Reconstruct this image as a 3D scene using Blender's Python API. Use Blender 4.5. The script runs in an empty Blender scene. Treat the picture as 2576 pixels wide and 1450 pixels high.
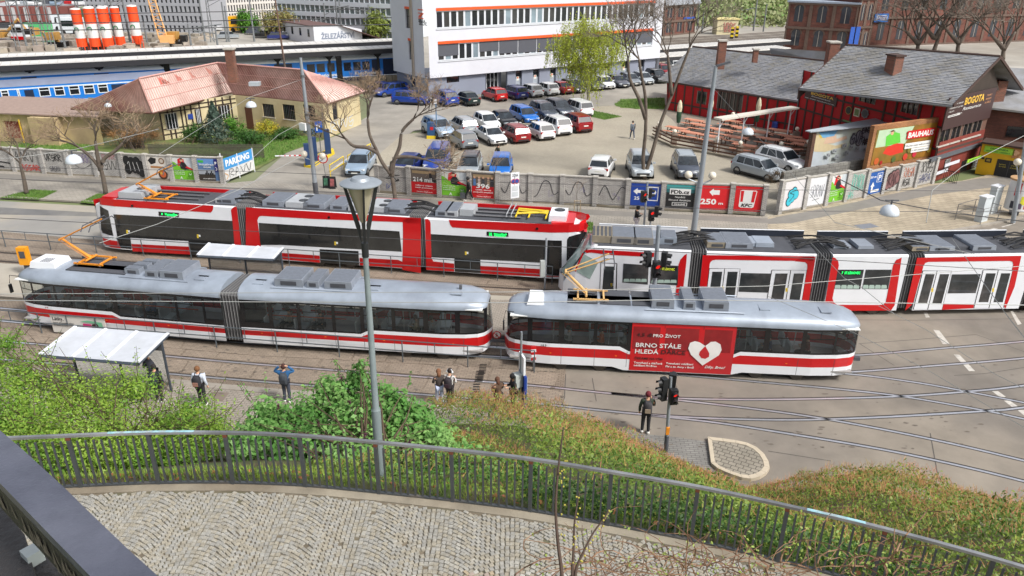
"""Tram stop scene, built in mesh code. Camera, sky and sun first, then ground, trams, foreground, cars, people, walls, buildings, trees, background."""
import bpy,math,random
import numpy as np
from mathutils import Vector as VC,Matrix
random.seed(7);RNG=np.random.default_rng(7)
R=math.radians
sc=bpy.context.scene;COL=sc.collection
F_,PITCH,ROLL,CH=1900.0,R(24),R(0.5),16.6
_fw=VC((0,math.cos(PITCH),-math.sin(PITCH)));_u0=VC((0,math.sin(PITCH),math.cos(PITCH)));_r0=VC((1,0,0))
_rt=_r0*math.cos(ROLL)+_u0*math.sin(ROLL);_up=_u0*math.cos(ROLL)-_r0*math.sin(ROLL)
cam=bpy.data.objects.new('camera',bpy.data.cameras.new('camera'));COL.objects.link(cam)
cam.matrix_world=Matrix(((_rt.x,_up.x,-_fw.x,0),(_rt.y,_up.y,-_fw.y,0),(_rt.z,_up.z,-_fw.z,CH),(0,0,0,1)))
cam.data.sensor_width=36;cam.data.lens=F_/2576*36;cam.data.clip_start=.05;cam.data.clip_end=4000
sc.camera=cam
SUN_EL,SUN_AZ=R(48),R(125)
w=bpy.data.worlds.new("World");sc.world=w;w.use_nodes=True
nt=w.node_tree;bg=nt.nodes['Background']
sky=nt.nodes.new('ShaderNodeTexSky');sky.sky_type='NISHITA';sky.sun_disc=False
sky.sun_elevation=SUN_EL;sky.sun_rotation=SUN_AZ;sky.air_density=1.0;sky.dust_density=4;sky.ozone_density=1.0
hs=nt.nodes.new('ShaderNodeHueSaturation');hs.inputs['Saturation'].default_value=.38
nt.links.new(sky.outputs[0],hs.inputs['Color']);nt.links.new(hs.outputs[0],bg.inputs[0]);bg.inputs[1].default_value=.125
sun=bpy.data.objects.new('sun',bpy.data.lights.new('sun','SUN'));COL.objects.link(sun)
sun.data.energy=2.3;sun.data.angle=R(10);sun.data.color=(1,.965,.91)
sd=VC((math.sin(SUN_AZ)*math.cos(SUN_EL),math.cos(SUN_AZ)*math.cos(SUN_EL),math.sin(SUN_EL)))
sun.rotation_euler=sd.to_track_quat('Z','Y').to_euler()
sc.view_settings.view_transform='Standard';sc.view_settings.look='None'
sc.view_settings.exposure=.53;sc.view_settings.gamma=1;sc.view_settings.use_curve_mapping=False
sc.render.engine='CYCLES';sc.cycles.max_bounces=5;sc.cycles.diffuse_bounces=3;sc.cycles.glossy_bounces=3
sc.cycles.transparent_max_bounces=10;sc.cycles.transmission_bounces=3;sc.cycles.caustics_reflective=False;sc.cycles.caustics_refractive=False
CAM=VC((0,0,CH))
def ray(x,y):return _fw*F_+_rt*(x-1288)+_up*(725-y)
def G(x,y,z=0.0):
 d=ray(x,y);t=(z-CH)/d.z;return CAM+d*t
def atY(x,y,P):
 d=ray(x,y);k=VC((P.x,P.y)).length;return CAM+d*(k/math.hypot(d.x,d.y))
class Face:
 def __init__(s,A,B,z=0.0):
  s.A=VC((A[0],A[1],z));s.B=VC((B[0],B[1],z));s.u=(s.B-s.A).normalized();s.L=(s.B-s.A).length
  s.n=VC((s.u.y,-s.u.x,0))
  if s.n.dot(CAM-s.A)<0:s.n=-s.n
 def px(s,x,y):
  d=ray(x,y);t=(s.A-CAM).dot(s.n)/d.dot(s.n);p=CAM+d*t;return(p-s.A).dot(s.u),p.z
 def pt(s,u,z,o=0.0):p=s.A+s.u*u+s.n*o;return VC((p.x,p.y,z))
 def ang(s):return math.atan2(s.u.y,s.u.x)
def L2(v):return v/255/12.92 if v<=10 else((v/255+.055)/1.055)**2.4
def S(r,g,b):return(L2(r),L2(g),L2(b))
_M={}
def mat(name,col,rough=.6,metal=0.,var=.12,scale=3.,bump=0.,bscale=None,island=0.,spec=.5,emit=None,coat=0.,col2=None,split=.5,wear=0.):
 if name in _M:return _M[name]
 m=bpy.data.materials.new(name);m.use_nodes=True;n=m.node_tree.nodes;l=m.node_tree.links;b=n['Principled BSDF']
 b.inputs['Roughness'].default_value=rough;b.inputs['Metallic'].default_value=metal;b.inputs['Specular IOR Level'].default_value=spec
 if coat:b.inputs['Coat Weight'].default_value=coat;b.inputs['Coat Roughness'].default_value=.08
 c=(*col,1);out=None
 if emit:b.inputs['Emission Color'].default_value=(*emit[0],1);b.inputs['Emission Strength'].default_value=emit[1]
 if var or col2 or island:
  geo=n.new('ShaderNodeNewGeometry');noi=n.new('ShaderNodeTexNoise');noi.inputs['Scale'].default_value=scale;noi.inputs['Detail'].default_value=6;noi.inputs['Roughness'].default_value=.65
  tc=n.new('ShaderNodeTexCoord');l.new(tc.outputs['Object'],noi.inputs['Vector'])
  mr=n.new('ShaderNodeMapRange');mr.inputs[1].default_value=.3;mr.inputs[2].default_value=.7
  mr.inputs[3].default_value=1-var;mr.inputs[4].default_value=1+var*.7;l.new(noi.outputs[0],mr.inputs[0])
  mx=n.new('ShaderNodeVectorMath');mx.operation='SCALE';mx.inputs[0].default_value=col;src=None
  if col2:
   n2=n.new('ShaderNodeTexNoise');n2.inputs['Scale'].default_value=scale*.37;n2.inputs['Detail'].default_value=5;l.new(tc.outputs['Object'],n2.inputs['Vector'])
   r2=n.new('ShaderNodeMapRange');r2.inputs[1].default_value=split-.1;r2.inputs[2].default_value=split+.12
   l.new(n2.outputs[0],r2.inputs[0]);mi=n.new('ShaderNodeMix');mi.data_type='RGBA'
   mi.inputs['A'].default_value=c;mi.inputs['B'].default_value=(*col2,1);l.new(r2.outputs[0],mi.inputs['Factor'])
   if island:
    ad=n.new('ShaderNodeMath');ad.operation='ADD';l.new(r2.outputs[0],ad.inputs[0])
    s1=n.new('ShaderNodeMath');s1.operation='SUBTRACT';l.new(geo.outputs['Random Per Island'],s1.inputs[0]);s1.inputs[1].default_value=.5
    s2=n.new('ShaderNodeMath');s2.operation='MULTIPLY';l.new(s1.outputs[0],s2.inputs[0]);s2.inputs[1].default_value=1.3
    l.new(s2.outputs[0],ad.inputs[1]);ad.use_clamp=True;l.new(ad.outputs[0],mi.inputs['Factor'])
   l.new(mi.outputs['Result'],mx.inputs[0])
  l.new(mr.outputs[0],mx.inputs['Scale']);out=mx.outputs[0]
  if island:
   m3=n.new('ShaderNodeMapRange');m3.inputs[3].default_value=1-island;m3.inputs[4].default_value=1+island;l.new(geo.outputs['Random Per Island'],m3.inputs[0])
   m4=n.new('ShaderNodeVectorMath');m4.operation='SCALE';l.new(out,m4.inputs[0]);l.new(m3.outputs[0],m4.inputs['Scale']);out=m4.outputs[0]
  l.new(out,b.inputs['Base Color'])
 else:b.inputs['Base Color'].default_value=c
 if bump:
  nb=n.new('ShaderNodeTexNoise');nb.inputs['Scale'].default_value=bscale or scale*8;nb.inputs['Detail'].default_value=5
  t2=n.new('ShaderNodeTexCoord');l.new(t2.outputs['Object'],nb.inputs['Vector'])
  bp=n.new('ShaderNodeBump');bp.inputs['Strength'].default_value=bump;bp.inputs['Distance'].default_value=.02;l.new(nb.outputs[0],bp.inputs['Height']);l.new(bp.outputs[0],b.inputs['Normal'])
 _M[name]=m;return m
def brick(name,c1,c2,cm,bw,bh,mortar,ax=None,rot=0.,rough=.8,bump=.6,var=.25,off=.5,nscale=.6,stain=.18,bright=1.):
 """brick / paver material; ax=(dx,dy): wall running along that direction, otherwise ground seen from above"""
 if name in _M:return _M[name]
 m=bpy.data.materials.new(name);m.use_nodes=True;n=m.node_tree.nodes;l=m.node_tree.links;b=n['Principled BSDF']
 b.inputs['Roughness'].default_value=rough;b.inputs['Specular IOR Level'].default_value=.3
 geo=n.new('ShaderNodeNewGeometry')
 if ax is not None:
  v=VC((ax[0],ax[1],0)).normalized();d=n.new('ShaderNodeVectorMath');d.operation='DOT_PRODUCT';d.inputs[1].default_value=v
  l.new(geo.outputs['Position'],d.inputs[0]);sp=n.new('ShaderNodeSeparateXYZ');l.new(geo.outputs['Position'],sp.inputs[0])
  cb=n.new('ShaderNodeCombineXYZ');l.new(d.outputs['Value'],cb.inputs[0]);l.new(sp.outputs[2],cb.inputs[1]);vec=cb.outputs[0]
 else:
  mp=n.new('ShaderNodeMapping');mp.inputs['Rotation'].default_value=(0,0,rot);l.new(geo.outputs['Position'],mp.inputs[0]);vec=mp.outputs[0]
 t=n.new('ShaderNodeTexBrick');t.offset=off;t.inputs['Scale'].default_value=1;t.inputs['Brick Width'].default_value=bw;t.inputs['Row Height'].default_value=bh
 t.inputs['Mortar Size'].default_value=mortar;t.inputs['Mortar Smooth'].default_value=.1;t.inputs['Color1'].default_value=(*c1,1);t.inputs['Color2'].default_value=(*c2,1);t.inputs['Mortar'].default_value=(*cm,1)
 l.new(vec,t.inputs['Vector'])
 noi=n.new('ShaderNodeTexNoise');noi.inputs['Scale'].default_value=nscale;noi.inputs['Detail'].default_value=8;l.new(geo.outputs['Position'],noi.inputs['Vector'])
 mr=n.new('ShaderNodeMapRange');mr.inputs[1].default_value=.3;mr.inputs[2].default_value=.7;mr.inputs[3].default_value=(1-stain)*bright;mr.inputs[4].default_value=(1+stain)*bright;l.new(noi.outputs[0],mr.inputs[0])
 mx=n.new('ShaderNodeVectorMath');mx.operation='SCALE';l.new(t.outputs['Color'],mx.inputs[0]);l.new(mr.outputs[0],mx.inputs['Scale']);l.new(mx.outputs[0],b.inputs['Base Color'])
 bp=n.new('ShaderNodeBump');bp.inputs['Strength'].default_value=bump;bp.inputs['Distance'].default_value=-.02;l.new(t.outputs['Fac'],bp.inputs['Height']);l.new(bp.outputs[0],b.inputs['Normal'])
 _M[name]=m;return m
def glass(name,tint,opac=.5,rough=.03):
 if name in _M:return _M[name]
 m=bpy.data.materials.new(name);m.use_nodes=True;n=m.node_tree.nodes;l=m.node_tree.links;n.clear()
 o=n.new('ShaderNodeOutputMaterial');tr=n.new('ShaderNodeBsdfTransparent');tr.inputs[0].default_value=(*[1-(1-c)*opac for c in tint],1)
 gl=n.new('ShaderNodeBsdfGlossy');gl.inputs['Roughness'].default_value=rough;gl.inputs[0].default_value=(.9,.95,1,1)
 df=n.new('ShaderNodeBsdfDiffuse');df.inputs[0].default_value=(*[c*.25 for c in tint],1);fr=n.new('ShaderNodeFresnel');fr.inputs[0].default_value=1.5
 m1=n.new('ShaderNodeMixShader');m1.inputs[0].default_value=opac*.35;l.new(tr.outputs[0],m1.inputs[1]);l.new(df.outputs[0],m1.inputs[2])
 m2=n.new('ShaderNodeMixShader');l.new(fr.outputs[0],m2.inputs[0]);l.new(m1.outputs[0],m2.inputs[1]);l.new(gl.outputs[0],m2.inputs[2]);l.new(m2.outputs[0],o.inputs[0])
 _M[name]=m;return m
WM={}
class MB:
 def __init__(s,m=None):s.v=[];s.f=[];s.m=m;s.k=[];s.ci=0
 def add(s,vs,fs):
  o=len(s.v)
  for p in vs:
   p=VC(p);s.v.append(tuple(s.m@p) if s.m is not None else tuple(p))
  for f in fs:s.f.append([i+o for i in f]);s.k.append(s.ci)
  return s
 def box(s,a,b,tp=0.):
  x0,y0,z0=a;x1,y1,z1=b
  return s.add([(x0,y0,z0),(x1,y0,z0),(x1,y1,z0),(x0,y1,z0),(x0+tp,y0+tp,z1),(x1-tp,y0+tp,z1),(x1-tp,y1-tp,z1),(x0+tp,y1-tp,z1)],[(3,2,1,0),(4,5,6,7),(0,1,5,4),(1,2,6,5),(2,3,7,6),(3,0,4,7)])
 def cbox(s,c,d,rz=0.,tp=0.,tilt=0.):
  M=Matrix.Translation(c)@Matrix.Rotation(rz,4,'Z')@Matrix.Rotation(tilt,4,'Y');h=[q/2 for q in d]
  o=MB(M);o.box((-h[0],-h[1],-h[2]),(h[0],h[1],h[2]),tp);return s.add(o.v,o.f)
 def poly(s,pts):return s.add(pts,[tuple(range(len(pts)))])
 def slab(s,pts,t):
  n=len(pts);t=VC(t) if not isinstance(t,(int,float)) else VC((0,0,t));q=[VC(p) for p in pts]
  vs=q+[p+t for p in q];fs=[tuple(range(n))[::-1],tuple(range(n,2*n))]+[(i,(i+1)%n,n+(i+1)%n,n+i) for i in range(n)]
  return s.add(vs,fs)
 def rings(s,rs,close=True,caps=(True,True)):
  n=len(rs[0]);vs=[p for r in rs for p in r];fs=[]
  for i in range(len(rs)-1):
   for j in range(n if close else n-1):
    k=(j+1)%n;fs.append((i*n+j,i*n+k,(i+1)*n+k,(i+1)*n+j))
  if caps[0]:fs.append(tuple(range(n))[::-1])
  if caps[1]:fs.append(tuple(range((len(rs)-1)*n,len(rs)*n)))
  return s.add(vs,fs)
 def tube(s,path,r,n=6,caps=True):
  path=[VC(p) for p in path];rs=[]
  for i,p in enumerate(path):
   d=(path[min(i+1,len(path)-1)]-path[max(i-1,0)])
   if d.length<1e-9:d=VC((0,0,1))
   d.normalize();a=d.cross(VC((0,0,1))) if abs(d.z)<.9 else d.cross(VC((1,0,0)));a.normalize();b=d.cross(a)
   rr=r[i] if isinstance(r,(list,tuple)) else r
   rs.append([p+a*math.cos(2*math.pi*k/n)*rr+b*math.sin(2*math.pi*k/n)*rr for k in range(n)])
  return s.rings(rs,True,(caps,caps))
 def lathe(s,c,prof,n=16):
  c=VC(c);return s.rings([[c+VC((r*math.cos(2*math.pi*k/n),r*math.sin(2*math.pi*k/n),z)) for k in range(n)] for r,z in prof])
 def sphere(s,c,r,n=12,m=8,sz=1.):
  return s.lathe(c,[(max(r*math.sin(math.pi*i/m),1e-4),-r*sz*math.cos(math.pi*i/m)) for i in range(m+1)],n)
 def fbox(s,F,u0,u1,z0,z1,o0,o1):
  return s.add([F.pt(u,z,o) for z in(z0,z1) for u,o in((u0,o0),(u1,o0),(u1,o1),(u0,o1))],[(3,2,1,0),(4,5,6,7),(0,1,5,4),(1,2,6,5),(2,3,7,6),(3,0,4,7)])
 def fpoly(s,F,uz,o):return s.poly([F.pt(u,z,o) for u,z in uz])
 def fslab(s,F,uz,o0,o1):return s.slab([F.pt(u,z,o0) for u,z in uz],F.n*(o1-o0))
 def ribbon(s,F,uz,wd,o):
  P=[VC((u,z)) for u,z in uz];n=len(P);vs=[]
  for i in range(n):
   d=P[min(i+1,n-1)]-P[max(i-1,0)]
   if d.length<1e-6:d=VC((1,0))
   d.normalize();q=VC((-d.y,d.x))*wd/2;vs+=[F.pt(P[i].x+q.x,P[i].y+q.y,o),F.pt(P[i].x-q.x,P[i].y-q.y,o)]
  return s.add(vs,[(2*i,2*i+2,2*i+3,2*i+1) for i in range(n-1)])
 def bd(s,name,mats,parent=None,smooth=False,kind=None,auto=None):
  me=bpy.data.meshes.new(name);vs=s.v
  if parent is not None and parent.name in WM:
   I=WM[parent.name];vs=[tuple(I@VC(p)) for p in vs]
  me.from_pydata(vs,[],s.f);mats=mats if isinstance(mats,(list,tuple)) else[mats]
  for m in mats:me.materials.append(m)
  if any(s.k):me.polygons.foreach_set('material_index',s.k)
  if smooth:me.polygons.foreach_set('use_smooth',[True]*len(me.polygons))
  me.update();o=bpy.data.objects.new(name,me);COL.objects.link(o)
  if auto is not None:me.set_sharp_from_angle(angle=R(auto))
  if parent is not None:
   o.parent=parent
   if parent.name in WM:WM[o.name]=WM[parent.name]
  if kind:o['kind']=kind
  return o
def tag(o,label=None,cat=None,group=None,kind=None):
 if label:o['label']=label
 if cat:o['category']=cat
 if group:o['group']=group
 if kind:o['kind']=kind
 return o
def thing(name,label,cat,loc=(0,0,0),rz=0.,group=None):
 o=bpy.data.objects.new(name,None);COL.objects.link(o);o.location=loc;o.rotation_euler=(0,0,rz);o.empty_display_size=.3
 WM[o.name]=(Matrix.Translation(loc)@Matrix.Rotation(rz,4,'Z')).inverted();return tag(o,label,cat,group)
KIDS={}
def dup(root,loc,rz=0.,label=None,group=None,scale=1.):
 if root.name not in KIDS:KIDS[root.name]=[(c,[g for g in bpy.data.objects if g.parent==c]) for c in bpy.data.objects if c.parent==root]
 r=root.copy();COL.objects.link(r);r.location=loc;r.rotation_euler=(0,0,rz);r.scale=(scale,)*3 if not hasattr(scale,'__len__') else scale
 WM.pop(r.name,None)
 if label:r['label']=label
 if group:r['group']=group
 for c,gs in KIDS[root.name]:
  d=c.copy();COL.objects.link(d);d.parent=r
  for g in gs:e=g.copy();COL.objects.link(e);e.parent=d
 return r
def inst(o,parent,M):
 c=o.copy();COL.objects.link(c);c.parent=parent;c.matrix_local=M;return c
ORD='first second third fourth fifth sixth seventh eighth ninth tenth'.split()
CW={}
for ch in "iljI.,:;'!|1 ":CW[ch]=.31
for ch in 'frt-()':CW[ch]=.38
for ch in 'mwMW@':CW[ch]=.92
def tw(t):return sum(CW.get(c,.68 if c.isupper() else .6) for c in t)
TEXTS=[]
def text(F,s,u,z,h,m,parent,wid=None,o=.01,bold=.0,align='LEFT',rot=0.,shear=0.,name='lettering',ext=.003):
 cu=bpy.data.curves.new(name,'FONT');cu.body=s;cu.size=h/.72;cu.extrude=ext;cu.offset=bold*h;cu.shear=shear;cu.align_x='LEFT';cu.resolution_u=2
 ob=bpy.data.objects.new('text_curve',cu);COL.objects.link(ob)
 p=F.pt(u,z,o);X=F.u;Z=F.n;Y=VC((0,0,1))
 if F.u.cross(Y).dot(F.n)<0:X=-X
 if rot:X,Y=X*math.cos(rot)+Y*math.sin(rot),-X*math.sin(rot)+Y*math.cos(rot)
 M=Matrix(((X.x,Y.x,Z.x,p.x),(X.y,Y.y,Z.y,p.y),(X.z,Y.z,Z.z,p.z),(0,0,0,1)))
 if parent is not None and parent.name in WM:M=WM[parent.name]@M
 TEXTS.append((ob,name,m,parent,M,wid,align))
def finish_texts():
 dg=bpy.context.evaluated_depsgraph_get()
 for ob,name,m,parent,M,wid,align in TEXTS:
  me=bpy.data.meshes.new_from_object(ob.evaluated_get(dg));n=len(me.vertices)
  if not n:continue
  co=np.empty(n*3,'f');me.vertices.foreach_get('co',co);co=co.reshape(-1,3);x0,x1=co[:,0].min(),co[:,0].max()
  k=wid/(x1-x0) if wid else 1.;co[:,0]=(co[:,0]-x0)*k-((x1-x0)*k/2 if align=='CENTER' else 0)
  me.vertices.foreach_set('co',co.ravel());me.materials.clear();me.materials.append(m);me.name=name
  q=bpy.data.objects.new(name,me);COL.objects.link(q);q.parent=parent;q.matrix_local=M;q['kind']='stuff'
 for ob,*_ in TEXTS:c=ob.data;bpy.data.objects.remove(ob);bpy.data.curves.remove(c)
def holed(mb,F,u0,u1,z0,z1,holes,dep=.15,o=0.):
 us=sorted({u0,u1,*[h[0] for h in holes],*[h[1] for h in holes]});zs=sorted({z0,z1,*[h[2] for h in holes],*[h[3] for h in holes]})
 us=[u for u in us if u0<=u<=u1];zs=[z for z in zs if z0<=z<=z1]
 for a,b in zip(us,us[1:]):
  for c,d in zip(zs,zs[1:]):
   m,q=(a+b)/2,(c+d)/2
   if not any(h[0]<m<h[1] and h[2]<q<h[3] for h in holes):mb.fpoly(F,[(a,c),(b,c),(b,d),(a,d)],o)
 for a,b,c,d in holes:
  for(p,q) in(((a,c),(b,c)),((b,c),(b,d)),((b,d),(a,d)),((a,d),(a,c))):mb.poly([F.pt(*p,o),F.pt(*q,o),F.pt(*q,o-dep),F.pt(*p,o-dep)])
 return mb
ASPH=S(128,122,113);
def px3(pts,z=0.):return[G(x,y,z) for x,y in pts]
def asphalt(name,c,c2,sp=.52,sc1=.9):
 return mat(name,c,.85,var=.2,scale=sc1,bump=.25,bscale=60,col2=c2,split=sp,spec=.25)
MB().poly([(-1500,-60,-.06),(1500,-60,-.06),(1500,2500,-.06),(-1500,2500,-.06)]).bd('ground',mat('earth',S(120,122,96),.95,var=.25,scale=.05,bump=.2,col2=S(104,120,70),split=.5),kind='structure')
m_as=asphalt('asphalt_warm',S(138,130,119),S(120,114,107),.52,.45)
MB().poly(px3([(1380,700),(1480,640),(1476,588),(1738,601),(1932,609),(2082,610),(2230,602),(2407,584),(2576,550),(2900,480),(3600,900),(3300,1700)],0)+[G(1900,1700,0),VC((2,20,0)),VC((-4,20,0)),G(1330,1100,0)]).bd('road',m_as,kind='structure')
MB().poly(px3([(-500,478),(0,506),(250,520),(1476,596),(1500,640),(1380,702),(525,640),(0,590),(-500,556)])).bd('street',mat('asphalt_street',S(140,138,134),.85,var=.1,scale=.5,bump=.2,bscale=50,col2=S(160,153,140),split=.5),kind='structure')
def dot_band(pts,z,name,m):MB().poly(px3(pts,z)).bd(name,m,kind='structure')
dot_band([(-500,492),(0,522),(255,536),(1200,596),(1200,602),(255,545),(0,540),(-500,516)],.004,'asphalt_patch',asphalt('asphalt_dark',S(112,112,112),S(126,124,120),.5,.6))
m_pave=brick('pavers_grey',S(158,152,142),S(147,142,133),S(112,107,100),.4,.2,.012,rot=R(9),bump=.3,nscale=.35)
m_pave2=brick('pavers_beige',S(172,160,140),S(158,147,128),S(118,110,98),.6,.4,.016,rot=R(-20),bump=.3,nscale=.3,stain=.22)
kerbpts=[(-500,474),(0,500),(250,513),(600,536),(1200,573),(1476,588),(1600,594),(1738,601),(1932,609),(2082,610),(2200,604),(2330,594),(2407,584),(2500,567),(2576,550),(2700,520)]
def kerb(name,pts,h=.12,wd=.28,c=S(150,143,133),into=1):
 k=thing(name,'pale stone kerb edging','kerb');k['kind']='structure';del k['label'];del k['category']
 P=px3(pts,0);out=[];mm=mat('kerb_stone',c,.8,var=.15,scale=2,bump=.3)
 for a,b in zip(P,P[1:]):
  n=max(1,int((b-a).length/1.0));n=min(n,60)
  for i in range(n):
   p=a.lerp(b,i/n);q=a.lerp(b,(i+1)/n);d=(q-p).normalized();nn=VC((-d.y,d.x,0))*wd*into
   MB().slab([p+d*.006,q-d*.006,q-d*.006+nn,p+d*.006+nn],h+random.uniform(-.006,.006)).bd('kerb_stone',mm,k)
 return k
kerb('kerb',kerbpts)
PZ=.1
def inner(P,w=.28):
 return P
far=px3(kerbpts,PZ)
shift=[p+VC((.03,.27,0)) for p in far]
mb=MB();mb.poly(shift[:9]+px3([(1932,545),(1560,525),(954,486),(900,478),(640,455),(562,462),(0,430),(-500,402)],PZ));mb.bd('pavement',m_pave,kind='structure')
mb=MB();mb.poly(shift[8:]+px3([(2800,380),(2576,420),(2420,455),(2340,463),(1962,540),(1932,545)],PZ));mb.bd('pavement',m_pave2,kind='structure')
dk=mat('asphalt_strip',S(126,122,116),.85,var=.12,scale=1.2,bump=.2)
MB().poly(px3([(-400,418),(0,437),(562,472),(700,474),(900,486),(954,492),(1252,515),(1576,533),(1932,550),(1932,562),(1576,545),(1252,532),(954,505),(700,488),(562,482),(0,450),(-400,428)],PZ+.004)).bd('footway',dk,kind='structure')
MB().poly(px3([(1932,552),(1962,545),(2100,520),(2340,468),(2460,450),(2576,440),(2576,462),(2350,490),(2150,530),(1990,562),(1932,564)],PZ+.004)).bd('footway',dk,kind='structure')
mplate=mat('patch_bluegrey',S(120,124,132),.5,var=.1,scale=2)
MB().poly(px3([(2147,567),(2190,562),(2212,571),(2170,576)],PZ+.008)).bd('asphalt_patch',mplate,kind='structure')
MB().poly(px3([(1895,580),(1938,578),(1950,588),(1905,592)],PZ+.008)).bd('asphalt_patch',mplate,kind='structure')
m_drive=asphalt('asphalt_drive',S(141,137,130),S(154,149,140),.5,.4)
m_lot=brick('lot_pavers',S(171,163,147),S(160,153,138),S(125,119,107),.24,.12,.012,rot=R(-10),bump=.3,nscale=.15,stain=.14)
MB().poly(px3([(560,470),(640,455),(720,385),(850,340),(930,290),(930,230),(1080,200),(1700,160),(1800,230),(1700,260),(1500,296),(1300,300),(1040,330),(950,395),(955,490),(900,480)],.003)).bd('driveway',m_drive,kind='structure')
MB().poly(px3([(940,500),(940,400),(1010,340),(1500,268),(1640,262),(1700,300),(1760,370),(2060,420),(2040,455),(1940,560),(1913,541),(1300,512)],.006)).bd('parking_lot',m_lot,kind='structure')
MB().poly(px3([(1640,262),(1670,276),(2000,335),(2110,300),(2345,400),(2343,460),(2180,470),(1962,510),(1950,440),(1760,380),(1690,300)],.012)).bd('terrace_ground',m_as,kind='structure')
MB().poly(px3([(-400,400),(-100,418),(40,429),(562,459),(640,430),(720,385),(850,340),(905,312),(820,350),(605,322),(410,354),(260,367),(-60,353),(-400,330)],.008)).bd('garden',mat('garden_ground',S(112,110,74),.95,var=.3,scale=1,bump=.4,col2=S(90,112,48),split=.5),kind='structure')
MB().poly([G(-700,262,0),G(-60,270,0),G(500,245,0),G(900,225,0),G(1003,222,0),G(1645,190,0),G(1700,190,0),G(2010,215,0),G(2576,300,0),G(3400,330,0),G(3300,60,0),G(1980,52,0),G(1660,62,0),G(980,30,0),G(-500,30,0)]).bd('rail_yard',mat('yard_gravel',S(150,144,134),.95,var=.25,scale=.12,bump=.2,col2=S(168,164,156),split=.5),kind='structure')
MB().poly(px3([(827,430),(832,430),(890,397),(886,395),(877,395)],PZ)).bd('painted_line',mat('road_paint',S(190,186,178),.7,var=.18,scale=9,col2=S(160,155,148),split=.6),kind='structure')
mp=_M['road_paint']
def quadmark(a,b,w1,w2,z=.006):
 return px3([(a[0]-w1,a[1]),(a[0]+w1,a[1]),(b[0]+w2,b[1]),(b[0]-w2,b[1])],z)
for q in[[(2323,786),(2332,786),(2339,799),(2329,799)],[(2348,830),(2363,832),(2389,866),(2372,866)],[(2399,892),(2414,893),(2453,934),(2438,934)],[(2542,784),(2548,782),(2570,815),(2560,818)],[(2495,984),(2510,984),(2530,998),(2520,1003)],[(2525,1008),(2540,1008),(2560,1022),(2548,1026)],[(2560,1032),(2575,1032),(2590,1042),(2575,1045)],[(2430,598),(2452,589),(2462,591),(2440,601)],[(2478,582),(2500,574),(2511,576),(2490,584)],[(2518,571),(2550,562),(2555,563),(2523,572)]]:
 MB().poly(px3(q,.006)).bd('lane_dash',mp,kind='structure')
mcr=mat('tar_joint',S(84,80,76),.9,var=.2,scale=5)
def crack(pts,wd,z=.005,name='tar_joint',m=None):
 P=px3(pts,z);mb=MB()
 for a,b in zip(P,P[1:]):
  d=(b-a).normalized();n=VC((-d.y,d.x,0))*wd/2;mb.poly([a+n,b+n,b-n,a-n])
 return mb.bd(name,m or mcr,kind='structure')
for c in[[(2150,805),(2300,806),(2576,802)],[(2160,865),(2300,855),(2455,842),(2530,868),(2576,885)],[(2164,866),(2250,920)],[(1932,1135),(2090,1160)],[(2360,1240),(2576,1275)],[(2340,1090),(2358,1190)],[(2576,925),(2480,940),(2400,945)],[(1423,942),(1420,1000),(1412,1026)],[(1490,952),(1500,1010)]]:crack(c,.035)
m_br=brick('stop_pavers',S(140,127,113),S(127,115,102),S(88,79,70),.2,.1,.01,rot=R(6),bump=.35,nscale=.4,stain=.15)
m_pl=mat('platform_screed',S(168,162,150),.85,var=.08,scale=.8,bump=.25,bscale=50,col2=S(156,149,136),split=.55)
m_np=brick('platform_pavers',S(160,152,141),S(148,140,130),S(112,105,97),.24,.12,.012,rot=R(8),bump=.4,nscale=.4)
MB().poly(px3([(-600,530),(0,583),(525,628),(1420,704),(1423,940),(1412,1040),(1500,1100),(1400,1250),(-900,1250)],.002)).bd('track_bed',m_br,kind='structure')
mb=MB();mb.slab(px3([(-500,628),(0,668),(1214,748),(1300,752),(1330,762),(1330,856),(1214,843),(0,752),(-600,700)],0),.14);o=mb.bd('middle_platform',[m_pl],kind='structure')
MB().slab(px3([(1150,752),(1300,756),(1326,764),(1326,848),(1216,836),(1160,833)],.14),.01).bd('middle_platform',m_np,kind='structure')
kerb('platform_kerb',[(-600,700),(0,752),(1214,843),(1330,857)],h=.155,wd=.2)
mb=MB();mb.slab(px3([(-700,880),(0,925),(475,965),(644,982),(1315,1031),(1443,1058),(1443,1075),(1380,1160),(-900,1250)],0),.14);mb.bd('near_platform',m_np,kind='structure')
kerb('platform_kerb',[(-700,880),(0,925),(475,965),(644,982),(1315,1031),(1443,1058)],h=.155,wd=-.35,c=S(165,158,146))
MB().poly(px3([(2120/4,985),(2300/4+2,988),(560,1010),(532,1006)],.146)).bd('asphalt_patch',mat('patch_brown',S(122,110,100),.9),kind='structure')
m_sm=brick('crossing_pavers',S(134,132,128),S(124,122,118),S(92,90,86),.3,.12,.012,rot=R(4),bump=.3)
MB().poly(px3([(1443,1075),(1700,1100),(1785,1112),(1790,1190),(1640,1230),(1400,1180)],.008)).bd('pavement',m_sm,kind='structure')
isl=thing('traffic_island','half round traffic island of pavers','island',G(1850,1160));isl['kind']='structure';del isl['category'];del isl['label']
iso=[(1779,1106),(1815,1110),(1850,1115),(1878,1121),(1902,1132),(1921,1149),(1932,1168),(1935,1184),(1926,1197),(1910,1207),(1888,1212),(1865,1209),(1835,1199),(1805,1186),(1788,1172)]
cI=G(1848,1160);P=px3(iso)
for a,b in zip(P,P[1:]+P[:1]):
 ai=cI.lerp(a,.84);bi=cI.lerp(b,.84)
 MB().slab([a.lerp(b,.012),b.lerp(a,.012),bi.lerp(ai,.012),ai.lerp(bi,.012)],.13).bd('kerb_stone',mat('island_kerb',S(186,174,154),.8,var=.1,scale=3,bump=.2),isl)
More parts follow.
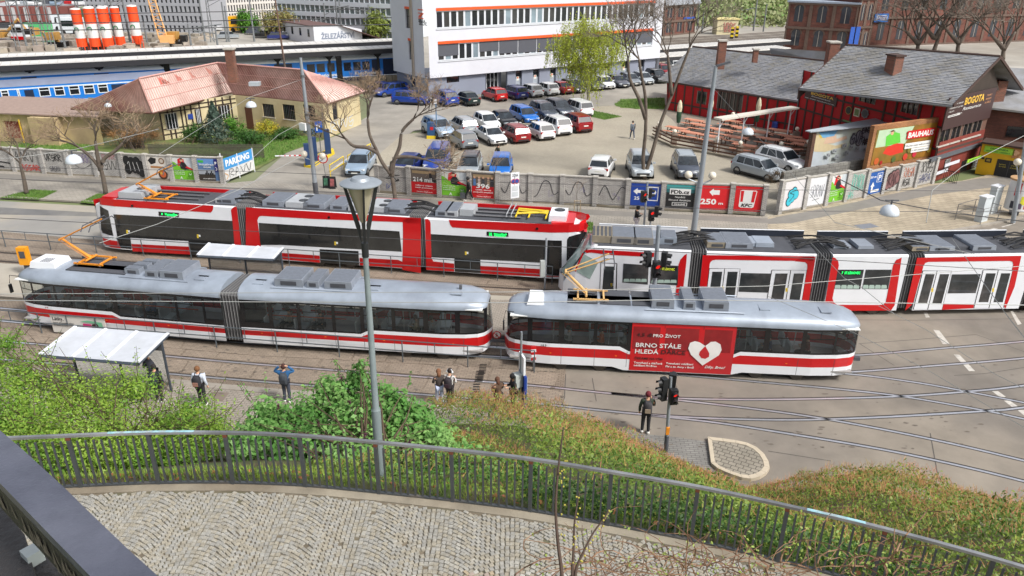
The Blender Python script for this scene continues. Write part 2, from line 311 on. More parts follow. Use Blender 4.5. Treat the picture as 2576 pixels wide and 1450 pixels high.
MB().slab([cI.lerp(p,.835) for p in P],.115).bd('paving',brick('island_pavers',S(150,143,130),S(140,134,122),S(95,90,82),.26,.2,.016,rot=R(30),bump=.5),isl)
m_rail=mat('rail_steel',S(196,198,204),.3,.6,var=.1,scale=2,spec=.6);m_rdk=mat('rail_groove',S(44,40,40),.7,var=.2,scale=4)
m_rrust=mat('rail_side',S(78,66,58),.7,.3,var=.2,scale=4)
trk=thing('tram_track','x','x');trk['kind']='structure';del trk['category'];del trk['label']
def smooth(pts,n=6):
 P=[VC(p) for p in pts];out=[]
 for i in range(len(P)-1):
  p0,p1,p2,p3=P[max(i-1,0)],P[i],P[i+1],P[min(i+2,len(P)-1)]
  for k in range(n):
   t=k/n;out.append(.5*((2*p1)+(-p0+p2)*t+(2*p0-5*p1+4*p2-p3)*t*t+(-p0+3*p1-3*p2+p3)*t**3))
 return out+[P[-1]]
def rail(pts,bright=1,side=1,dbl=0):
 P=smooth(px3(pts,0),5)
 def ribbon3(o0,o1,z,h):
  mb=MB();rs=[]
  for i,p in enumerate(P):
   d=(P[min(i+1,len(P)-1)]-P[max(i-1,0)]).normalized();n=VC((-d.y,d.x,0))
   rs.append([p+n*o0+VC((0,0,z)),p+n*o1+VC((0,0,z)),p+n*o1+VC((0,0,z+h)),p+n*o0+VC((0,0,z+h))])
  return mb.rings(rs)
 ribbon3(-.05,.05,-.02,.034 if bright else .030).bd('rail',m_rail if bright else m_rrust,trk)
 ribbon3(.052,.13,-.02,.027).bd('rail_groove',m_rdk,trk)
 ribbon3(-.085,-.052,-.02,.027).bd('rail_groove',m_rdk,trk)
rail([(-500,595),(0,636),(700,687),(1415,733),(2576,760),(3100,765)],0)
rail([(-500,615),(0,658),(700,706),(1415,754),(2576,779),(3100,783)],0)
rail([(-500,728),(0,776),(644,830),(1288,876),(1900,902),(2147,895),(2360,878),(2576,860),(2900,826)])
rail([(-500,762),(0,808),(644,866),(1204,895),(1500,918),(1950,944),(2137,937),(2350,921),(2576,902),(2900,866)])
rail([(-500,810),(0,858),(375,893),(644,917),(966,942),(1318,969),(1538,991),(1700,1003),(1932,1006),(2244,999),(2434,986),(2576,971),(2900,925)])
rail([(-500,862),(0,904),(410,940),(644,960),(1144,1000),(1310,1012),(1638,1045),(1932,1057),(2182,1052),(2480,1035),(2576,1026),(2900,985)])
rail([(1600,936),(1900,935),(2122,941),(2290,961),(2432,986),(2576,1014),(2900,1080)])
rail([(1500,926),(1720,945),(1932,964),(2110,980),(2274,999),(2482,1035),(2576,1055),(2900,1125)])
rail([(1538,991),(1700,1007),(1932,1034),(2082,1056),(2250,1087),(2407,1120),(2576,1160),(2900,1240)])
rail([(1638,1046),(1800,1064),(1952,1087),(2182,1125),(2357,1160),(2576,1212),(2900,1300)])
m_slab=brick('slab_pavers',S(146,133,119),S(133,121,108),S(108,98,87),.26,.12,.01,rot=R(7),bump=.3,nscale=.5,stain=.12)
bed=bpy.data.objects['track_bed']
def interp(line,x):
 for a,b in zip(line,line[1:]):
  if a[0]<=x<=b[0]:t=(x-a[0])/(b[0]-a[0]);return a[1]+(b[1]-a[1])*t
 return line[-1][1]
def slabs(l0,l1,x0,x1,skew,n,xs_gap=()):
 for i in range(n):
  a=x0+(x1-x0)*i/n+random.uniform(-3,3);b=x0+(x1-x0)*(i+1)/n
  q=[(a,l1),(b,l1),(b,l0),(a,l0)]
  P=[]
  for j,(x,ln) in enumerate(q):
   xx=x+(skew if ln is l0 else 0);P.append(G(xx,interp(ln,xx),.004))
  c=sum(P,VC())/4;P=[p+(c-p).normalized()*.035 for p in P]
  tz=random.uniform(0,.008);P2=[p+VC((0,0,random.uniform(0,.004))) for p in P]
  MB().slab(P2,.012+tz).bd('paving_slab',m_slab,bed)
A0=[(-300,790),(0,816),(644,874),(1204,903),(1423,918)];A1=[(-300,812),(0,838),(644,896),(1204,924),(1423,940)];A2=[(-300,828),(0,855),(375,889),(644,912),(1288,962),(1423,975)]
slabs(A0,A1,-60,1395,12,17);slabs(A1,A2,-60,1395,14,17)
B0=[(-300,842),(0,867),(375,899),(644,923),(1288,973),(1423,986)];B1=[(-300,872),(0,900),(410,935),(644,955),(1288,1009),(1423,1021)]
slabs(B0,B1,-60,1400,20,17)
C0=[(-300,560),(0,590),(525,634),(1400,708)];C1=[(-300,600),(0,632),(700,683),(1415,729)]
slabs(C0,C1,-100,1300,18,18)
D0=[(-300,610),(0,640),(700,691),(1415,737)];D1=[(-300,628),(0,654),(700,702),(1415,750)]
slabs(D0,D1,-100,1380,8,18)
E0=[(-300,757),(0,780),(644,834),(1288,880)];E1=[(-300,782),(0,804),(644,861),(1288,896)]
slabs(E0,E1,-100,60,10,2);slabs(E0,E1,1205,1270,10,1)
mb=MB();rr=random.Random(17)
for i in range(420):
 x,y=(rr.uniform(-20,1420),None) if i%3 else(rr.uniform(1400,2560),None);y=rr.uniform(interp(A0,min(x,1420))+4,interp(B1,min(x,1420))+50) if x<1420 else rr.uniform(900,1130);p=G(x,y,.032 if x<1420 and y<interp(B1,x) else .009);a=rr.random()*6;s_=rr.uniform(.02,.08)
 if x<1420 and y>interp(B1,x)+18:p.z=.147
 mb.poly([p+VC((math.cos(a+k)*s_*rr.uniform(.5,1.5)*1.6,math.sin(a+k)*s_*rr.uniform(.5,1),0)) for k in(0,1,2.1,3.1,4.2,5.2)])
mb.bd('stains',mat('stain_dark',S(104,96,87),.8,var=.2,scale=3),kind='stuff')
m_gr=mat('iron_grate',S(62,58,54),.6,.5,var=.2,scale=9)
for(x,y,w_,h_) in[(1212,928,9,13),(1204,946,10,14),(1196,985,9,22),(1207,924+22,8,10)]:
 g=thing('drain_grate','x','x',G(x,y,.02));g['kind']='structure';del g['category'];del g['label']
 P=px3([(x-w_,y+h_),(x+w_,y+h_),(x+w_+4,y-h_),(x-w_+4,y-h_)],.022)
 for i in range(7):
  t=i/7;a=P[0].lerp(P[3],t);b=P[1].lerp(P[2],t);c=P[1].lerp(P[2],t+.07);d=P[0].lerp(P[3],t+.07)
  MB().slab([a,b,c,d],.01).bd('grate_bar',m_gr,g)
m_grass=mat('grass_ground',S(96,118,52),.95,var=.3,scale=3,bump=.5,col2=S(78,105,40),split=.5)
def grass(polypx,z,n,h=.09,name='grass',cols=(S(98,132,48),S(72,112,36)),world=None,zf=None,sz=.02):
 P=world or px3(polypx,z)
 MB().poly([p+VC((0,0,.012)) for p in P] if zf is None else P).bd('lawn_ground',m_grass,kind='structure') if zf is None else None
 xs=[p.x for p in P];ys=[p.y for p in P];mb=MB();c=0;k=0
 def inside(x,y):
  r=False;j=len(P)-1
  for i in range(len(P)):
   if(P[i].y>y)!=(P[j].y>y) and x<(P[j].x-P[i].x)*(y-P[i].y)/(P[j].y-P[i].y)+P[i].x:r=not r
   j=i
  return r
 while c<n and k<n*6:
  k+=1;x=random.uniform(min(xs),max(xs));y=random.uniform(min(ys),max(ys))
  if not inside(x,y):continue
  c+=1;a=random.uniform(0,6.28);zz=z if zf is None else zf(x,y);hh=h*random.uniform(.5,1.4);d=VC((math.cos(a),math.sin(a),0))
  p=VC((x,y,zz));q=VC((-d.y,d.x,0))*sz;t=p+d*hh*random.uniform(.1,.7)+VC((0,0,hh))
  mb.poly([p-q,p+q,t])
 return mb.bd(name,mat('grass_'+str(hash(cols)%999),cols[0],.7,var=.2,scale=4,island=.35,col2=cols[1]),kind='stuff')
grass([(0,498),(80,478),(145,481),(98,503)],PZ,1800,.1)
grass([(200,510),(245,488),(300,494),(300,520)],PZ,1400,.1)
grass([(1477,585),(1477,559),(1492,560),(1492,586)],PZ,250,.1)
grass([(1478,292),(1490,279),(1565,294),(1520,302)],.006,1500,.15)
grass([(1545,262),(1560,255),(1670,248),(1672,274),(1600,275),(1550,268)],.006,2200,.2)
def lin(x,xs,ys):
 if x<=xs[0]:return ys[0]
 for i in range(len(xs)-1):
  if x<=xs[i+1]:return ys[i]+(ys[i+1]-ys[i])*(x-xs[i])/(xs[i+1]-xs[i])
 return ys[-1]
class TF(Face):
 def __init__(s,a,b,z,W,side=1,kn=((),()),kx=None,zt=None,L=None):
  F0=Face(G(*a,z),G(*b,z),z);s.u=F0.u;s.n=F0.n;s.F0=F0;s.W=W;s.side=side
  s.A=F0.A-F0.n*W/2;s.B=F0.B-F0.n*W/2;s.L=L or F0.L;s.kn=kn;s.zt=zt or((0,4),(0,0));s.A.z=z
 def px(s,x,y):
  return s.F0.px(x,y)
 def hw(s,u,z):return s.W/2*lin(u,*s.kn)+lin(z,*s.zt)
 def pt(s,u,z,o=0.):
  p=s.A+s.u*u+s.n*(s.side*(s.hw(u,z)+o));return VC((p.x,p.y,z))
 def other(s):
  import copy;t=copy.copy(s);t.side=-1;return t
 def top(s,x,y,z):
  p=G(x,y,z)-s.A;return p.dot(s.u),p.dot(s.n)
def hol(mb,F,u0,u1,z0,z1,holes,knots=(),dep=.04,o=0.):
 us=sorted({u0,u1,*[k for k in knots if u0<k<u1],*[h[0] for h in holes],*[h[1] for h in holes]});zs=sorted({z0,z1,*[h[2] for h in holes],*[h[3] for h in holes]})
 us=[u for u in us if u0<=u<=u1];zs=[z for z in zs if z0<=z<=z1]
 for a,b in zip(us,us[1:]):
  for c,d in zip(zs,zs[1:]):
   if not any(h[0]<(a+b)/2<h[1] and h[2]<(c+d)/2<h[3] for h in holes):mb.fpoly(F,[(a,c),(b,c),(b,d),(a,d)],o)
 return mb
def strip(mb,F,lo,hi,u0,u1,o=0.,extra=()):
 us=sorted({u0,u1,*[p[0] for p in lo if u0<p[0]<u1],*[p[0] for p in hi if u0<p[0]<u1],*[k for k in F.kn[0] if u0<k<u1],*[e for e in extra if u0<e<u1]})
 g=lambda L,u:lin(u,[p[0] for p in L],[p[1] for p in L])
 for a,b in zip(us,us[1:]):mb.fpoly(F,[(a,g(lo,a)),(b,g(lo,b)),(b,g(hi,b)),(a,g(hi,a))],o)
 return mb
T_white=mat('tram_white',S(226,229,234),.3,var=.04,scale=1.5,coat=.3);T_red=mat('tram_red',S(194,16,22),.3,var=.05,scale=1.5,coat=.35)
T_black=mat('tram_black',S(26,26,28),.22,var=.1,scale=2,coat=.3);T_rub=mat('bellows_rubber',S(70,70,72),.65,var=.15,scale=3)
T_rub2=mat('bellows_rib',S(128,128,128),.6,var=.1,scale=3);T_gl=glass('tram_glass',(.55,.64,.62),.26);T_gld=mat('tram_dark_glass',S(36,37,38),.07,var=.35,scale=1.1,spec=.6,col2=S(52,53,52),split=.58)
T_roofb=mat('roof_silver_blue',S(160,170,183),.36,.25,var=.14,scale=1.4,coat=.2,col2=S(138,146,158),split=.55);T_grey=mat('roof_box_grey',S(146,153,164),.5,.3,var=.15,scale=2,bump=.1)
T_greyd=mat('roof_dark',S(74,76,82),.75,var=.2,scale=1.5,bump=.2);T_or=mat('pantograph_orange',S(224,142,40),.5,var=.12,scale=5);T_yel=mat('pantograph_yellow',S(226,196,50),.5,var=.1,scale=5)
T_metal=mat('dull_metal',S(120,120,122),.5,.6,var=.15,scale=5);T_int=mat('tram_floor',S(150,148,146),.8,var=.1);T_seat=mat('seat_grey',S(186,196,200),.6,var=.1);T_seatr=mat('seat_red',S(150,44,40),.6,var=.1)
T_pole=mat('grab_rail_orange',S(214,96,52),.5);T_lamp=mat('marker_orange',S(235,120,30),.4);T_plate=mat('roof_grille',S(120,126,136),.6,.3,var=.15,scale=6,bump=.3,bscale=60)
T_led=mat('led_green',S(20,220,90),.5,var=0,emit=(S(30,255,110),1.2));T_rdk=mat('tram_red_dark',S(150,12,18),.4)
T_hub=mat('wheel_steel',S(90,86,82),.5,.6)
def roofloft(mb,F,u0,u1,prof,shr=None,n=None):
 """prof: [(fraction of half width, z)] from edge to centre"""
 us=sorted({u0,u1,*[k for k in F.kn[0] if u0<k<u1]});rs=[]
 for u in us:
  k=shr(u) if shr else 1.;r=[]
  for sd_ in(1,-1):
   pr=prof if sd_==1 else prof[::-1]
   for f,z in pr:
    zz=prof[0][1]+(z-prof[0][1])*k;h=F.hw(u,prof[0][1])*f*sd_;p=F.A+F.u*u+F.n*h;r.append(VC((p.x,p.y,zz)))
  rs.append(r)
 mb.rings(rs,True,(True,True));return mb
def rbox(parent,F,u,v,z,d,m=None,name='roof_box',tp=.02,rim=True):
 p=F.A+F.u*u+F.n*v;mb=MB();mb.cbox((p.x,p.y,z+d[2]/2),d,F.ang(),tp)
 o=mb.bd(name,m or T_grey,parent)
 if rim and d[2]>.12:
  mb=MB();mb.cbox((p.x,p.y,z+d[2]+.006),(d[0]*.9,d[1]*.9,.012),F.ang());mb.bd('cover',T_plate,o)
  q=p+F.n*(d[1]/2+.004);mb=MB();mb.cbox((q.x,q.y,z+d[2]*.5),(d[0]*.55,.01,d[2]*.5),F.ang());mb.bd('grille',T_greyd,o)
 return o
def bellows(parent,F,u0,u1,z0,z1,W=None,n=8):
 mb=MB();W=(W or F.W)-.12;rs=[]
 for i in range(2*n+1):
  u=u0+(u1-u0)*i/(2*n);w_=W/2-(0.05 if i%2 else 0);zt=z1-(0.05 if i%2 else 0);r=[]
  for v,z in((w_,z0),(w_,zt-.12),(w_-.12,zt),(-w_+.12,zt),(-w_,zt-.12),(-w_,z0)):
   p=F.A+F.u*u+F.n*v;r.append(VC((p.x,p.y,z)))
  rs.append(r)
 mb.rings(rs);o=mb.bd('bellows',T_rub,parent)
 mb=MB()
 for i in range(0,2*n+1,2):
  u=u0+(u1-u0)*i/(2*n);w_=W/2+.004;path=[]
  for v,z in((w_,z0),(w_,z1-.12),(w_-.12,z1+.004),(-w_+.12,z1+.004)):p=F.A+F.u*u+F.n*v;path.append((p.x,p.y,z))
  mb.tube(path,.013,4)
 mb.bd('bellows_rib',T_rub2,o,kind='stuff');return o
def panto(parent,F,basepx,elbow,head,z=3.15,m=None,fold=0):
 m=m or T_or
 P=lambda q,zz:(lambda p:VC((p.x,p.y,p.z)))(G(q[0],q[1],zz))
 b=P(basepx,z+.12);A=F.ang();U=F.u;N=F.n
 mb=MB();
 for du in(-.55,.55):mb.cbox(b+U*du,(.07,1.1,.07),A)
 for dv in(-.5,.5):mb.cbox(b+N*dv,(1.5,.07,.07),A)
 mb.tube([b-U*.2-N*.4+VC((0,0,.1)),b-U*.2+N*.4+VC((0,0,.1))],.05,6)
 fr=mb.bd('pantograph_frame',m,parent)
 mb=MB()
 for du,dv in((-.6,-.5),(-.6,.5),(.6,-.5),(.6,.5)):mb.lathe(b+U*du+N*dv+VC((0,0,-.16)),[(.05,0),(.07,.03),(.05,.06),(.07,.09),(.05,.12)],8)
 mb.tube([b-U*.9-N*.3,b+U*.2-N*.3+VC((0,0,-.05))],.06,6)
 mb.bd('insulator',T_greyd,fr,kind='stuff')
 vert=lambda q,ref:(lambda F2:F2.pt(*F2.px(*q)))(Face(ref-U,ref+U))
 e=vert(elbow,b+N*.0);h=vert(head,b)
 bb=b-U*.2+VC((0,0,.1))
 mb=MB();mb.tube([bb,e],[.075,.055],7);mb.tube([e-N*.18,e+N*.18],.05,6);mb.bd('pantograph_arm',m,parent)
 mb=MB();mb.tube([e-N*.15,h-N*.3],.035,5);mb.tube([e+N*.15,h+N*.3],.035,5);mb.tube([bb+VC((0,0,-.05))+N*.1,e-U*.15+VC((0,0,-.1))],.015,4);mb.bd('pantograph_arm',m,parent)
 mb=MB()
 for du in(-.22,.18):mb.tube([h+U*du-N*.95+VC((0,0,-.22)),h+U*du-N*.75,h+U*du+N*.75,h+U*du+N*.95+VC((0,0,-.22))],.025,5)
 mb.tube([h-U*.22-N*.3,h+U*.18-N*.3],.02,4);mb.tube([h-U*.22+N*.3,h+U*.18+N*.3],.02,4)
 mb.bd('collector_head',T_greyd,parent);return fr
def seats(parent,F,us,m=T_seat,v=.55,z=.75):
 proto=None
 for u in us:
  for sv in(1,-1):
   p=F.A+F.u*u+F.n*(v*sv);mb=MB();mb.cbox((p.x,p.y,z+.22),(.42,.8,.07),F.ang());q=p-F.u*.2;mb.cbox((q.x,q.y,z+.5),(.06,.8,.55),F.ang());mb.cbox((p.x,p.y,z+.08),(.08,.5,.22),F.ang())
   mb.bd('seat',m,parent)
def innards(parent,F,u0,u1,zf=.55,zc=2.5):
 mb=MB();c=F.A+F.u*((u0+u1)/2)
 mb.cbox((c.x,c.y,zf-.03),(u1-u0-.3,F.W-.2,.06),F.ang());mb.bd('floor',T_int,parent)
 mb=MB();mb.cbox((c.x,c.y,zc),(u1-u0-.3,F.W-.3,.04),F.ang());mb.bd('ceiling',mat('tram_ceiling',S(226,228,226),.6),parent)
def wheelset(parent,F,us):
 for u in us:
  for v in(F.W/2-.22,-F.W/2+.22):
   p=F.A+F.u*u+F.n*v;c=VC((p.x,p.y,.33));mb=MB();mb.tube([c-F.n*.06,c+F.n*.06],.31,18);mb.bd('wheel',T_hub,parent,auto=30)
zs=.33;Zr0,Zrt,ZrtL,Zb,ZbL,Zw,ZwL,Zwt,Zt=.73,1.16,.98,1.33,1.12,1.41,1.19,2.38,2.47
ROOF=[(1.,2.47),(.995,2.56),(.96,2.68),(.88,2.80),(.74,2.9),(.5,2.98),(.2,3.02)]
ZT=((.3,1.2,2.5),(-.02,.0,-.05))
def vario(parent,F,nl,nr,wins,low,splits=(),dip=None):
 """F curved face; nl/nr: has nose on that side; wins [(u0,u1,low?)]; low (a,b): stretch with the deep window band"""
 L=F.L;a,b=low
 lo_b=[(0,Zb),(a-.35,Zb),(a+.05,ZbL),(b-.05,ZbL),(b+.35,Zb),(L,Zb)] if b>a else[(0,Zb),(L,Zb)]
 if a<=0:lo_b=[(0,ZbL),(b-.05,ZbL),(b+.35,Zb),(L,Zb)]
 if b>=L:lo_b=[(0,Zb),(a-.35,Zb),(a+.05,ZbL),(L,ZbL)]
 rt=[(p[0],p[1]-(.17 if p[1]==Zb else .14)) for p in lo_b]
 u0=0.;u1=L
 for Fs in(F,F.other()):
  strip(MB(),Fs,[(0,.42 if nl else zs),(.5,zs)]+([(dip[0]-.5,zs),(dip[0],zs-.15),(dip[1],zs-.15),(dip[1]+.5,zs)] if dip else[])+[(L-.5,zs),(L,.42 if nr else zs)],[(0,Zr0),(L,Zr0)],u0,u1).bd('skirt',T_white,parent)
  strip(MB(),Fs,[(0,Zr0),(L,Zr0)],rt,u0,u1).bd('red_band',T_red,parent)
  strip(MB(),Fs,rt,lo_b,u0,u1).bd('white_band',T_white,parent)
  zc=Zb+.08;hs=[];mb=MB()
  dips=[w_ for w_ in wins if w_[2]]
  strip(mb,Fs,lo_b,[(0,Zb+.002),(L,Zb+.002)],u0,u1) if not dips else None
  kn=F.kn[0]
  if dips:
   us=sorted({0,L,a-.35,a+.05,b-.05,b+.35,*[w_[0] for w_ in dips],*[w_[1] for w_ in dips],*kn});us=[u for u in us if 0<=u<=L]
   g=lambda u:lin(u,[p[0] for p in lo_b],[p[1] for p in lo_b])
   for p,q in zip(us,us[1:]):
    if any(w_[0]-1e-4<=p and q<=w_[1]+1e-4 for w_ in dips):mb.fpoly(Fs,[(p,g(p)),(q,g(q)),(q,max(ZwL,g(q))),(p,max(ZwL,g(p)))],0)
    elif g(p)<Zb or g(q)<Zb:mb.fpoly(Fs,[(p,g(p)),(q,g(q)),(q,Zb),(p,Zb)],0)
  hol(mb,Fs,u0,u1,Zb,Zt,[(w_[0],w_[1],Zb if w_[2] else Zw,Zwt) for w_ in wins],kn)
  wb=mb.bd('window_band',T_black,parent)
  for w_ in wins:
   z0=ZwL if w_[2] else Zw;kk=sorted({w_[0],w_[1],*[k for k in kn if w_[0]<k<w_[1]]})
   mb=MB()
   for p,q in zip(kk,kk[1:]):mb.fpoly(Fs,[(p,z0),(q,z0),(q,Zwt),(p,Zwt)],-.012)
   wn=mb.bd('window',T_gl,parent)
   mb=MB();zd=2.04
   if w_[1]-w_[0]>.7:
    for p,q in zip(kk,kk[1:]):mb.add([Fs.pt(p,zd-.02,.002),Fs.pt(q,zd-.02,.002),Fs.pt(q,zd+.02,.002),Fs.pt(p,zd+.02,.002)],[(0,1,2,3)])
    m_=(w_[0]+w_[1])/2;mb.fpoly(Fs,[(m_-.015,zd),(m_+.015,zd),(m_+.015,Zwt),(m_-.015,Zwt)],.002)
   if mb.v:mb.bd('window_bar',T_black,wn)
  mb=MB()
  for sp in splits:mb.fpoly(Fs,[(sp-.008,zs+.01),(sp+.008,zs+.01),(sp+.008,Zrt-.05),(sp-.008,Zrt-.05)],.003)
  if splits:mb.bd('panel_joint',T_greyd,parent,kind='stuff')
  if Fs is F and splits:
   mb=MB()
   for sp in splits[::2]:mb.fslab(Fs,[(sp-.5,.85),(sp-.42,.85),(sp-.42,.885),(sp-.5,.885)],0,.012)
   mb.bd('marker_lamp',T_lamp,parent,kind='stuff')
 def sh(u):
  k=1.
  if nl:k=min(k,lin(u,(0,.1,.4,1.0,1.9),(.25,.45,.72,.93,1.)))
  if nr:k=min(k,lin(L-u,(0,.1,.4,1.0,1.9),(.25,.45,.72,.93,1.)))
  return k
 roofloft(MB(),F,0,L,ROOF,sh).bd('roof',T_roofb,parent,smooth=True,auto=50)
 for nose,uu in((nl,0.),(nr,L)):
  if not nose:
   mb=MB();mb.poly([F.pt(uu,zs),F.pt(uu,Zt),F.other().pt(uu,Zt),F.other().pt(uu,zs)]);mb.bd('end_wall',T_black,parent);continue
  Fo=F.other();sg=-1 if uu==0 else 1
  def cap(z0,z1,b0,b1,m,nm):
   rs=[]
   for z,bl in((z0,b0),(z1,b1)):
    p=F.pt(uu,z);q=Fo.pt(uu,z);r=[]
    for t in(0,.25,.5,.75,1):x=p.lerp(q,t);x=x+F.u*sg*bl*(1-(2*t-1)**2);r.append(x)
    rs.append(r)
   MB().rings(rs,False,(False,False)).bd(nm,m,parent,smooth=True)
  cap(.42,Zr0,.10,.16,T_white,'bumper');cap(Zr0,Zrt,.16,.18,T_red,'red_band');cap(Zrt,Zb,.18,.18,T_white,'white_band');cap(Zb,Zt,.18,.04,T_gl,'windscreen')
 mb=MB();c=F.A+F.u*(L/2);mb.cbox((c.x,c.y,.42),(L-1.6,F.W-.35,.22),F.ang());mb.bd('chassis',T_greyd,parent)
 wheelset(parent,F,[L*.16,L*.16+1.7,L*.84-1.7,L*.84] if nl and nr else([1.9,3.6] if nl else[L-3.6,L-1.9]))
 innards(parent,F,0,L)
KN=lambda L,l,r:(tuple(([0,.1,.35,.9,1.9] if l else[0.])+([L-1.9,L-.9,L-.35,L-.1,L] if r else[L])),tuple(([.52,.66,.8,.92,1.] if l else[1.])+([1.,.92,.8,.66,.52] if r else[1.])))
def mkF(a,b,z,W,nl,nr,zt=ZT):
 F=TF(a,b,z,W,1,((0,1),(1,1)),zt=zt);F.kn=KN(F.L,nl,nr);return F
TW=2.42
Fa=mkF((52,812),(570,859),zs,TW,True,False);Fb=mkF((613,862.5),(1221,899),zs,TW,False,True)
cen=Fa.A+Fa.u*Fa.L
tramA=thing('tram','grey-roofed articulated tram with one bellows and a raised orange pantograph at the stop','tram',(cen.x,cen.y,0),Fa.ang())
def wu(F,xs,y):return[F.px(x,y)[0] for x in xs]
def ws(F,lst,tx,ty=None):
 out=[]
 for x0,x1,lw,y in lst:out.append((F.px(tx+x0/4,y)[0],F.px(tx+x1/4,y)[0],lw))
 return out
wa=ws(Fa,[(232,318,0,750),(340,553,0,752),(578,842,0,757),(872,1128,0,762),(1180,1425,1,768),(1452,1760,1,772),(1790,2035,1,777),(2062,2245,0,780)],0)
wa[0]=(.12,wa[0][1],0)
vario(tramA,Fa,True,False,wa,(Fa.px(297,780)[0],Fa.L+5),tuple(wu(Fa,(148,220,291,365,445,520),810)))
wb_=ws(Fb,[(0-20,122,0,790),(165,410,1,795),(445,760,1,797),(795,1045,1,800),(1085,1362,0,803),(1400,1680,0,805),(1732,1998,0,808),(2048,2232,0,810)],644)
wb_[-1]=(wb_[-1][0],Fb.L-.12,0);wb_[0]=(.25,wb_[0][1],0)
vario(tramA,Fb,False,True,wb_,(-5,Fb.px(910,835)[0]),tuple(wu(Fb,(684,758,843,915,991,1074,1165),840)))
bellows(tramA,Fa,Fa.L-.02,Fa.L+.85,.4,2.75,n=6)
for F,us in((Fa,(1.0,3.2,4.2,6.2,7.4)),(Fb,(1.2,2.6,5.4,6.6,7.8,9.0))):seats(tramA,F,us)
mb=MB()
for F,a,b in((Fa,5.0,9.2),(Fb,1.2,4.8)):mb.tube([F.A+F.u*a+F.n*.95+VC((0,0,1.35)),F.A+F.u*b+F.n*.95+VC((0,0,1.35))],.025,6)
mb.bd('grab_rail',T_pole,tramA)
mb=MB()
for F,us in((Fa,(1.6,3.9,5.8,7.9)),(Fb,(1.0,3.3,5.1,7.3,9.2))):
 for u in us:
  for v in(-.6,.6):p=F.A+F.u*u+F.n*v;mb.tube([(p.x,p.y,.6),(p.x,p.y,2.5)],.022,6)
mb.bd('grab_pole',mat('pole_white',S(200,205,205),.4),tramA,kind='stuff')
rz=3.0
MB().slab([Fa.A+Fa.u*a+Fa.n*b+VC((0,0,2.9-zs+.07)) for a,b in((2.6,-.75),(5.6,-.75),(5.6,.62),(2.6,.62))],.05).bd('roof_mat',T_greyd,tramA)
ac=rbox(tramA,Fa,1.35,.0,2.93,(1.35,1.15,.3),T_white,'air_conditioner',.07,False)
mb=MB()
for i in range(5):p=Fa.A+Fa.u*(1.2+i*.1)+Fa.n*.2;mb.cbox((p.x,p.y,3.235),(.03,.5,.012),Fa.ang())
mb.bd('vent_slot',T_greyd,ac,kind='stuff')
for u,v,d in((5.9,.3,(.75,.42,.3)),(6.0,-.2,(.75,.42,.3)),(6.15,-.65,(.75,.35,.3)),(6.95,-.1,(.62,1.5,.34)),(7.95,-.1,(1.15,1.5,.38))):rbox(tramA,Fa,u,v,2.95,d)
for F,u in((Fa,9.25),(Fb,.75),(Fb,6.0),(Fb,9.7)):rbox(tramA,F,u,.35,2.97,(.5,.5,.05),T_roofb,'roof_hatch',.0,False)
for u,d in((2.2,(1.3,1.5,.38)),(3.3,(.55,1.5,.34)),(4.45,(1.25,1.5,.38))):rbox(tramA,Fb,u,-.1,2.95,d)
for F,a,b in((Fa,5.4,8.8),(Fb,1.4,5.3)):
 mb=MB();
 for v in(.78,-.85):p=F.A+F.u*a+F.n*v;q=F.A+F.u*b+F.n*v;mb.tube([(p.x,p.y,2.95),(q.x,q.y,2.95)],.03,4)
 mb.bd('roof_rail',T_roofb,tramA)
rbox(tramA,Fb,Fb.L-1.25,.0,3.0,(.12,.12,.2),T_metal,'antenna',0,False)
panto(tramA,Fa,(240,655),(155,601),(246,556),2.98)
text(Fa,'1920',Fa.px(112,771)[0],1.2,.09,mat('number_grey',S(150,60,60),.5),tramA,.34)
Fc=mkF((1273,911),(2152,951.5),zs,TW,True,True)
tramB=thing('tram','short grey-roofed tram with red blood donation advert of a white heart on its side','tram',(Fc.A+Fc.u*7).to_tuple()[:2]+(0,),Fc.ang())
wc=ws(Fc,[(10,155,0,826),(205,472,0,830),(528,825,0,832),(862,1168,0,834),(1205,1495,1,838),(1530,1895,1,842),(1925,2215,1,845),(2250,2545,0,848)],1288)+ws(Fc,[(25,350,0,850),(392,685,0,852),(712,880,0,853)],1932)
wc[0]=(.12,wc[0][1],0);wc[-1]=(wc[-1][0],Fc.L-.12,0)
vario(tramB,Fc,True,True,wc,(Fc.px(1580,870)[0],Fc.px(1842,880)[0]),tuple(wu(Fc,(1412,1496,1578,1840,2013,2108),880)),(Fc.px(1573,870)[0],Fc.px(1843,880)[0]))
seats(tramB,Fc,(2.6,3.8,5.0,9.6,10.8,12.2))
mb=MB()
for u in(2.,4.4,6.2,8.2,10.2,12.6):
 for v in(-.6,.6):p=Fc.A+Fc.u*u+Fc.n*v;mb.tube([(p.x,p.y,.6),(p.x,p.y,2.5)],.022,6)
mb.bd('grab_pole',_M['pole_white'],tramB,kind='stuff')
for u in(2.55,3.95,5.3):
 MB().slab([Fc.A+Fc.u*a+Fc.n*b+VC((0,0,2.99-zs)) for a,b in((u,-.85),(u+1.28,-.85),(u+1.28,.6),(u,.6))],.03).bd('roof_mat',T_greyd,tramB)
ac=rbox(tramB,Fc,1.2,.25,2.9,(.75,1.0,.3),T_white,'air_conditioner',.1,False)
for u,d in((6.55,(.95,1.6,.38)),(7.65,(.5,1.6,.34)),(8.75,(1.05,1.6,.38))):rbox(tramB,Fc,u,-.1,2.97,d)
for u in(2.2,10.8,13.3):rbox(tramB,Fc,u,.3,2.98,(.42,.55,.05),T_roofb,'roof_hatch',0,False)
mb=MB()
for v in(.85,-.9):p=Fc.A+Fc.u*5.8+Fc.n*v;q=Fc.A+Fc.u*9.9+Fc.n*v;mb.tube([(p.x,p.y,2.95),(q.x,q.y,2.95)],.03,4)
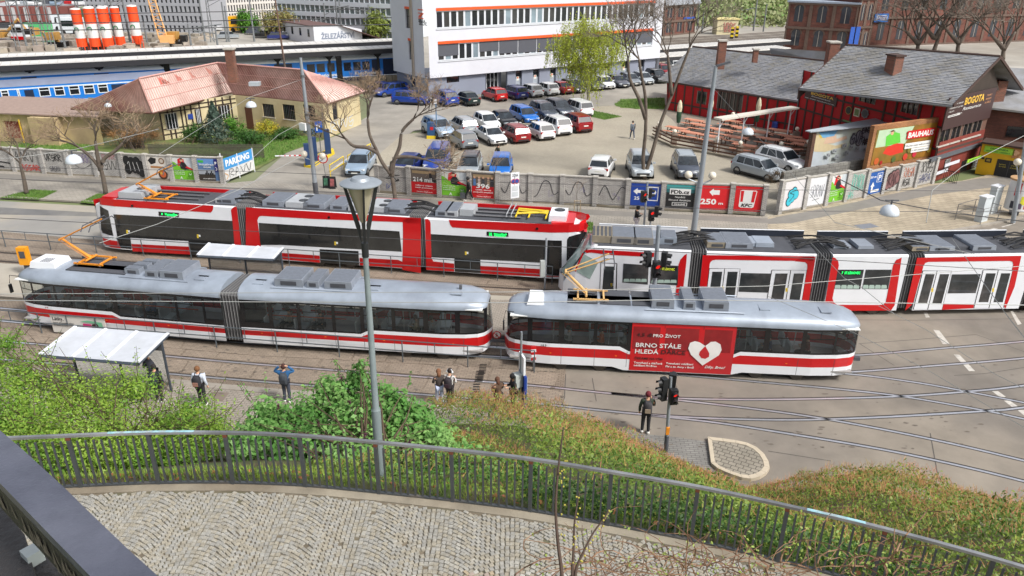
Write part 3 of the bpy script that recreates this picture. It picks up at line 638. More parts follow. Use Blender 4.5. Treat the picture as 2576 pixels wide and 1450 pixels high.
mb.bd('roof_rail',T_roofb,tramB)
panto(tramB,Fc,(1486,742),(1423,683),(1533,645),3.0,mat('pantograph_buff',S(214,172,112),.5,var=.1,scale=5))
m_film=glass('advert_film',(.72,.03,.05),1.)
mf=mat('advert_red',S(196,26,32),.4,var=.06,scale=.8,col2=S(178,44,50),split=.55);mw=mat('print_white',S(228,226,224),.5,var=.05);mk=mat('print_dark',S(70,30,32),.5,var=0)
u0,u1=Fc.px(1586,880)[0],Fc.px(1850,860)[0]
adv=MB()
strip(adv,Fc,[(u0,zs-.12),(u1,zs-.12)],[(u0,1.2),(u1,1.2)],u0,u1,.012);strip(adv,Fc,[(u0,1.2),(u1,1.2)],[(u0,2.44),(u1,2.44)],u0,u1,.012);adv=adv.bd('advert_panel',[mf],tramB)
mb=MB()
for x in(1668,1765):u=Fc.px(x,880)[0];mb.fpoly(Fc,[(u-.01,zs+.06),(u+.01,zs+.06),(u+.01,2.43),(u-.01,2.43)],.016)
mb.fpoly(Fc,[(u0,2.40),(u1,2.40),(u1,2.42),(u0,2.42)],.016);mb.bd('panel_joint',mk,tramB,kind='stuff')
mb=MB();mwin=mat('film_window',S(140,34,38),.15,var=.2,scale=2)
for a,b in((1592,1660),(1674,1758),(1772,1842)):mb.fpoly(Fc,[(Fc.px(a,850)[0],1.25),(Fc.px(b,850)[0],1.25),(Fc.px(b,850)[0],2.3),(Fc.px(a,850)[0],2.3)],.0145)
mb.bd('film_window',mwin,tramB,kind='stuff')
def adtext(s,x,y,x2,h,m,shear=0.):u,z=Fc.px(x,y);ub,_=Fc.px(x2,y);text(Fc,s,u,z,h,m,adv,ub-u,.03,.02,shear=shear)
adtext('4,5 dl',1602,846,1640,.16,mk);adtext('PRO ŽIVOT',1643,848,1712,.14,mw)
adtext('BRNO STÁLE',1599,872,1713,.2,mw);adtext('HLEDÁ',1597,888,1656,.2,mw);adtext('DÁRCE',1663,890,1724,.2,mk)
adtext('ČEKÁME NA VÁS!',1596,903,1667,.1,mk);adtext('Transfuzní a tkáňové',1594,914,1666,.09,mw);adtext('oddělení FN Brno',1594,921,1652,.09,mw)
adtext('Transfuzní oddělení',1675,916,1744,.09,mw);adtext('FN u sv. Anny v Brně',1674,924,1745,.09,mw);adtext('Díky, Brno!',1772,926,1824,.12,mw,.4)
mb=MB()
hp=[(1767,919),(1738,892),(1731,876),(1736,862),(1748,858),(1760,861),(1774,870),(1788,860),(1800,859),(1812,866),(1815,880),(1808,893)]
mb.fpoly(Fc,[Fc.px(*p) for p in hp],.045);mb.bd('printed_heart',mw,adv)
mb=MB();mb.fpoly(Fc,[Fc.px(*p) for p in[(1774,870),(1760,884),(1758,892),(1764,900),(1774,902),(1783,897),(1784,888)]],.05);mb.bd('printed_drop',mf,adv)
text(Fc,'1530',Fc.px(1361,872)[0],Fc.px(1361,872)[1],.1,mat('number_dark',S(60,60,60),.5),tramB,.32,.02)
def coupler(p,parent,side,F):
 mb=MB();q=p+F.u*side*.95;mb.tube([p,q],.05,6);mb.cbox(q,(.25,.2,.16),F.ang());mb.tube([p+VC((0,0,.12)),q+VC((0,0,.05))],.02,4);mb.bd('coupler',T_greyd,parent)
coupler(Fb.A+Fb.u*(Fb.L+.1)+VC((0,0,.35)),tramA,1,Fb);coupler(Fc.A-Fc.u*.05+VC((0,0,.35)),tramB,-1,Fc);coupler(Fc.A+Fc.u*Fc.L+VC((0,0,.3)),tramB,.4,Fc)
for F,u,sg,t in((Fc,.3,-1,tramB),(Fa,.3,-1,tramA)):
 mb=MB();p=F.pt(u,2.6,0);mb.tube([p,p+F.n*.15-F.u*.35+VC((0,0,.1)),p+F.n*.2-F.u*.42+VC((0,0,-.3))],.018,5);q=p+F.n*.2-F.u*.42+VC((0,0,-.55));mb.cbox(q,(.06,.16,.42),F.ang());mb.bd('mirror',T_black,t)
def disc_sign(name,label,cat,c,r,nrm,post,ring=None,face=None):
 t=thing(name,label,cat,(post[0],post[1],post[2]));N=nrm.normalized()
 mb=MB();mb.tube([VC(post),c-N*.03+VC((0,0,-r*.6))],.025,6);mb.bd('post',T_metal,t)
 mb=MB();mb.tube([c-N*.015,c+N*.015],r,24);s_=mb.bd('sign_face',ring or T_red,t,auto=30)
 mb=MB();mb.tube([c+N*.012,c+N*.02],r*.78,24);mb.bd('sign_field',face or mw,s_,auto=30);return t,s_
c=atY(1250,843,G(1250,870,.4));t,s_=disc_sign('warning_sign','round red rimmed no walking sign between the two coupled trams','sign',c,.19,(CAM-c).normalized()*VC((1,1,0))+VC((0,0,.01)),tuple(c-VC((0,0,.62))))
Fs=Face(c-VC((1,0,0)),c+VC((1,0,0)));Fs.A.z=0
mb=MB()
for st in([(0,.06),(-.02,0),(.04,-.05),(.06,-.12)],[(-.02,0),(-.05,-.11)],[(-.06,.03),(0,.03),(.05,0)]):mb.ribbon(Fs,[(1+a,c.z+b) for a,b in st],.025,.05)
mb.sphere(Fs.pt(1.0,c.z+.09,.04),.02,8,5);mb.bd('walking_figure',T_black,s_)
mb=MB();mb.ribbon(Fs,[(1-.12,c.z+.12),(1+.12,c.z-.12)],.03,.055);mb.bd('bar',T_red,s_)
def shell(parent,F,st,top=None,m=T_white,z0=.3,sharp=40):
 """st: [(u, z top)]"""
 rs=[]
 for u,zt in st:
  r=[]
  for sg in(1,-1):
   q=[(1.,z0),(1.,min(1.1,zt-.15)),(1.,zt-.06),(.96,zt)]
   for f,z in(q if sg==1 else q[::-1]):
    h=F.hw(u,z)*f*sg;p=F.A+F.u*u+F.n*h;r.append(VC((p.x,p.y,z)))
  rs.append(r)
 return MB().rings(rs).bd('body',m,parent)
def plates(parent,F,name,pxs,m,o=.012,both=True,sub=None,conv=None):
 uz=[F.px(*(conv(*p) if conv else p)) for p in pxs];mb=MB();kn=[k for k in F.kn[0] if min(a[0] for a in uz)<k<max(a[0] for a in uz)]
 def clip(poly,k,side):
  out=[]
  for a,b in zip(poly,poly[1:]+poly[:1]):
   ia,ib=(a[0]<=k)==side or a[0]==k,(b[0]<=k)==side or b[0]==k
   if ia:out.append(a)
   if ia!=ib:t=(k-a[0])/(b[0]-a[0]);out.append((k,a[1]+(b[1]-a[1])*t))
  return out
 polys=[uz]
 for k in kn:
  nx=[]
  for p in polys:
   for sd_ in(True,False):
    c=clip(p,k,sd_)
    if len(c)>2:nx.append(c)
  polys=nx
 ob=None
 for Fs in((F,F.other()) if both else(F,)):
  mb=MB()
  for p in polys:mb.fpoly(Fs,p,o)
  b=mb.bd(name,m,sub or parent)
  ob=ob or b
 return ob
def rrect(x0,y0,x1,y1,dy=0.,r=6,c=(1,1,1,1)):
 """rounded rectangle in pixels, slanted down by dy per px; corners tl,tr,br,bl"""
 P=[]
 for i,(x,y,sx,sy) in enumerate(((x0,y0,1,1),(x1,y0,-1,1),(x1,y1,-1,-1),(x0,y1,1,-1))):
  if c[i]:
   a=[(x,y+sy*r),(x+sx*r*.3,y+sy*r*.3),(x+sx*r,y)]
   P+=a if i in(0,2) else a[::-1]
  else:P.append((x,y))
 return[(x,y+dy*(x-x0)) for x,y in P]
def doorlights(parent,F,x,y,conv):
 for i,(dx,dy,m) in enumerate(((0,0,T_yel),(0,9,T_yel),(11,2,T_white))):
  u,z=F.px(*conv(x+dx,y+dy));MB().fslab(F,[(u-.05,z-.06),(u+.05,z-.06),(u+.05,z+.06),(u-.05,z+.06)],.012,.022).bd('door_button',m,parent)
W45=2.45;LN=lambda x:623.5+(x-247)*.0680
def mk45(xa,xb,nl,nr):
 F=TF((xa,LN(xa)),(xb,LN(xb)),.3,W45,1,((0,1),(1,1)),zt=((0,1),(0,0)));L=F.L
 F.kn=(tuple(([0,.25,.8,1.6] if nl else[0.])+([L-1.6,L-.8,L-.25,L] if nr else[L])),tuple(([.62,.8,.94,1.] if nl else[1.])+([1.,.94,.8,.62] if nr else[1.])));return F
z3=lambda x,y:(227.3+.4076*x,467.2+.4076*y);z4=lambda x,y:(984.9+.36424*x,517.7+.36424*y)
D1,D2,D3=mk45(248,609,True,False),mk45(651,1036,False,False),mk45(1073,1462,False,True)
tramC=thing('tram','long three-part tram with red roof edges and black window bands, behind the middle stop','tram',(D2.A+D2.u*D2.L/2).to_tuple()[:2]+(0,),D2.ang())
zT=3.35
T_well=mat('roof_well',S(98,84,84),.8,var=.2,scale=2)
for F,nl,nr in((D1,1,0),(D2,0,0),(D3,0,1)):
 L=F.L;st=([(0,2.6),(.25,2.95),(.8,3.2),(1.6,zT)] if nl else[(0,zT)])+([(L-1.6,zT),(L-.8,3.2),(L-.25,2.95),(L,2.6)] if nr else[(L,zT)])
 shell(tramC,F,st,z0=.3)
 MB().slab([F.A+F.u*a+F.n*b+VC((0,0,zT-.3+.012)) for a,b in((1.7 if nl else .1,-1.1),(L-(1.7 if nr else .1),-1.1),(L-(1.7 if nr else .1),1.05),(1.7 if nl else .1,1.05))],.03).bd('roof_deck',T_greyd,tramC)
 a,b=(1.9 if nl else .2),L-(1.9 if nr else .2)
 MB().slab([F.A+F.u*q+F.n*v+VC((0,0,zT-.3+.045)) for q,v in((a,-1.16),(b,-1.16),(b,-1.08),(a,-1.08))],.2).bd('parapet',T_red,tramC)
 wheelset(tramC,F,[2.2,4.] if nl else([L-4.,L-2.2] if nr else[L*.4,L*.6]))
P=lambda F,nm,pts,m,o=.012,cv=z3,**k:plates(tramC,F,nm,pts,m,o,conv=cv,**k)
P(D1,'red_band',[(50,84),(60,78),(500,108),(760,124),(757,150),(745,166),(730,166),(420,145),(150,128),(50,120)],T_red)
P(D1,'window_band',[(142,177),(400,191),(878,218),(890,362),(700,350),(605,342),(248,322),(165,316)],T_gld)
P(D1,'door',[(160,316),(248,322),(256,392),(186,386)],T_gld);P(D1,'door',[(605,342),(870,358),(886,445),(622,428)],T_gld)
P(D1,'red_skirt',[(52,330),(172,345),(186,388),(120,384),(62,365)],T_red);P(D1,'red_skirt',[(254,360),(612,377),(622,426),(262,406)],T_red)
P(D1,'cab_window',[(50,128),(108,156),(140,312),(60,300),(50,280)],T_gld)
P(D1,'red_pillar',[(868,150),(878,138),(892,130),(904,130),(930,362),(936,448),(900,446),(888,362),(876,214)],T_red)
dd=P(D1,'destination_display',[(421,160),(548,168),(548,194),(424,186)],T_black,.02,both=False)
text(D1,'8  Zvonařka',*D1.px(*z3(440,179)),.11,T_led,dd,D1.px(*z3(538,180))[0]-D1.px(*z3(440,180))[0],.03,.03);text(D1,'99 Nová',*D1.px(*z3(475,187)),.08,T_led,dd,D1.px(*z3(525,180))[0]-D1.px(*z3(475,180))[0],.03,.03)
doorlights(tramC,D1,664,308,z3);doorlights(tramC,D1,228,280,z3)
mid=[(1008,138),(1800,182),(2010,194),(2022,420),(1985,418),(1950,412),(1938,408)]
fr_top=[(960,134),(1390,160),(2040,201),(2040,235),(1955,232),(1945,226),(1380,206),(1060,187),(1045,189),(1036,200),(1032,215),(1052,366),(1066,455),(960,450)]
P(D2,'red_frame',fr_top,T_red)
P(D2,'window_band',[(1040,230),(1400,252),(1908,282),(1914,400),(1050,372)][0:3]+[(1922,408),(1178,366),(1048,366)],T_gld)
P(D2,'red_skirt',[(1050,366),(1060,420),(1126,450),(1418,476),(1415,432),(1180,415),(1060,405)],T_red)
P(D2,'door',[(1415,392),(1655,404),(1660,492),(1420,477)],T_gld)
P(D2,'red_skirt',[(1662,446),(1900,458),(1925,470),(1938,508),(1664,492)],T_red)
P(D2,'red_pillar',[(1928,215),(1960,200),(2040,200),(2040,540),(1925,520),(1930,300)],T_red)
doorlights(tramC,D2,1512,352,z3)
P4=lambda F,nm,pts,m,o=.012,**k:plates(tramC,F,nm,pts,m,o,conv=z4,**k)
P4(D3,'red_pillar',[(232,92),(250,92),(264,102),(270,120),(276,360),(290,385),(433,400),(433,455),(240,443)],T_red)
P4(D3,'red_band',[(396,98),(1200,132),(1345,140),(1356,160),(1340,182),(1310,190),(1100,186),(500,156),(420,150),(405,130)],T_red)
P4(D3,'window_band',[(272,196),(700,222),(1062,238),(1064,396),(830,382),(434,364),(276,356)],T_gld)
P4(D3,'door',[(434,364),(614,374),(616,466),(438,456)],T_gld);P4(D3,'door',[(1078,238),(1176,243),(1174,486),(1070,480)],T_gld)
P4(D3,'red_skirt',[(614,416),(1068,440),(1064,490),(700,474),(616,466)],T_red);P4(D3,'red_skirt',[(1176,460),(1190,462),(1188,494),(1070,490),(1070,484),(1174,488)],T_red)
P4(D3,'cab_window',[(1212,238),(1225,218),(1330,200),(1345,205),(1325,240),(1240,380),(1215,404),(1208,380)],T_gld)
dd=P4(D3,'destination_display',[(657,178),(806,186),(808,214),(659,207)],T_black,.02,both=False)
text(D3,'25  Novolíšeň',*D3.px(*z4(674,196)),.09,T_led,dd,D3.px(*z4(796,196))[0]-D3.px(*z4(674,196))[0],.03,.02);text(D3,'99  PŘÍJEZD',*D3.px(*z4(674,208)),.09,T_led,dd,D3.px(*z4(790,196))[0]-D3.px(*z4(674,196))[0],.03,.02)
doorlights(tramC,D3,514,324,z4)
for F,q,cv in((D1,(260,124),z3),(D3,(1006,158),z4),(D2,(735/4+644,737/4+362.5),lambda a,b:(a,b))):
 u,z=F.px(*cv(*q));mb=MB();mb.tube([F.pt(u,z,0),F.pt(u,z,.05)],.07,10);mb.bd('camera_eye',T_black,tramC)
for a,b in((D1,D2),(D2,D3)):
 d=(b.A-(a.A+a.u*a.L)).length;bellows(tramC,a,a.L-.03,a.L+d+.03,.45,3.42,n=9)
for F,nose in((D1,0.),(D3,D3.L)):
 sg=-1 if nose==0 else 1;Fo=F.other()
 for z0,z1,b0,b1,m,nm in((.32,.95,.2,.3,T_red,'bumper'),(.95,1.2,.3,.3,T_white,'white_band'),(1.2,2.75,.3,.12,T_gld,'windscreen'),(2.75,3.15,.12,-.3,T_red,'brow')):
  rs=[]
  for z,bl in((z0,b0),(z1,b1)):
   p,q=F.pt(nose,z,.01),Fo.pt(nose,z,.01);rs.append([p.lerp(q,t)+F.u*sg*bl*(1-abs(2*t-1)**2.2) for t in(0,.2,.4,.5,.6,.8,1)])
  MB().rings(rs,False,(False,False)).bd(nm,m,tramC,smooth=True)
def eq(F,x,y,d,cv,z=3.4,m=None,v=0.,name='roof_box',rim=True):u,_=F.top(*cv(x,y),z+d[2]/2);return rbox(tramC if F in(D1,D2,D3) else tramD,F,u,v,z,d,m,name,.02,rim)
MB().slab([D1.A+D1.u*a+D1.n*b+VC((0,0,3.02)) for a,b in((.75,-.95),(1.7,-1.05),(1.7,1.0),(.75,.95))],.12).bd('roof_fairing',T_red,tramC)
MB().slab([D3.A+D3.u*a+D3.n*b+VC((0,0,3.02)) for a,b in((D3.L-1.75,-1.05),(D3.L-.55,-.85),(D3.L-.55,.85),(D3.L-1.75,1.05))],.12).bd('roof_fairing',T_red,tramC)
light=mat('roof_light_grey',S(176,180,184),.5,.2,var=.1,scale=2)
def fan(o,F,u,v,z,r=.26):p=F.A+F.u*u+F.n*v;mb=MB();mb.lathe((p.x,p.y,z),[(r,0),(r,.02),(r*.8,.03)],16);mb.bd('fan',T_black,o)
o=eq(D1,240,65,(1.5,1.9,.34),z3,m=light,rim=False);fan(o,D1,D1.top(*z3(205,70),3.74)[0],.0,3.74)
eq(D1,850,92,(.95,1.8,.3),z3)
eq(D1,780,105,(.5,1.8,.28),z3,m=light)
for x,fans in((1130,0),(1290,1),(1400,0)):
 o=eq(D2,x,110,(1.25 if fans==0 else 1.35,1.8,.3),z3,m=light if fans else None,rim=not fans)
 if fans:
  for v in(-.4,.4):fan(o,D2,D2.top(*z3(x,110),3.7)[0],v,3.7)
for x,w_,l in((1520,.9,0),(1640,.9,1),(1700+90,1.3,1),(1890,1.2,0)):
 o=eq(D2,x,140,(w_,1.7,.28),z3,m=light if l else None,rim=not l)
 if l:
  for v in(-.4,.4):fan(o,D2,D2.top(*z3(x,140),3.68)[0],v,3.68,.24)
eq(D3,345,55,(.7,1.8,.3),z4);eq(D3,410,60,(.7,1.8,.3),z4,m=light);eq(D3,510,62,(.8,1.2,.35),z4,m=light,rim=False)
o=eq(D3,1145,95,(.95,1.5,.34),z4,m=T_white,rim=False);fan(o,D3,D3.top(*z4(1145,90),3.74)[0],-.3,3.74,.3)
C_cab=mat('cable_black',S(36,36,38),.8,var=.1)
def cables(parent,F,u0,u1,z,n=7,name='cable_loom',w=.85):
 mb=MB();rr=random.Random(int(u0*10))
 for i in range(n):
  v=-w+2*w*i/(n-1)+rr.uniform(-.1,.1);v2=-w+2*w*rr.random();path=[]
  for k in range(6):
   t=k/5;p=F.A+F.u*(u0+(u1-u0)*t)+F.n*(v+(v2-v)*t);path.append((p.x,p.y,z+.1+.28*math.sin(math.pi*t)*rr.uniform(.6,1.1)))
  mb.tube(path,.045,5)
 return mb.bd(name,C_cab,parent,kind='stuff')
cables(tramC,D1,D1.L-.8,D1.L+1.6,3.4);cables(tramC,D2,D2.L-.9,D2.L+1.6,3.4)
mb=MB()
for F,a,b in((D1,3.2,6.6),(D3,2.6,5.2)):
 for v in(-.6,.0,.6):p=F.A+F.u*a+F.n*v;q=F.A+F.u*b+F.n*v;mb.tube([(p.x,p.y,3.48),(q.x,q.y,3.48)],.06,5)
mb.bd('roof_pipe',T_metal,tramC,kind='stuff')
panto(tramC,D1,(405,494),(347,462),(425,420),3.45)
mb=MB();ua,_=D3.top(*z4(845,95),3.6);ub,_=D3.top(*z4(1060,95),3.6)
for v0,v1 in((-.5,-.2),(-.2,.2),(.35,.0)):p=D3.A+D3.u*ua+D3.n*v0;q=D3.A+D3.u*ub+D3.n*v1;mb.tube([(p.x,p.y,3.62),(q.x,q.y,3.66)],.06,6)
for u in(ua,ua+.7,ub):p=D3.A+D3.u*u-D3.n*.6;q=D3.A+D3.u*u+D3.n*.7;mb.tube([(p.x,p.y,3.55),(q.x,q.y,3.55)],.05,6)
mb.bd('folded_pantograph',T_yel,tramC)
for v in(-.05,):
 mb=MB()
 for u in(ua-.45,ua-.2):p=D3.A+D3.u*u-D3.n*.95;q=D3.A+D3.u*u+D3.n*.95;mb.tube([(p.x,p.y,3.6),(p.x,p.y,3.75),(q.x,q.y,3.75),(q.x,q.y,3.6)],.03,5)
 mb.bd('collector_head',light,tramC)
z1=lambda x,y:(1389+.4076*x,580.9+.4076*y);z2=lambda x,y:(1957.2+.42496*x,580.9+.42496*y)
def mk13(a,b,nl=False):
 F=TF(a,b,.3,2.4,1,((0,1),(1,1)),zt=((0,1),(0,0)));L=F.L
 F.kn=((0,.5,1.1,2.0,L),(.6,.8,.9,1.,1.)) if nl else((0,L),(1.,1.));return F
E1,E2,E3,E4=mk13((1414,753),(1724,770),True),mk13((1762,772),(2030,780)),mk13((2070,781.5),(2254,781.5)),mk13((2294,781.3),(2562,776.5))
E5=mk13((2605,776),(2950,768))
tramD=thing('tram','white five-part tram with red arches between dark bellows, running off the right edge','tram',(E3.A+E3.u*E3.L/2).to_tuple()[:2]+(0,),E3.ang())
zU=3.28
m_par=mat('parapet_navy',S(38,44,56),.5,var=.1)
for F in(E1,E2,E3,E4,E5):
 L=F.L;st=[(0,1.05),(.18,1.35),(.6,2.1),(1.15,3.0),(1.5,zU-.03),(2.,zU),(L,zU)] if F is E1 else[(0,zU),(L,zU)]
 shell(tramD,F,st)
 a=1.7 if F is E1 else .05
 MB().slab([F.A+F.u*q+F.n*v+VC((0,0,zU-.3+.01)) for q,v in((a,-1.1),(L,-1.1),(L,1.08),(a,1.08))],.03).bd('roof_deck',T_greyd,tramD)
 MB().slab([F.A+F.u*q+F.n*v+VC((0,0,zU-.3+.04)) for q,v in((a,-1.17),(L,-1.17),(L,-1.11),(a,-1.11))],.34).bd('parapet',m_par if F is not E1 else T_white,tramD)
 MB().slab([F.A+F.u*q+F.n*v+VC((0,0,zU-.3+.385)) for q,v in((a,-1.19),(L,-1.19),(L,-1.09),(a,-1.09))],.02).bd('parapet_cap',T_white,tramD)
 wheelset(tramD,F,[1.6,3.2] if F is E1 else([L*.3,L*.7] if F is E3 else[]))
for a,b in((E1,E2),(E2,E3),(E3,E4),(E4,E5)):
 bellows(tramD,a,a.L-.03,a.L+(b.A-(a.A+a.u*a.L)).length+.03,.4,3.3,n=6);cables(tramD,a,a.L-.9,a.L+1.7,3.33,8)
Q1=lambda F,nm,pts,m,o=.012,**k:plates(tramD,F,nm,pts,m,o,conv=z1,**k)
Q2=lambda F,nm,pts,m,o=.012,**k:plates(tramD,F,nm,pts,m,o,conv=z2,**k)
T_win=mat('tram_window_dim',S(52,56,58),.06,var=.45,scale=1.4,spec=.6,col2=S(92,88,86),split=.6);T_seatw=mat('seat_back_green',S(168,190,180),.4,var=.08);T_cab=mat('cab_glass',S(158,178,172),.06,var=.3,scale=1.2,spec=.6,col2=S(90,98,98),split=.56)
Q1(E1,'red_band',[(196,132),(214,122),(240,118),(380,122),(630,136),(628,162),(380,150),(240,138),(212,142)],T_red)
Q1(E1,'red_pillar',[(832,142),(816,150),(792,178),(780,210),(768,330),(762,400),(806,402),(812,330),(828,200)],T_red)
Q1(E1,'cab_window',[(196,150),(268,186),(286,196),(232,302),(150,262)],T_cab)
Q1(E1,'windscreen_frame',[(186,142),(194,146),(146,262),(136,258)],T_red,.016)
d_=Q1(E1,'door',[(300,196),(402,200),(398,395),(292,390)],T_black,.014);Q1(E1,'door_leaf',[(303,200),(396,204),(391,395),(295,390)],T_white,.018,sub=d_);Q1(E1,'door_glass',[(320,218),(382,220),(378,380),(308,376)],T_win,.022,sub=d_)
for a,b in(((440,202),(596,212)),((612,208),(780,216))):
 w1=Q1(E1,'window',[(a[0],a[1]),(b[0],b[1]),(b[0]-6,b[1]+120),(a[0]-6,a[1]+116)],T_win,.016)
 n=4;xs=[a[0]+2+(b[0]-a[0]-12)*i/n for i in range(n)];sw=(b[0]-a[0]-12)/n
 for x in xs:Q1(E1,'seat_back',[(x,a[1]+100),(x+3,a[1]+94),(x+sw-6,a[1]+94),(x+sw-3,a[1]+100),(x+sw-3,a[1]+113),(x-2,a[1]+113)],T_seatw,.019,both=False,sub=w1)
dd=Q1(E1,'destination_display',[(655,218),(770,222),(768,246),(655,242)],T_black,.024,both=False);T_amb=mat('led_amber',S(190,190,60),.5,var=0,emit=(S(200,220,60),.5))
text(E1,'7 ST.LÍSKOVEC',*E1.px(*z1(668,240)),.12,T_amb,dd,E1.px(*z1(756,240))[0]-E1.px(*z1(668,240))[0],.034,.02)
def redframe(F,Q,x0,x1,y0,yb,skew,hw=34,base=None,slope=0.):
 """red arch frame: outer body edges with a white field inside"""
 t=34
 pass
Q1(E2,'red_band',[(930,150),(1456,156),(1618,158),(1612,185),(1580,186),(1456,185),(1010,178),(990,182),(978,192),(972,208),(958,375),(952,470),(906,468),(908,375)],T_red)
Q2(E2,'red_pillar',[(160,186),(172,196),(174,215),(140,402),(130,470),(172,470),(185,402),(222,155),(150,152),(100,180)],T_red)
def ddoor(F,Q,xs,yt,yb,sk):
 """double door: xs = left, middle, right pixels at the top"""
 a,b,c=xs
 d=Q(F,'door',[(a-3,yt-3),(c+3,yt-1),(c+3-sk,yb),(a-3-sk,yb)],T_black,.014)
 for l,r in((a,b-2),(b+3,c)):
  Q(F,'door_leaf',[(l,yt),(r,yt),(r-sk,yb),(l-sk,yb)],T_white,.018,sub=d)
  w_=r-l;k=.12;sk1=sk*.08;sk2=sk*.82
  Q(F,'door_glass',[(l+w_*.18,yt+18),(r-w_*.14,yt+18),(r-w_*.14-sk2,yb-(yb-yt)*.16),(l+w_*.18-sk2,yb-(yb-yt)*.16)],T_win,.022,sub=d)
ddoor(E2,Q1,(972,1064,1158),234,470,28)
Q1(E2,'window',[(1166,260),(1358,264),(1346,382),(1150,376)],T_win)
ddoor(E2,Q2,(-35,74,168),234,480,40)
Q2(E3,'red_pillar',[(322,157),(340,162),(356,180),(360,205),(322,420),(340,436),(620,440),(640,425),(680,200),(700,170),(732,158),(682,470),(420,474),(276,474),(280,420)][:0] or[(322,157),(340,162),(356,180),(360,205),(322,400),(330,425),(350,438),(350,474),(262,474),(280,415)],T_red)
Q2(E3,'red_pillar',[(732,158),(700,172),(682,200),(638,420),(625,436),(600,439),(350,438),(350,474),(668,472),(690,440)],T_red)
for x0,x1 in((354,508),(520,672)):
 sk=22;w1=Q2(E3,'window',[(x0,230),(x1,230),(x1-sk,345),(x0-sk,343)],T_win,.016)
 n=4
 for i in range(n):x=x0-sk+4+(x1-x0-8)*i/n;s_=(x1-x0-8)/n;Q2(E3,'seat_back',[(x,328),(x+4,320),(x+s_-6,320),(x+s_-3,328),(x+s_-4,342),(x-1,342)],T_seatw,.019,both=False,sub=w1)
dd=Q2(E3,'destination_display',[(368,232),(492,234),(488,262),(364,260)],T_black,.024,both=False);text(E3,'7  ST.LÍSKOVEC',*E3.px(*z2(374,255)),.13,T_led,dd,E3.px(*z2(484,255))[0]-E3.px(*z2(374,255))[0],.034,.02)
Q2(E4,'red_band',[(823,160),(1440,148),(1400,330),(1345,462),(1335,440),(1392,200),(1388,184),(1372,178),(890,184),(872,190),(862,205),(800,420),(790,440),(752,472),(760,440)],T_red)
Q2(E4,'red_skirt',[(975,435),(1160,432),(1155,458),(965,468)],T_red)
ddoor(E4,Q2,(858,940,1024),238,466,56)
Q2(E4,'window',[(1030,258),(1200,256),(1170,368),(1004,370)],T_win)
ddoor(E4,Q2,(1216,1302,1386),233,458,56)
for x in(50,912,1272):doorlights(tramD,E2 if x==50 else E4,x,345,z2)
doorlights(tramD,E1,366,330,z1);doorlights(tramD,E2,1052,350,z1)
Q2(E5,'red_pillar',[(1530,148),(1570,148),(1540,300),(1510,462),(1462,462)],T_red)
mb=MB()
for Fz in(E1,):
 Fo=Fz.other();st=[(.2,1.40),(.6,2.1),(1.15,3.0),(1.35,3.14)];rs=[]
 for u,z in st:p,q=Fz.pt(u,z),Fo.pt(u,z);rs.append([p.lerp(q,t)-Fz.u*(.05+.28*(1-(2*t-1)**2)*(1-(u-.2)/1.6))+VC((0,0,.04)) for t in(.03,.2,.4,.6,.8,.97)])
 MB().rings(rs,False,(False,False)).bd('windscreen',T_cab,tramD,smooth=True)
 for z0,z1_,b0,b1,m,nm in((.32,.55,.1,.3,T_red,'bumper'),(.55,1.42,.3,.26,T_white,'nose')):
  rs=[]
  for z,bl in((z0,b0),(z1_,b1)):p,q=Fz.pt(0.02,z,.01),Fo.pt(0.02,z,.01);rs.append([p.lerp(q,t)-Fz.u*bl*(1-(2*t-1)**2) for t in(0,.2,.4,.6,.8,1)])
  MB().rings(rs,False,(False,False)).bd(nm,m,tramD,smooth=True)
zd=3.34
def eq2(F,x,y,d,cv,m=None,v=0.,rim=True):u,_=F.top(*cv(x,y),zd+d[2]/2);return rbox(tramD,F,u,v,zd,d,m,'roof_box',.02,rim)
o=eq2(E1,307,75,(1.0,1.6,.34),z1,mat('resistor_bank',S(150,140,122),.6,.4,var=.2,scale=3),rim=False)
for i in range(5):u=E1.top(*z1(307,75),3.7)[0]-.4+i*.2;p=E1.A+E1.u*u;mb=MB();mb.cbox((p.x,p.y,3.69),(.1,1.4,.02),E1.ang());mb.bd('grille_bar',T_greyd,o)
bt=mat('roof_box_taupe',S(140,136,130),.6,.2,var=.12,scale=2)
eq2(E1,445,75,(1.25,1.7,.36),z1,bt);eq2(E1,565,78,(1.0,1.7,.36),z1,bt);eq2(E1,655,95,(.7,1.3,.28),z1,T_roofb,rim=False);eq2(E1,725,85,(.8,1.2,.36),z1,T_roofb)
eq2(E2,1030,110,(1.0,1.6,.26),z1,_M['resistor_bank']);eq2(E2,1165,110,(1.35,1.7,.28),z1);eq2(E2,1260,128,(.5,1.,.2),z1,T_roofb,rim=False);eq2(E2,1340,125,(.9,1.1,.22),z1,T_roofb,rim=False)
eq2(E3,420,130,(.9,.9,.12),z2,rim=False);eq2(E3,560,130,(.8,1.1,.16),z2,rim=False)
eq2(E4,870,120,(1.0,1.6,.2),z2,_M['resistor_bank']);eq2(E4,985,115,(1.3,1.7,.22),z2);eq2(E4,1130,115,(1.0,1.2,.12),z2,T_greyd,rim=False);eq2(E4,1235,110,(1.2,1.7,.24),z2)
PZ0=7.95
fb=[(-330,1262),(-180,1248),(0,1236),(205,1226),(400,1218),(587,1217.5),(769,1225),(954,1242.5),(1139,1262.5),(1333,1287.5),(1528,1322),(1738,1362),(1955,1413),(2190,1474),(2450,1552),(2740,1650)]
FB=[G(x,y,PZ0) for x,y in fb]
FBx=[p.x for p in FB];FBy=[p.y for p in FB]
yf=lambda x:lin(x,FBx,FBy)
toe=[G(x,y,0) for x,y in[(-900,1110),(644,1095),(950,1050),(1300,1062),(1480,1094),(1700,1185),(1860,1245),(1960,1240),(2190,1205),(2400,1290),(2576,1385),(2900,1500)]]
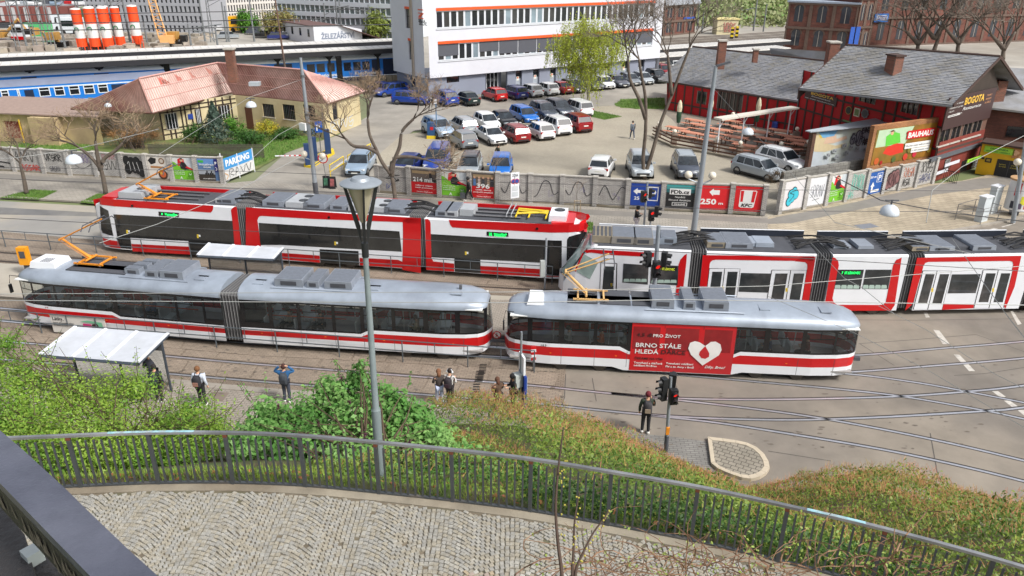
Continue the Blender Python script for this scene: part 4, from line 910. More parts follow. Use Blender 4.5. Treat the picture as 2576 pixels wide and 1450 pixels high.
TOx=[p.x for p in toe];TOy=[p.y for p in toe]
yt=lambda x:lin(x,TOx,TOy)
def T(x,y):
 a,b=yf(x)+.25,yt(x);s=(y-a)/max(b-a,.1)
 return PZ0-.05 if s<=0 else(0 if s>=1 else(PZ0-.05)*(1-s)**1.15)
nx,ny=60,26;vs=[];fs=[]
for i in range(nx+1):
 x=-22+44*i/nx;a,b=yf(x)-.1,yt(x)+.6
 for j in range(ny+1):y=a+(b-a)*j/ny;vs.append((x,y,T(x,y)+(.03 if j<ny-3 else-.02)))
for i in range(nx):
 for j in range(ny):k=i*(ny+1)+j;fs.append((k,k+ny+1,k+ny+2,k+1))
mb=MB();mb.v=vs;mb.f=fs;mb.k=[0]*len(fs)
mb.bd('slope',mat('slope_soil',S(92,82,58),.95,var=.3,scale=2,bump=.6,col2=S(84,98,48),split=.5),smooth=True,kind='structure')
P=[VC((x,yf(x)-.02,PZ0-.012)) for x in np.linspace(-16,16,40)]
MB().poly(P+[VC((16,3,PZ0-.012)),VC((-16,3,PZ0-.012))]).bd('path',mat('cobble_joint',S(112,103,88),.95,var=.25,scale=2,bump=.5,bscale=40,col2=S(84,88,60),split=.6),kind='structure')
path=bpy.data.objects['path']
mb=MB()
for x0,x1 in zip(np.linspace(-16,16,41)[:-1],np.linspace(-16,16,41)[1:]):mb.slab([VC((x0,yf(x0)-.19,PZ0-.01)),VC((x1,yf(x1)-.19,PZ0-.01)),VC((x1,yf(x1)-.0,PZ0-.01)),VC((x0,yf(x0)-.0,PZ0-.01))],.02)
mb.bd('path_edge',mat('edge_concrete',S(146,138,122),.9,var=.25,scale=1.5,bump=.4,bscale=30,col2=S(126,116,100),split=.55),path,kind='stuff')
m_cob=mat('cobble_stone',S(158,156,149),.75,var=.14,scale=18,bump=.35,bscale=70,island=.2,col2=S(142,136,122),split=.5)
stones=[]
Wc=1.25
for k in range(-11,12):
 xc=k*Wc
 for r in range(-4,112):
  n=16
  for i in range(n):
   t=(i+.5)/n*2-1;x=xc+t*Wc/2;y=3.6+r*.081+.3*(1-abs(t)**1.9)+(.0 if k%2 else .04)
   if y>yf(x)-.23 or y<6.2:continue
   sl=-.3*1.9*abs(t)**.9*(1 if t>0 else-1)/(Wc/2);ang=math.atan(sl)
   stones.append((x+random.gauss(0,.004),y+random.gauss(0,.004),ang+random.gauss(0,.06),random.uniform(.84,.99)*.078/math.cos(ang),random.uniform(.86,.98)*.081*math.cos(ang)))
vis=[]
for s_ in stones:
 v=VC((s_[0],s_[1],PZ0))-CAM;Z=v.dot(_fw)
 if Z<.1:continue
 X=1288+F_*v.dot(_rt)/Z;Y=725-F_*v.dot(_up)/Z
 if-80<X<2660 and Y<1500:vis.append((v.length,s_))
vis.sort(key=lambda a:a[0])
def stone_geo(mb,s_,M=None):
 x,y,a,w_,h_=s_;c,s2=math.cos(a),math.sin(a);pts=[]
 for sx,sy in((-1,-1),(1,-1),(1,1),(-1,1)):
  px_,py_=sx*w_/2*random.uniform(.88,1.05),sy*h_/2*random.uniform(.88,1.05);pts.append((x+px_*c-py_*s2,y+px_*s2+py_*c))
 z1_=PZ0+random.uniform(.006,.02);vs=[(p[0],p[1],PZ0-.012) for p in pts]+[(x+(p[0]-x)*.86,y+(p[1]-y)*.86,z1_+random.uniform(-.002,.002)) for p in pts]
 vs2=[(p[0]*.97+x*.03,p[1]*.97+y*.03,z1_-.009) for p in pts]
 mb.add(vs[:4]+vs2+vs[4:],[(0,1,5,4),(1,2,6,5),(2,3,7,6),(3,0,4,7),(4,5,9,8),(5,6,10,9),(6,7,11,10),(7,4,8,11),(8,9,10,11)])
tints=[mat('cobble_%s'%n,c,.75,var=.12,scale=18,bump=.35,bscale=70) for n,c in(('grey',S(160,158,150)),('warm',S(152,144,128)),('dark',S(136,134,128)),('buff',S(164,150,126)),('pale',S(172,170,162)),('rose',S(156,142,132)))]
protos=[]
for i,m in enumerate(tints*2):
 mb=MB();stone_geo(mb,(0,0,0,.086,.082));mb.v=[(a,b,c-PZ0) for a,b,c in mb.v];o=mb.bd('cobble',m);protos.append(o)
used=set()
for n,(d,s_) in enumerate(vis[:290]):
 i=random.choice([0,0,1,1,2,4,4,0,1,3,5])+6*random.randrange(2);o=protos[i];q=o if i not in used else o.copy()
 if i in used:COL.objects.link(q)
 used.add(i);q.parent=path;q.location=(s_[0],s_[1],PZ0);q.rotation_euler=(0,0,s_[2]);q.scale=(s_[3]/.086,s_[4]/.082,1)
for i in range(12):
 if i not in used:bpy.data.objects.remove(protos[i])
mb=MB()
for d,s_ in vis[290:]:
 if random.random()<.012:continue
 stone_geo(mb,s_)
mb.bd('cobbles',m_cob,path,kind='stuff')
m_st=mat('railing_steel',S(86,90,93),.45,.5,var=.18,scale=6,bump=.1,col2=S(126,118,108),split=.66);m_rust=mat('rust',S(110,62,40),.9,var=.2,scale=20)
m_top=mat('rail_top_steel',S(142,144,146),.35,.6,var=.25,scale=1.6,bump=.15,col2=S(180,182,184),split=.55)
fence=thing('railing','grey steel railing with square balusters along the cobbled path','railing',FB[7])
curve=smooth([p for p in FB],10)
segs=[(FB[i],FB[i+1]) for i in range(len(FB)-1)]
mb=MB()
for h0,h1,w_,m,nm,hh in((1.06,1.105,.06,m_top,'top_rail',0),(.02,.05,.05,m_st,'bottom_rail',0)):
 rs=[]
 for i,p in enumerate(curve):
  d=(curve[min(i+1,len(curve)-1)]-curve[max(i-1,0)]).normalized();n=VC((-d.y,d.x,0))*w_/2
  rs.append([p-n+VC((0,0,h0)),p+n+VC((0,0,h0)),p+n+VC((0,0,h1)),p-n+VC((0,0,h1))])
 MB().rings(rs).bd(nm,m,fence)
I=WM[fence.name]
bp=MB();bp.box((-.0145,-.0145,.05),(.0145,.0145,.97));bal=bp.bd('baluster',m_st);bp=MB();bp.box((-.03,-.03,-.05),(.03,.03,1.058));pst=bp.bd('post',m_st)
bp=MB();bp.box((-.032,-.032,1.0),(.032,.032,1.056));rus=bp.bd('rust_stain',m_rust)
first=[True,True,True]
def put(o,p,rz,par,ix):
 M=I@Matrix.Translation(p)@Matrix.Rotation(rz,4,'Z')
 if first[ix]:first[ix]=False;o.parent=par;o.matrix_local=M;return o
 c=o.copy();COL.objects.link(c);c.parent=par;c.matrix_local=M;return c
for k,(a,b) in enumerate(segs):
 sub=curve[k*10:(k+1)*10+1];d=(b-a);rz_=math.atan2(d.y,d.x);ps=put(pst,a,rz_,fence,1)
 if k%2==1 or k in(8,12):
  c=rus if first[2] else rus.copy()
  if not first[2]:COL.objects.link(c)
  first[2]=False;c.parent=ps
 for i in range(1,10):put(bal,sub[i],rz_+random.gauss(0,.04),fence,0)
for a,b in((2.6,4.2),(11.6,12.6)):
 i0,i1=int((a+2)*10-20),int((b+2)*10-20)
m_spray=mat('spray_cyan',S(150,196,206),.5,var=.3,scale=12,col2=S(150,154,156),split=.52)
for(xa,xb) in((300,420),(1905,2110)):
 q=[p for p in curve if G(xa,1222,PZ0).x<p.x<G(xb,1400,PZ0).x];rs=[]
 for i,p in enumerate(q):
  d=(q[min(i+1,len(q)-1)]-q[max(i-1,0)]).normalized();n=VC((-d.y,d.x,0))*.028
  rs.append([p-n+VC((0,0,1.106)),p+n+VC((0,0,1.106)),p+n+VC((0,0,1.109)),p-n+VC((0,0,1.109))])
 if len(rs)>1:MB().rings(rs).bd('spray_paint',m_spray,fence)
zh=CH-.62
hr=thing('handrail','wide dark grey metal handrail in the bottom left corner','handrail',G(200,1330,zh-.5))
tp=[G(x,y,zh) for x,y in[(-90,990),(0,1083),(60,1134),(165,1230),(230,1294),(320,1380),(400,1452),(520,1560),(330,1560),(225,1448),(112,1332),(0,1216),(-90,1120)]]
m_hr=mat('handrail_paint',S(92,95,108),.33,.35,var=.14,scale=14,bump=.25,bscale=40,col2=S(112,115,128),split=.6)
o=MB().slab(tp,-.014).bd('top_plate',m_hr,hr,auto=30)
side=[G(x,y,zh) for x,y in[(-90,1120),(0,1216),(112,1332),(225,1448),(330,1560)]]
m_sd=mat('handrail_side',S(62,58,56),.55,.3,var=.3,scale=16,bump=.4,bscale=60)
mb=MB()
for a,b in zip(side,side[1:]):
 n=VC(((b-a).y,-(b-a).x,0)).normalized()*-.012;mb.slab([a+VC((0,0,-.0145)),b+VC((0,0,-.0145)),b+VC((0,0,-.06)),a+VC((0,0,-.06))],n)
sp=mb.bd('side_plate',m_sd,hr)
mb=MB();msc=mat('scratch',S(120,108,100),.6,var=.2)
for i in range(90):
 t=random.random()*3.999;k=int(t);a=side[k].lerp(side[k+1],t-k);d=(side[k+1]-side[k]).normalized();n=VC((d.y,-d.x,0))*.0015
 p=a+n+VC((0,0,-.02-random.random()*.012));mb.poly([p,p+d*.0012,p+d*(.0012+random.uniform(-.008,.012))+VC((0,0,-random.uniform(.012,.028))),p+d*random.uniform(-.008,.012)+VC((0,0,-random.uniform(.012,.028)))])
mb.bd('scratches',msc,sp,kind='stuff')
m_lw=mat('panel_dark',S(66,64,64),.5,.4,var=.2,scale=10,bump=.5,bscale=50)
MB().slab([G(x,y,zh-.16) for x,y in[(-120,1180),(0,1272),(62,1345),(76,1400),(96,1480),(96,1600),(-120,1600)]],-.05).bd('lower_plate',m_lw,hr)
MB().slab([G(x,y,zh-.2) for x,y in[(68,1404),(100,1378),(190,1470),(260,1560),(110,1600)]],-.03).bd('lower_plate',m_lw,hr)
MB().slab([G(x,y,zh-.15) for x,y in[(48,1386),(92,1362),(107,1381),(67,1405)]],-.02).bd('bracket',mat('zinc',S(176,184,184),.5,.2,var=.06),hr)
def leafmat(name,c1,c2,tr=.4,var=.2):
 m=mat(name,c1,.5,var=var,scale=1.2,island=.24,col2=c2,spec=.3);n=m.node_tree.nodes;l=m.node_tree.links;b=n['Principled BSDF'];out=[q for q in n if q.type=='OUTPUT_MATERIAL'][0]
 t=n.new('ShaderNodeBsdfTranslucent');mx=n.new('ShaderNodeMixShader');mx.inputs[0].default_value=tr
 if b.inputs['Base Color'].links:l.new(b.inputs['Base Color'].links[0].from_socket,t.inputs[0])
 l.new(b.outputs[0],mx.inputs[1]);l.new(t.outputs[0],mx.inputs[2]);l.new(mx.outputs[0],out.inputs[0]);return m
def fast(name,V,Q,m,parent=None,kind='stuff',nper=4):
 V=np.asarray(V,'f');
 if parent is not None and parent.name in WM:
  I=np.array(WM[parent.name]);V=V@I[:3,:3].T+I[:3,3]
 me=bpy.data.meshes.new(name);Q=np.asarray(Q,'i');n=len(Q)
 me.vertices.add(len(V));me.vertices.foreach_set('co',V.ravel().astype('f'));me.loops.add(Q.size);me.loops.foreach_set('vertex_index',Q.ravel());me.polygons.add(n)
 me.polygons.foreach_set('loop_start',np.arange(0,Q.size,nper,dtype='i'));me.polygons.foreach_set('loop_total',np.full(n,nper,'i'));me.materials.append(m);me.update(calc_edges=True)
 o=bpy.data.objects.new(name,me);COL.objects.link(o)
 if parent is not None:o.parent=parent
 if kind:o['kind']=kind
 return o
def leaves(name,C,N,size,m,parent=None,asp=.55,jit=.7,kind='stuff',fold=.25):
 """kite shaped leaves at centres C with rough normals N"""
 C=np.asarray(C,float);n=len(C);N=np.asarray(N,float)+RNG.normal(0,jit,(n,3));N/=np.linalg.norm(N,axis=1)[:,None]+1e-9
 a=RNG.normal(0,1,(n,3));a-=N*(a*N).sum(1)[:,None];a/=np.linalg.norm(a,axis=1)[:,None]+1e-9;b=np.cross(N,a)
 s=np.asarray(size)*RNG.uniform(.65,1.3,n);s=s[:,None]
 V=np.stack([C-a*s*.5,C+b*s*asp*.5+N*s*fold*.3,C+a*s*.55-N*s*.12,C-b*s*asp*.5+N*s*fold*.3],1).reshape(-1,3)
 return fast(name,V,np.arange(4*n).reshape(n,4),m,parent,kind)
def blob(centers,n,shell=.75):
 """points through ellipsoid lumps, denser near their surface; centers [(x,y,z,rx,ry,rz)]"""
 c=np.array(centers,float);w_=(c[:,3]*c[:,4]+c[:,3]*c[:,5]);k=RNG.choice(len(c),n,p=w_/w_.sum());c=c[k]
 d=RNG.normal(0,1,(n,3));d/=np.linalg.norm(d,axis=1)[:,None];r=1-(1-shell)*RNG.random(n)**.7*1.6;r=np.clip(r,.15,1.08)+RNG.normal(0,.05,n)
 return c[:,:3]+d*c[:,3:]*r[:,None],d
def lumps_from_px(lst,zs_=.8):
 out=[]
 for x,y,dy,r in lst:
  d=ray(x,y);t=dy/d.y;p=CAM+d*t;out.append((p.x,p.y,p.z-r*.75,r,r*.95,r*zs_))
 return out
def stems(parent,base,lumps,n,r=.03,m=None,name='stem'):
 mb=MB();rr=random.Random(5)
 for i in range(n):
  l=rr.choice(lumps);b=VC(base)+VC((rr.gauss(0,.5),rr.gauss(0,.4),0));e=VC(l[:3])+VC((rr.gauss(0,l[3]*.5),rr.gauss(0,l[4]*.4),l[5]*rr.uniform(.2,1.1)))
  md=b.lerp(e,.5)+VC((rr.gauss(0,.2),rr.gauss(0,.2),.2));mb.tube([b,b.lerp(md,.6),md,md.lerp(e,.5),e],[r,r*.8,r*.6,r*.4,r*.15],4)
 return mb.bd(name,m or mat('stem_brown',S(84,70,54),.9,var=.2,scale=8),parent,kind='stuff')
L1=lumps_from_px([(-60,850,17.5,1.3),(40,880,17.5,1.2),(20,960,16,1.4),(150,925,17,1.2),(260,930,17.2,1.2),(335,925,17.3,.8),(120,1010,15.5,1.4),(250,1010,16,1.4),(405,1010,16.6,1.0),(370,1050,15.5,1.2),(480,1020,16.5,1.0),(520,1060,16,.85),(60,1060,14.5,1.1),(440,1075,15,.9),(200,1060,14.8,1.1),(320,1080,14.8,1.0),(-50,980,15.5,1.5),(470,985,17,.9),(525,1030,16.5,.9),(545,1085,15.8,.6),(5,825,17.8,.55)])
sh1=thing('shrub','bright yellow-green leafy shrub at the left below the bus stop shelter','shrub',(-9,16,T(-9,16)))
C,N=blob(L1,42000,.5);keep=C[:,2]>np.array([T(x,y) for x,y in C[:,:2]])
C,N=C[keep],N[keep];N[:,2]+=.9
leaves('foliage',C,N,.085,leafmat('leaf_spring_green',S(166,196,84),S(104,148,54)),sh1,.5)
stems(sh1,(-9.5,16,T(-9,16)),L1,90,.03)
def sprigs(parent,lumps,n,m,ln=.6,size=.06,up=.6,k=9,name='sprig'):
 C=[];mb=MB();rr=random.Random(9)
 for i in range(n):
  l=rr.choice(lumps);d=VC((rr.gauss(0,1),rr.gauss(-.3,.8),abs(rr.gauss(.6,.6)))).normalized();p=VC(l[:3])+VC((d.x*l[3],d.y*l[4],d.z*l[5]))*.9
  e=p+(d+VC((0,0,up))).normalized()*ln*rr.uniform(.6,1.3);mb.tube([p,e],[.01,.004],3)
  for j in range(k):q=p.lerp(e,.2+.8*j/k);C.append((q.x+rr.gauss(0,.035),q.y+rr.gauss(0,.035),q.z+rr.gauss(0,.03)))
 mb.bd(name,_M['stem_brown'],parent,kind='stuff');leaves('foliage',C,[(0,0,1)]*len(C),size,m,parent)
sprigs(sh1,L1,130,_M['leaf_spring_green'],.7,.08)
L2_=lumps_from_px([(640,1050,15.5,.7),(700,1020,16,.8),(780,985,16.3,.85),(860,950,16.5,.8),(905,925,16.6,.45),(880,1010,15.5,1.0),(960,985,16,.85),(800,1060,15,1.0),(720,1080,15,.8),(920,1090,14.3,1.1),(1010,1040,15.3,.85),(1030,1110,14.3,.9),(850,1130,13.6,.8),(950,1160,13.1,.8),(1070,1170,13.2,.8),(1160,1140,13.8,.7),(1200,1190,13,.65),(1280,1180,13.3,.55),(860,1180,12.8,.5),(1000,1205,12.5,.45),(1110,1215,12.4,.4),(1330,1150,13.8,.45),(905,905,16.6,.22),(1075,1075,14.8,.8),(1130,1105,14.4,.7),(670,1000,16.6,.7),(1000,985,16,.6),(610,1080,15,.6),(1090,1130,14,.8),(1180,1120,14.2,.6),(950,960,16.3,.5),(1045,1010,15.8,.6),(1090,1050,15.3,.6),(1140,1160,13.5,.7),(1240,1150,13.8,.55),(820,945,16.7,.5)])
sh2=thing('shrub','dense lilac bush with broad leaves behind the railing around the street lamp','shrub',(-3,14,T(-3,14)))
C,N=blob(L2_,28000,.55);keep=(C[:,2]>np.array([T(x,y) for x,y in C[:,:2]]))&(C[:,1]>np.array([yf(x) for x in C[:,0]])-.02)
C,N=C[keep],N[keep];N[:,2]+=.8;N[:,1]-=.3
m_lil=leafmat('leaf_lilac',S(146,188,108),S(88,138,64),.32)
leaves('foliage',C,N,.125,m_lil,sh2,.66,.55)
stems(sh2,(-3,14,T(-3,14)),L2_,60,.035);sprigs(sh2,L2_,50,m_lil,.5,.11)
C2,N2=blob([(l[0],l[1],l[2]+l[5]*.9,.09,.09,.16) for l in L2_[1:16:2]],700,.3);leaves('blossom',C2,N2,.04,leafmat('blossom_lilac',S(128,84,104),S(96,60,70)),sh2)
def cover(name,label,xs,fn_h,n,m,m2,tw_n,base,edge=.3,size=.07):
 t=thing(name,label,'hedge' if 'hedge' in label else 'shrub',base)
 C=[];N=[];tw=MB();
 while len(C)<n:
  x=random.uniform(*xs);a,b=yf(x)+edge,yt(x);y=random.uniform(a,b+.1);h=fn_h(x,y)
  if h<=.04:continue
  k=random.random()**2.2;z=T(x,y)+h*(1-k)+random.gauss(0,.04);C.append((x,y,z));N.append((0,-.3,1))
 leaves('foliage',C,N,size,m,t,.5,.8)
 Cb=[];VV=[];k=0
 while k<tw_n:
  x=random.uniform(*xs);a,b=yf(x)+edge,yt(x);y=a+(b-a)*random.random()**.5;h=fn_h(x,y)
  if h<=.04:k+=.1;continue
  k+=1;z=T(x,y)+h;d=np.array((random.gauss(0,.6),random.gauss(-.1,.6),1.));d/=np.linalg.norm(d);ln=random.uniform(.06,.24);p=np.array((x,y,z-.04));q=p+d*ln;s=np.cross(d,(0,1,0))*.006
  VV+=[p-s,p+s,q+s*.4,q-s*.4]
 fast('twig',VV,np.arange(len(VV)).reshape(-1,4),m2,t);return t
def nz(x,y,s=1.,o=0.):return math.sin(x*1.7*s+o)*math.cos(y*1.3*s+x*.6*s+o)+.5*math.sin(x*4.1*s+y*3.3*s+o)
m_priv=leafmat('leaf_privet',S(140,160,70),S(82,112,46),.2);m_ptw=mat('twig_russet',S(204,138,106),.8,var=.2,scale=1.5,island=.3,col2=S(158,142,76))
def h1(x,y):
 a,b=yf(x)+.3,yt(x);s=(y-a)/(b-a)
 if s<0 or s>1.02:return 0
 w0=lin(x,(-4.6,-2.8,.5,3,5.2,6.4,8.),(0,1.3,1.35,1.,.7,.65,.45));f=min(1,(s-.02)/.12) if s<.14 else min(1,(1.04-s)/.10)
 if x<.5 and s<.45+(x-.5)*-.12:f*=.35
 return max(0,(1.02+.2*nz(x,y)+.16*nz(x,y,3.1,1)))*w0*max(0,f)
cover('hedge','olive and russet privet hedge covering the slope behind the railing right of the lilac',(-4.4,7.4),h1,34000,m_priv,m_ptw,14000,(2,16,T(2,16)),size=.085)
def h2(x,y):
 a,b=yf(x)+.3,yt(x);s=(y-a)/(b-a)
 if s<0 or s>1.05 or x<6.9:return 0
 f=min(1,(s-.0)/.15) if s<.15 else min(1,(1.07-s)/.2)
 return max(0,(1.05+.22*nz(x,y,1,2)+.16*nz(x,y,3.1,4)))*f*lin(x,(6.9,8.2,9.5,11.5,14,22),(.3,.85,1.35,1.05,.8,.7))
cover('shrub','large domed olive green privet shrub at the lower right beside the tracks',(6.9,15.5),h2,30000,m_priv,m_ptw,14000,(10,16,T(10,16)),size=.085)
C=[];
for i in range(9000):
 x=random.uniform(.2,13);y=yf(x)+random.uniform(.15,1.7);C.append((x,y,T(x,y)+random.random()**1.5*.55))
leaves('ivy',C,[(0,-.5,.8)]*len(C),.075,leafmat('leaf_ivy',S(78,112,48),S(50,80,36),.2),None,.6)
Pg=[VC((x,yf(x)+.06,0)) for x in np.linspace(-13,13,30)]+[VC((x,yf(x)+2.2,0)) for x in np.linspace(13,-13,30)]
grass(None,0,13000,.12,'grass',(S(138,158,58),S(96,130,44)),Pg,T,.012)
mb=MB();mlf=mat('dead_leaf',S(150,96,62),.8,var=.2,scale=6,island=.3)
for i in range(160):
 x=random.uniform(-12,10);y=yf(x)+random.uniform(.1,1.5);z=T(x,y)+.05;a=random.random()*6;d=VC((math.cos(a),math.sin(a),.2))*.05;e=VC((-d.y,d.x,.03));p=VC((x,y,z));mb.poly([p-d,p+e,p+d,p-e])
mb.bd('dead_leaves',mlf,kind='stuff')
lp=G(958,1214,7.3);lp.z=T(lp.x,lp.y)
lamp=thing('street_lamp','tall grey street lamp with a conical glass lantern under a flat disc','street lamp',lp)
m_lp=mat('lamp_post_paint',S(132,144,146),.5,.2,var=.12,scale=3,bump=.05,col2=S(112,122,124),split=.62);m_ldk=mat('lantern_frame',S(44,46,48),.5,.3,var=.1)
hd=Face(lp-VC((1,0,0)),lp+VC((1,0,0)));_,ztop=hd.px(907,460);ub,_=hd.px(907,460);tl=hd.pt(ub,ztop);tilt=tl-VC((lp.x,lp.y,ztop));
ax=lambda z:VC((lp.x,lp.y,z))+VC((tilt.x,tilt.y,0))*(z-lp.z)/(ztop-lp.z)
zb_=ztop-1.25
MB().tube([ax(lp.z-.3),ax(lp.z+1.6)],.085,14).bd('post',m_lp,lamp,smooth=True,auto=40)
MB().tube([ax(lp.z+1.6),ax(lp.z+1.66),ax(zb_)],[.08,.06,.046],14).bd('post',m_lp,lamp,smooth=True,auto=40)
cx=lambda z:ax(z)
hdp=MB();hdp.lathe(cx(ztop)-VC((0,0,.03)),[(.30,0),(.335,.015),(.335,.03),(.3,.05),(.16,.075),(.14,.11),(.13,.12),(.02,.125)],28);dsk=hdp.bd('lamp_disc',mat('lamp_disc_paint',S(150,158,166),.45,.3,var=.1,scale=5),lamp,smooth=True,auto=35)
MB().lathe(cx(ztop-.75),[(.02,0),(.235,.71)],4).bd('lantern_glass',mat('lantern_glass',S(176,168,146),.15,var=.1,scale=3,spec=.6),lamp) if False else None
gl=MB();gl.rings([[cx(ztop-.66)+VC((math.cos(a)*.045,math.sin(a)*.045,0)) for a in[R(q) for q in range(0,360,30)]],[cx(ztop-.04)+VC((math.cos(a)*.225,math.sin(a)*.225,0)) for a in[R(q) for q in range(0,360,30)]]]).bd('lantern_glass',mat('lantern_glass',S(172,164,142),.12,var=.08,scale=3,spec=.6,coat=.3),lamp,smooth=True,auto=40)
MB().lathe(cx(ztop-.58),[(.03,0),(.055,.02),(.075,.2),(.05,.22)],12).bd('bulb',mat('bulb_glass',S(210,206,190),.2),lamp)
for a in(R(20),R(110),R(200),R(290)):
 d=VC((math.cos(a),math.sin(a),0));mb=MB();n=VC((-d.y,d.x,0))*.012
 p0,p1=cx(ztop-.03)+d*.285,cx(ztop-1.05)+d*.05;q0,q1=cx(ztop-.03)+d*.235,cx(ztop-.72)+d*.05
 mb.slab([p0-n,p1-n,q1-n,q0-n],n*2);mb.bd('lantern_arm',m_ldk,lamp)
MB().tube([cx(ztop-1.27),cx(ztop-1.02)],[.058,.062],12).bd('socket',m_ldk,lamp,smooth=True,auto=40)
RP=lambda x,y,dist:CAM+ray(x,y).normalized()*dist
brm=thing('bramble','tangle of bare brambles and twigs at the bottom of the picture','bramble',RP(1800,1560,8))
mb=MB();rr=random.Random(21);mbr=mat('bramble_cane',S(138,108,82),.8,var=.25,scale=3,col2=S(108,76,58),split=.5);buds=[]
for i in range(150):
 x=rr.uniform(1360,2330) if i%3 else rr.uniform(1500,2000);y=rr.uniform(1400,1500);dist=rr.uniform(7.6,9.2);p=RP(x,y,dist);pts=[p];ang=rr.uniform(-.3,3.4);cv=rr.gauss(0,.35);st=rr.uniform(.10,.2)
 for k in range(rr.randrange(4,10)):
  ang+=cv+rr.gauss(0,.12);x+=math.cos(ang)*st*190;y-=math.sin(ang)*st*120;y=max(y,1262+abs(x-1850)*.05)
  pts.append(RP(x,y,dist+rr.gauss(0,.05)));
  if rr.random()<.35:buds.append(pts[-1])
 r0=rr.uniform(.004,.011);mb.tube(pts,[r0*(1-.7*k/len(pts)) for k in range(len(pts))],4)
mb.bd('cane',mbr,brm,kind='stuff')
leaves('foliage',[tuple(b+VC((rr.gauss(0,.04),rr.gauss(0,.04),rr.gauss(0,.03)))) for b in buds for _ in range(rr.choice((0,1,3,5)))],[(0,-.4,1)]*0 or[(0,-.4,1)]*1 if False else np.tile((0,-.4,1),(1,1)),.07,leafmat('leaf_bud',S(158,178,92),S(140,160,60)),brm) if False else None
Cb=[tuple(b+VC((rr.gauss(0,.05),rr.gauss(0,.05),rr.gauss(0,.03)))) for b in buds for _ in range(rr.choice((0,0,1,4)))]
leaves('foliage',Cb,np.tile((0.,-.4,1.),(len(Cb),1)),.04,leafmat('leaf_bud',S(166,186,104),S(150,170,70)),brm)
m_dst=mat('stem_dark',S(70,54,44),.8,var=.2,scale=6)
for k,(lab,pts,r0) in enumerate((('tall bare dark stem standing alone left of the brambles, crossing the railing',[(1420,1560),(1413,1440),(1404,1370),(1398,1290),(1401,1220),(1408,1150),(1418,1075)],.017),('thin upright bare stem beside the tall one, ending below the railing top',[(1441,1560),(1440,1440),(1443,1380),(1445,1320),(1450,1280),(1458,1240)],.013),('bare dark stem leaning right from the foot of the two upright stems',[(1442,1540),(1448,1440),(1465,1395),(1490,1345),(1515,1310),(1531,1284)],.014))):
 P=[RP(x,y,6.5) for x,y in pts];t=thing('sapling',lab,'sapling',P[0]);MB().tube(smooth(P,4),[r0*(1-.65*i/(len(P)*4-3)) for i in range(len(P)*4-3)],6).bd('stem',m_dst,t,smooth=True)
 mb=MB()
 for i in range(14):q=P[1].lerp(P[-1],rr.random());mb.sphere(q+VC((rr.gauss(0,.012),0,0)),.009,6,4)
 mb.bd('bud',mat('bud_yellow',S(170,160,70),.7),t,kind='stuff')
C_tyre=mat('tyre',S(30,30,31),.85,var=.1);C_rim=mat('rim',S(150,152,155),.35,.7,var=.1);C_glass=mat('car_glass',S(34,40,46),.04,var=.3,scale=1.5,spec=.8,col2=S(70,80,88),split=.6)
C_trim=mat('car_trim',S(38,38,40),.6);C_head=mat('headlight',S(205,212,218),.1,var=.1,spec=.8);C_tail=mat('taillight',S(150,12,16),.2,spec=.7);C_plate=mat('number_plate',S(214,214,208),.5);C_platet=mat('plate_print',S(40,40,44),.6)
PAINT={}
def paint(nm,c):PAINT[nm]=mat('paint_'+nm,c,.28,.1,var=.03,scale=1,coat=.6);return PAINT[nm]
for nm,c in dict(white=S(226,228,230),silver=S(160,168,174),silverblue=S(142,162,182),blue=S(24,62,150),brightblue=S(20,104,190),darkblue=S(30,44,110),red=S(186,22,22),darkred=S(140,20,26),black=S(26,28,32),green=S(34,50,48),grey=S(74,80,92),lightgrey=S(120,128,136)).items():paint(nm,c)
CK=dict(hatch=(4.1,1.76,1.5,.86,.95,.74,.56,.13,.03,.31),wagon=(4.6,1.8,1.52,.88,.96,.74,.58,.09,.015,.32),suv=(4.45,1.85,1.68,1.0,1.08,.76,.60,.12,.03,.36),sedan=(4.5,1.74,1.43,.86,.94,.72,.55,.27,.13,.31),van=(4.55,1.84,1.68,.98,1.02,.82,.66,.08,.02,.33),pickup=(5.1,1.86,1.82,1.08,1.14,.74,.60,.06,.04,.38))
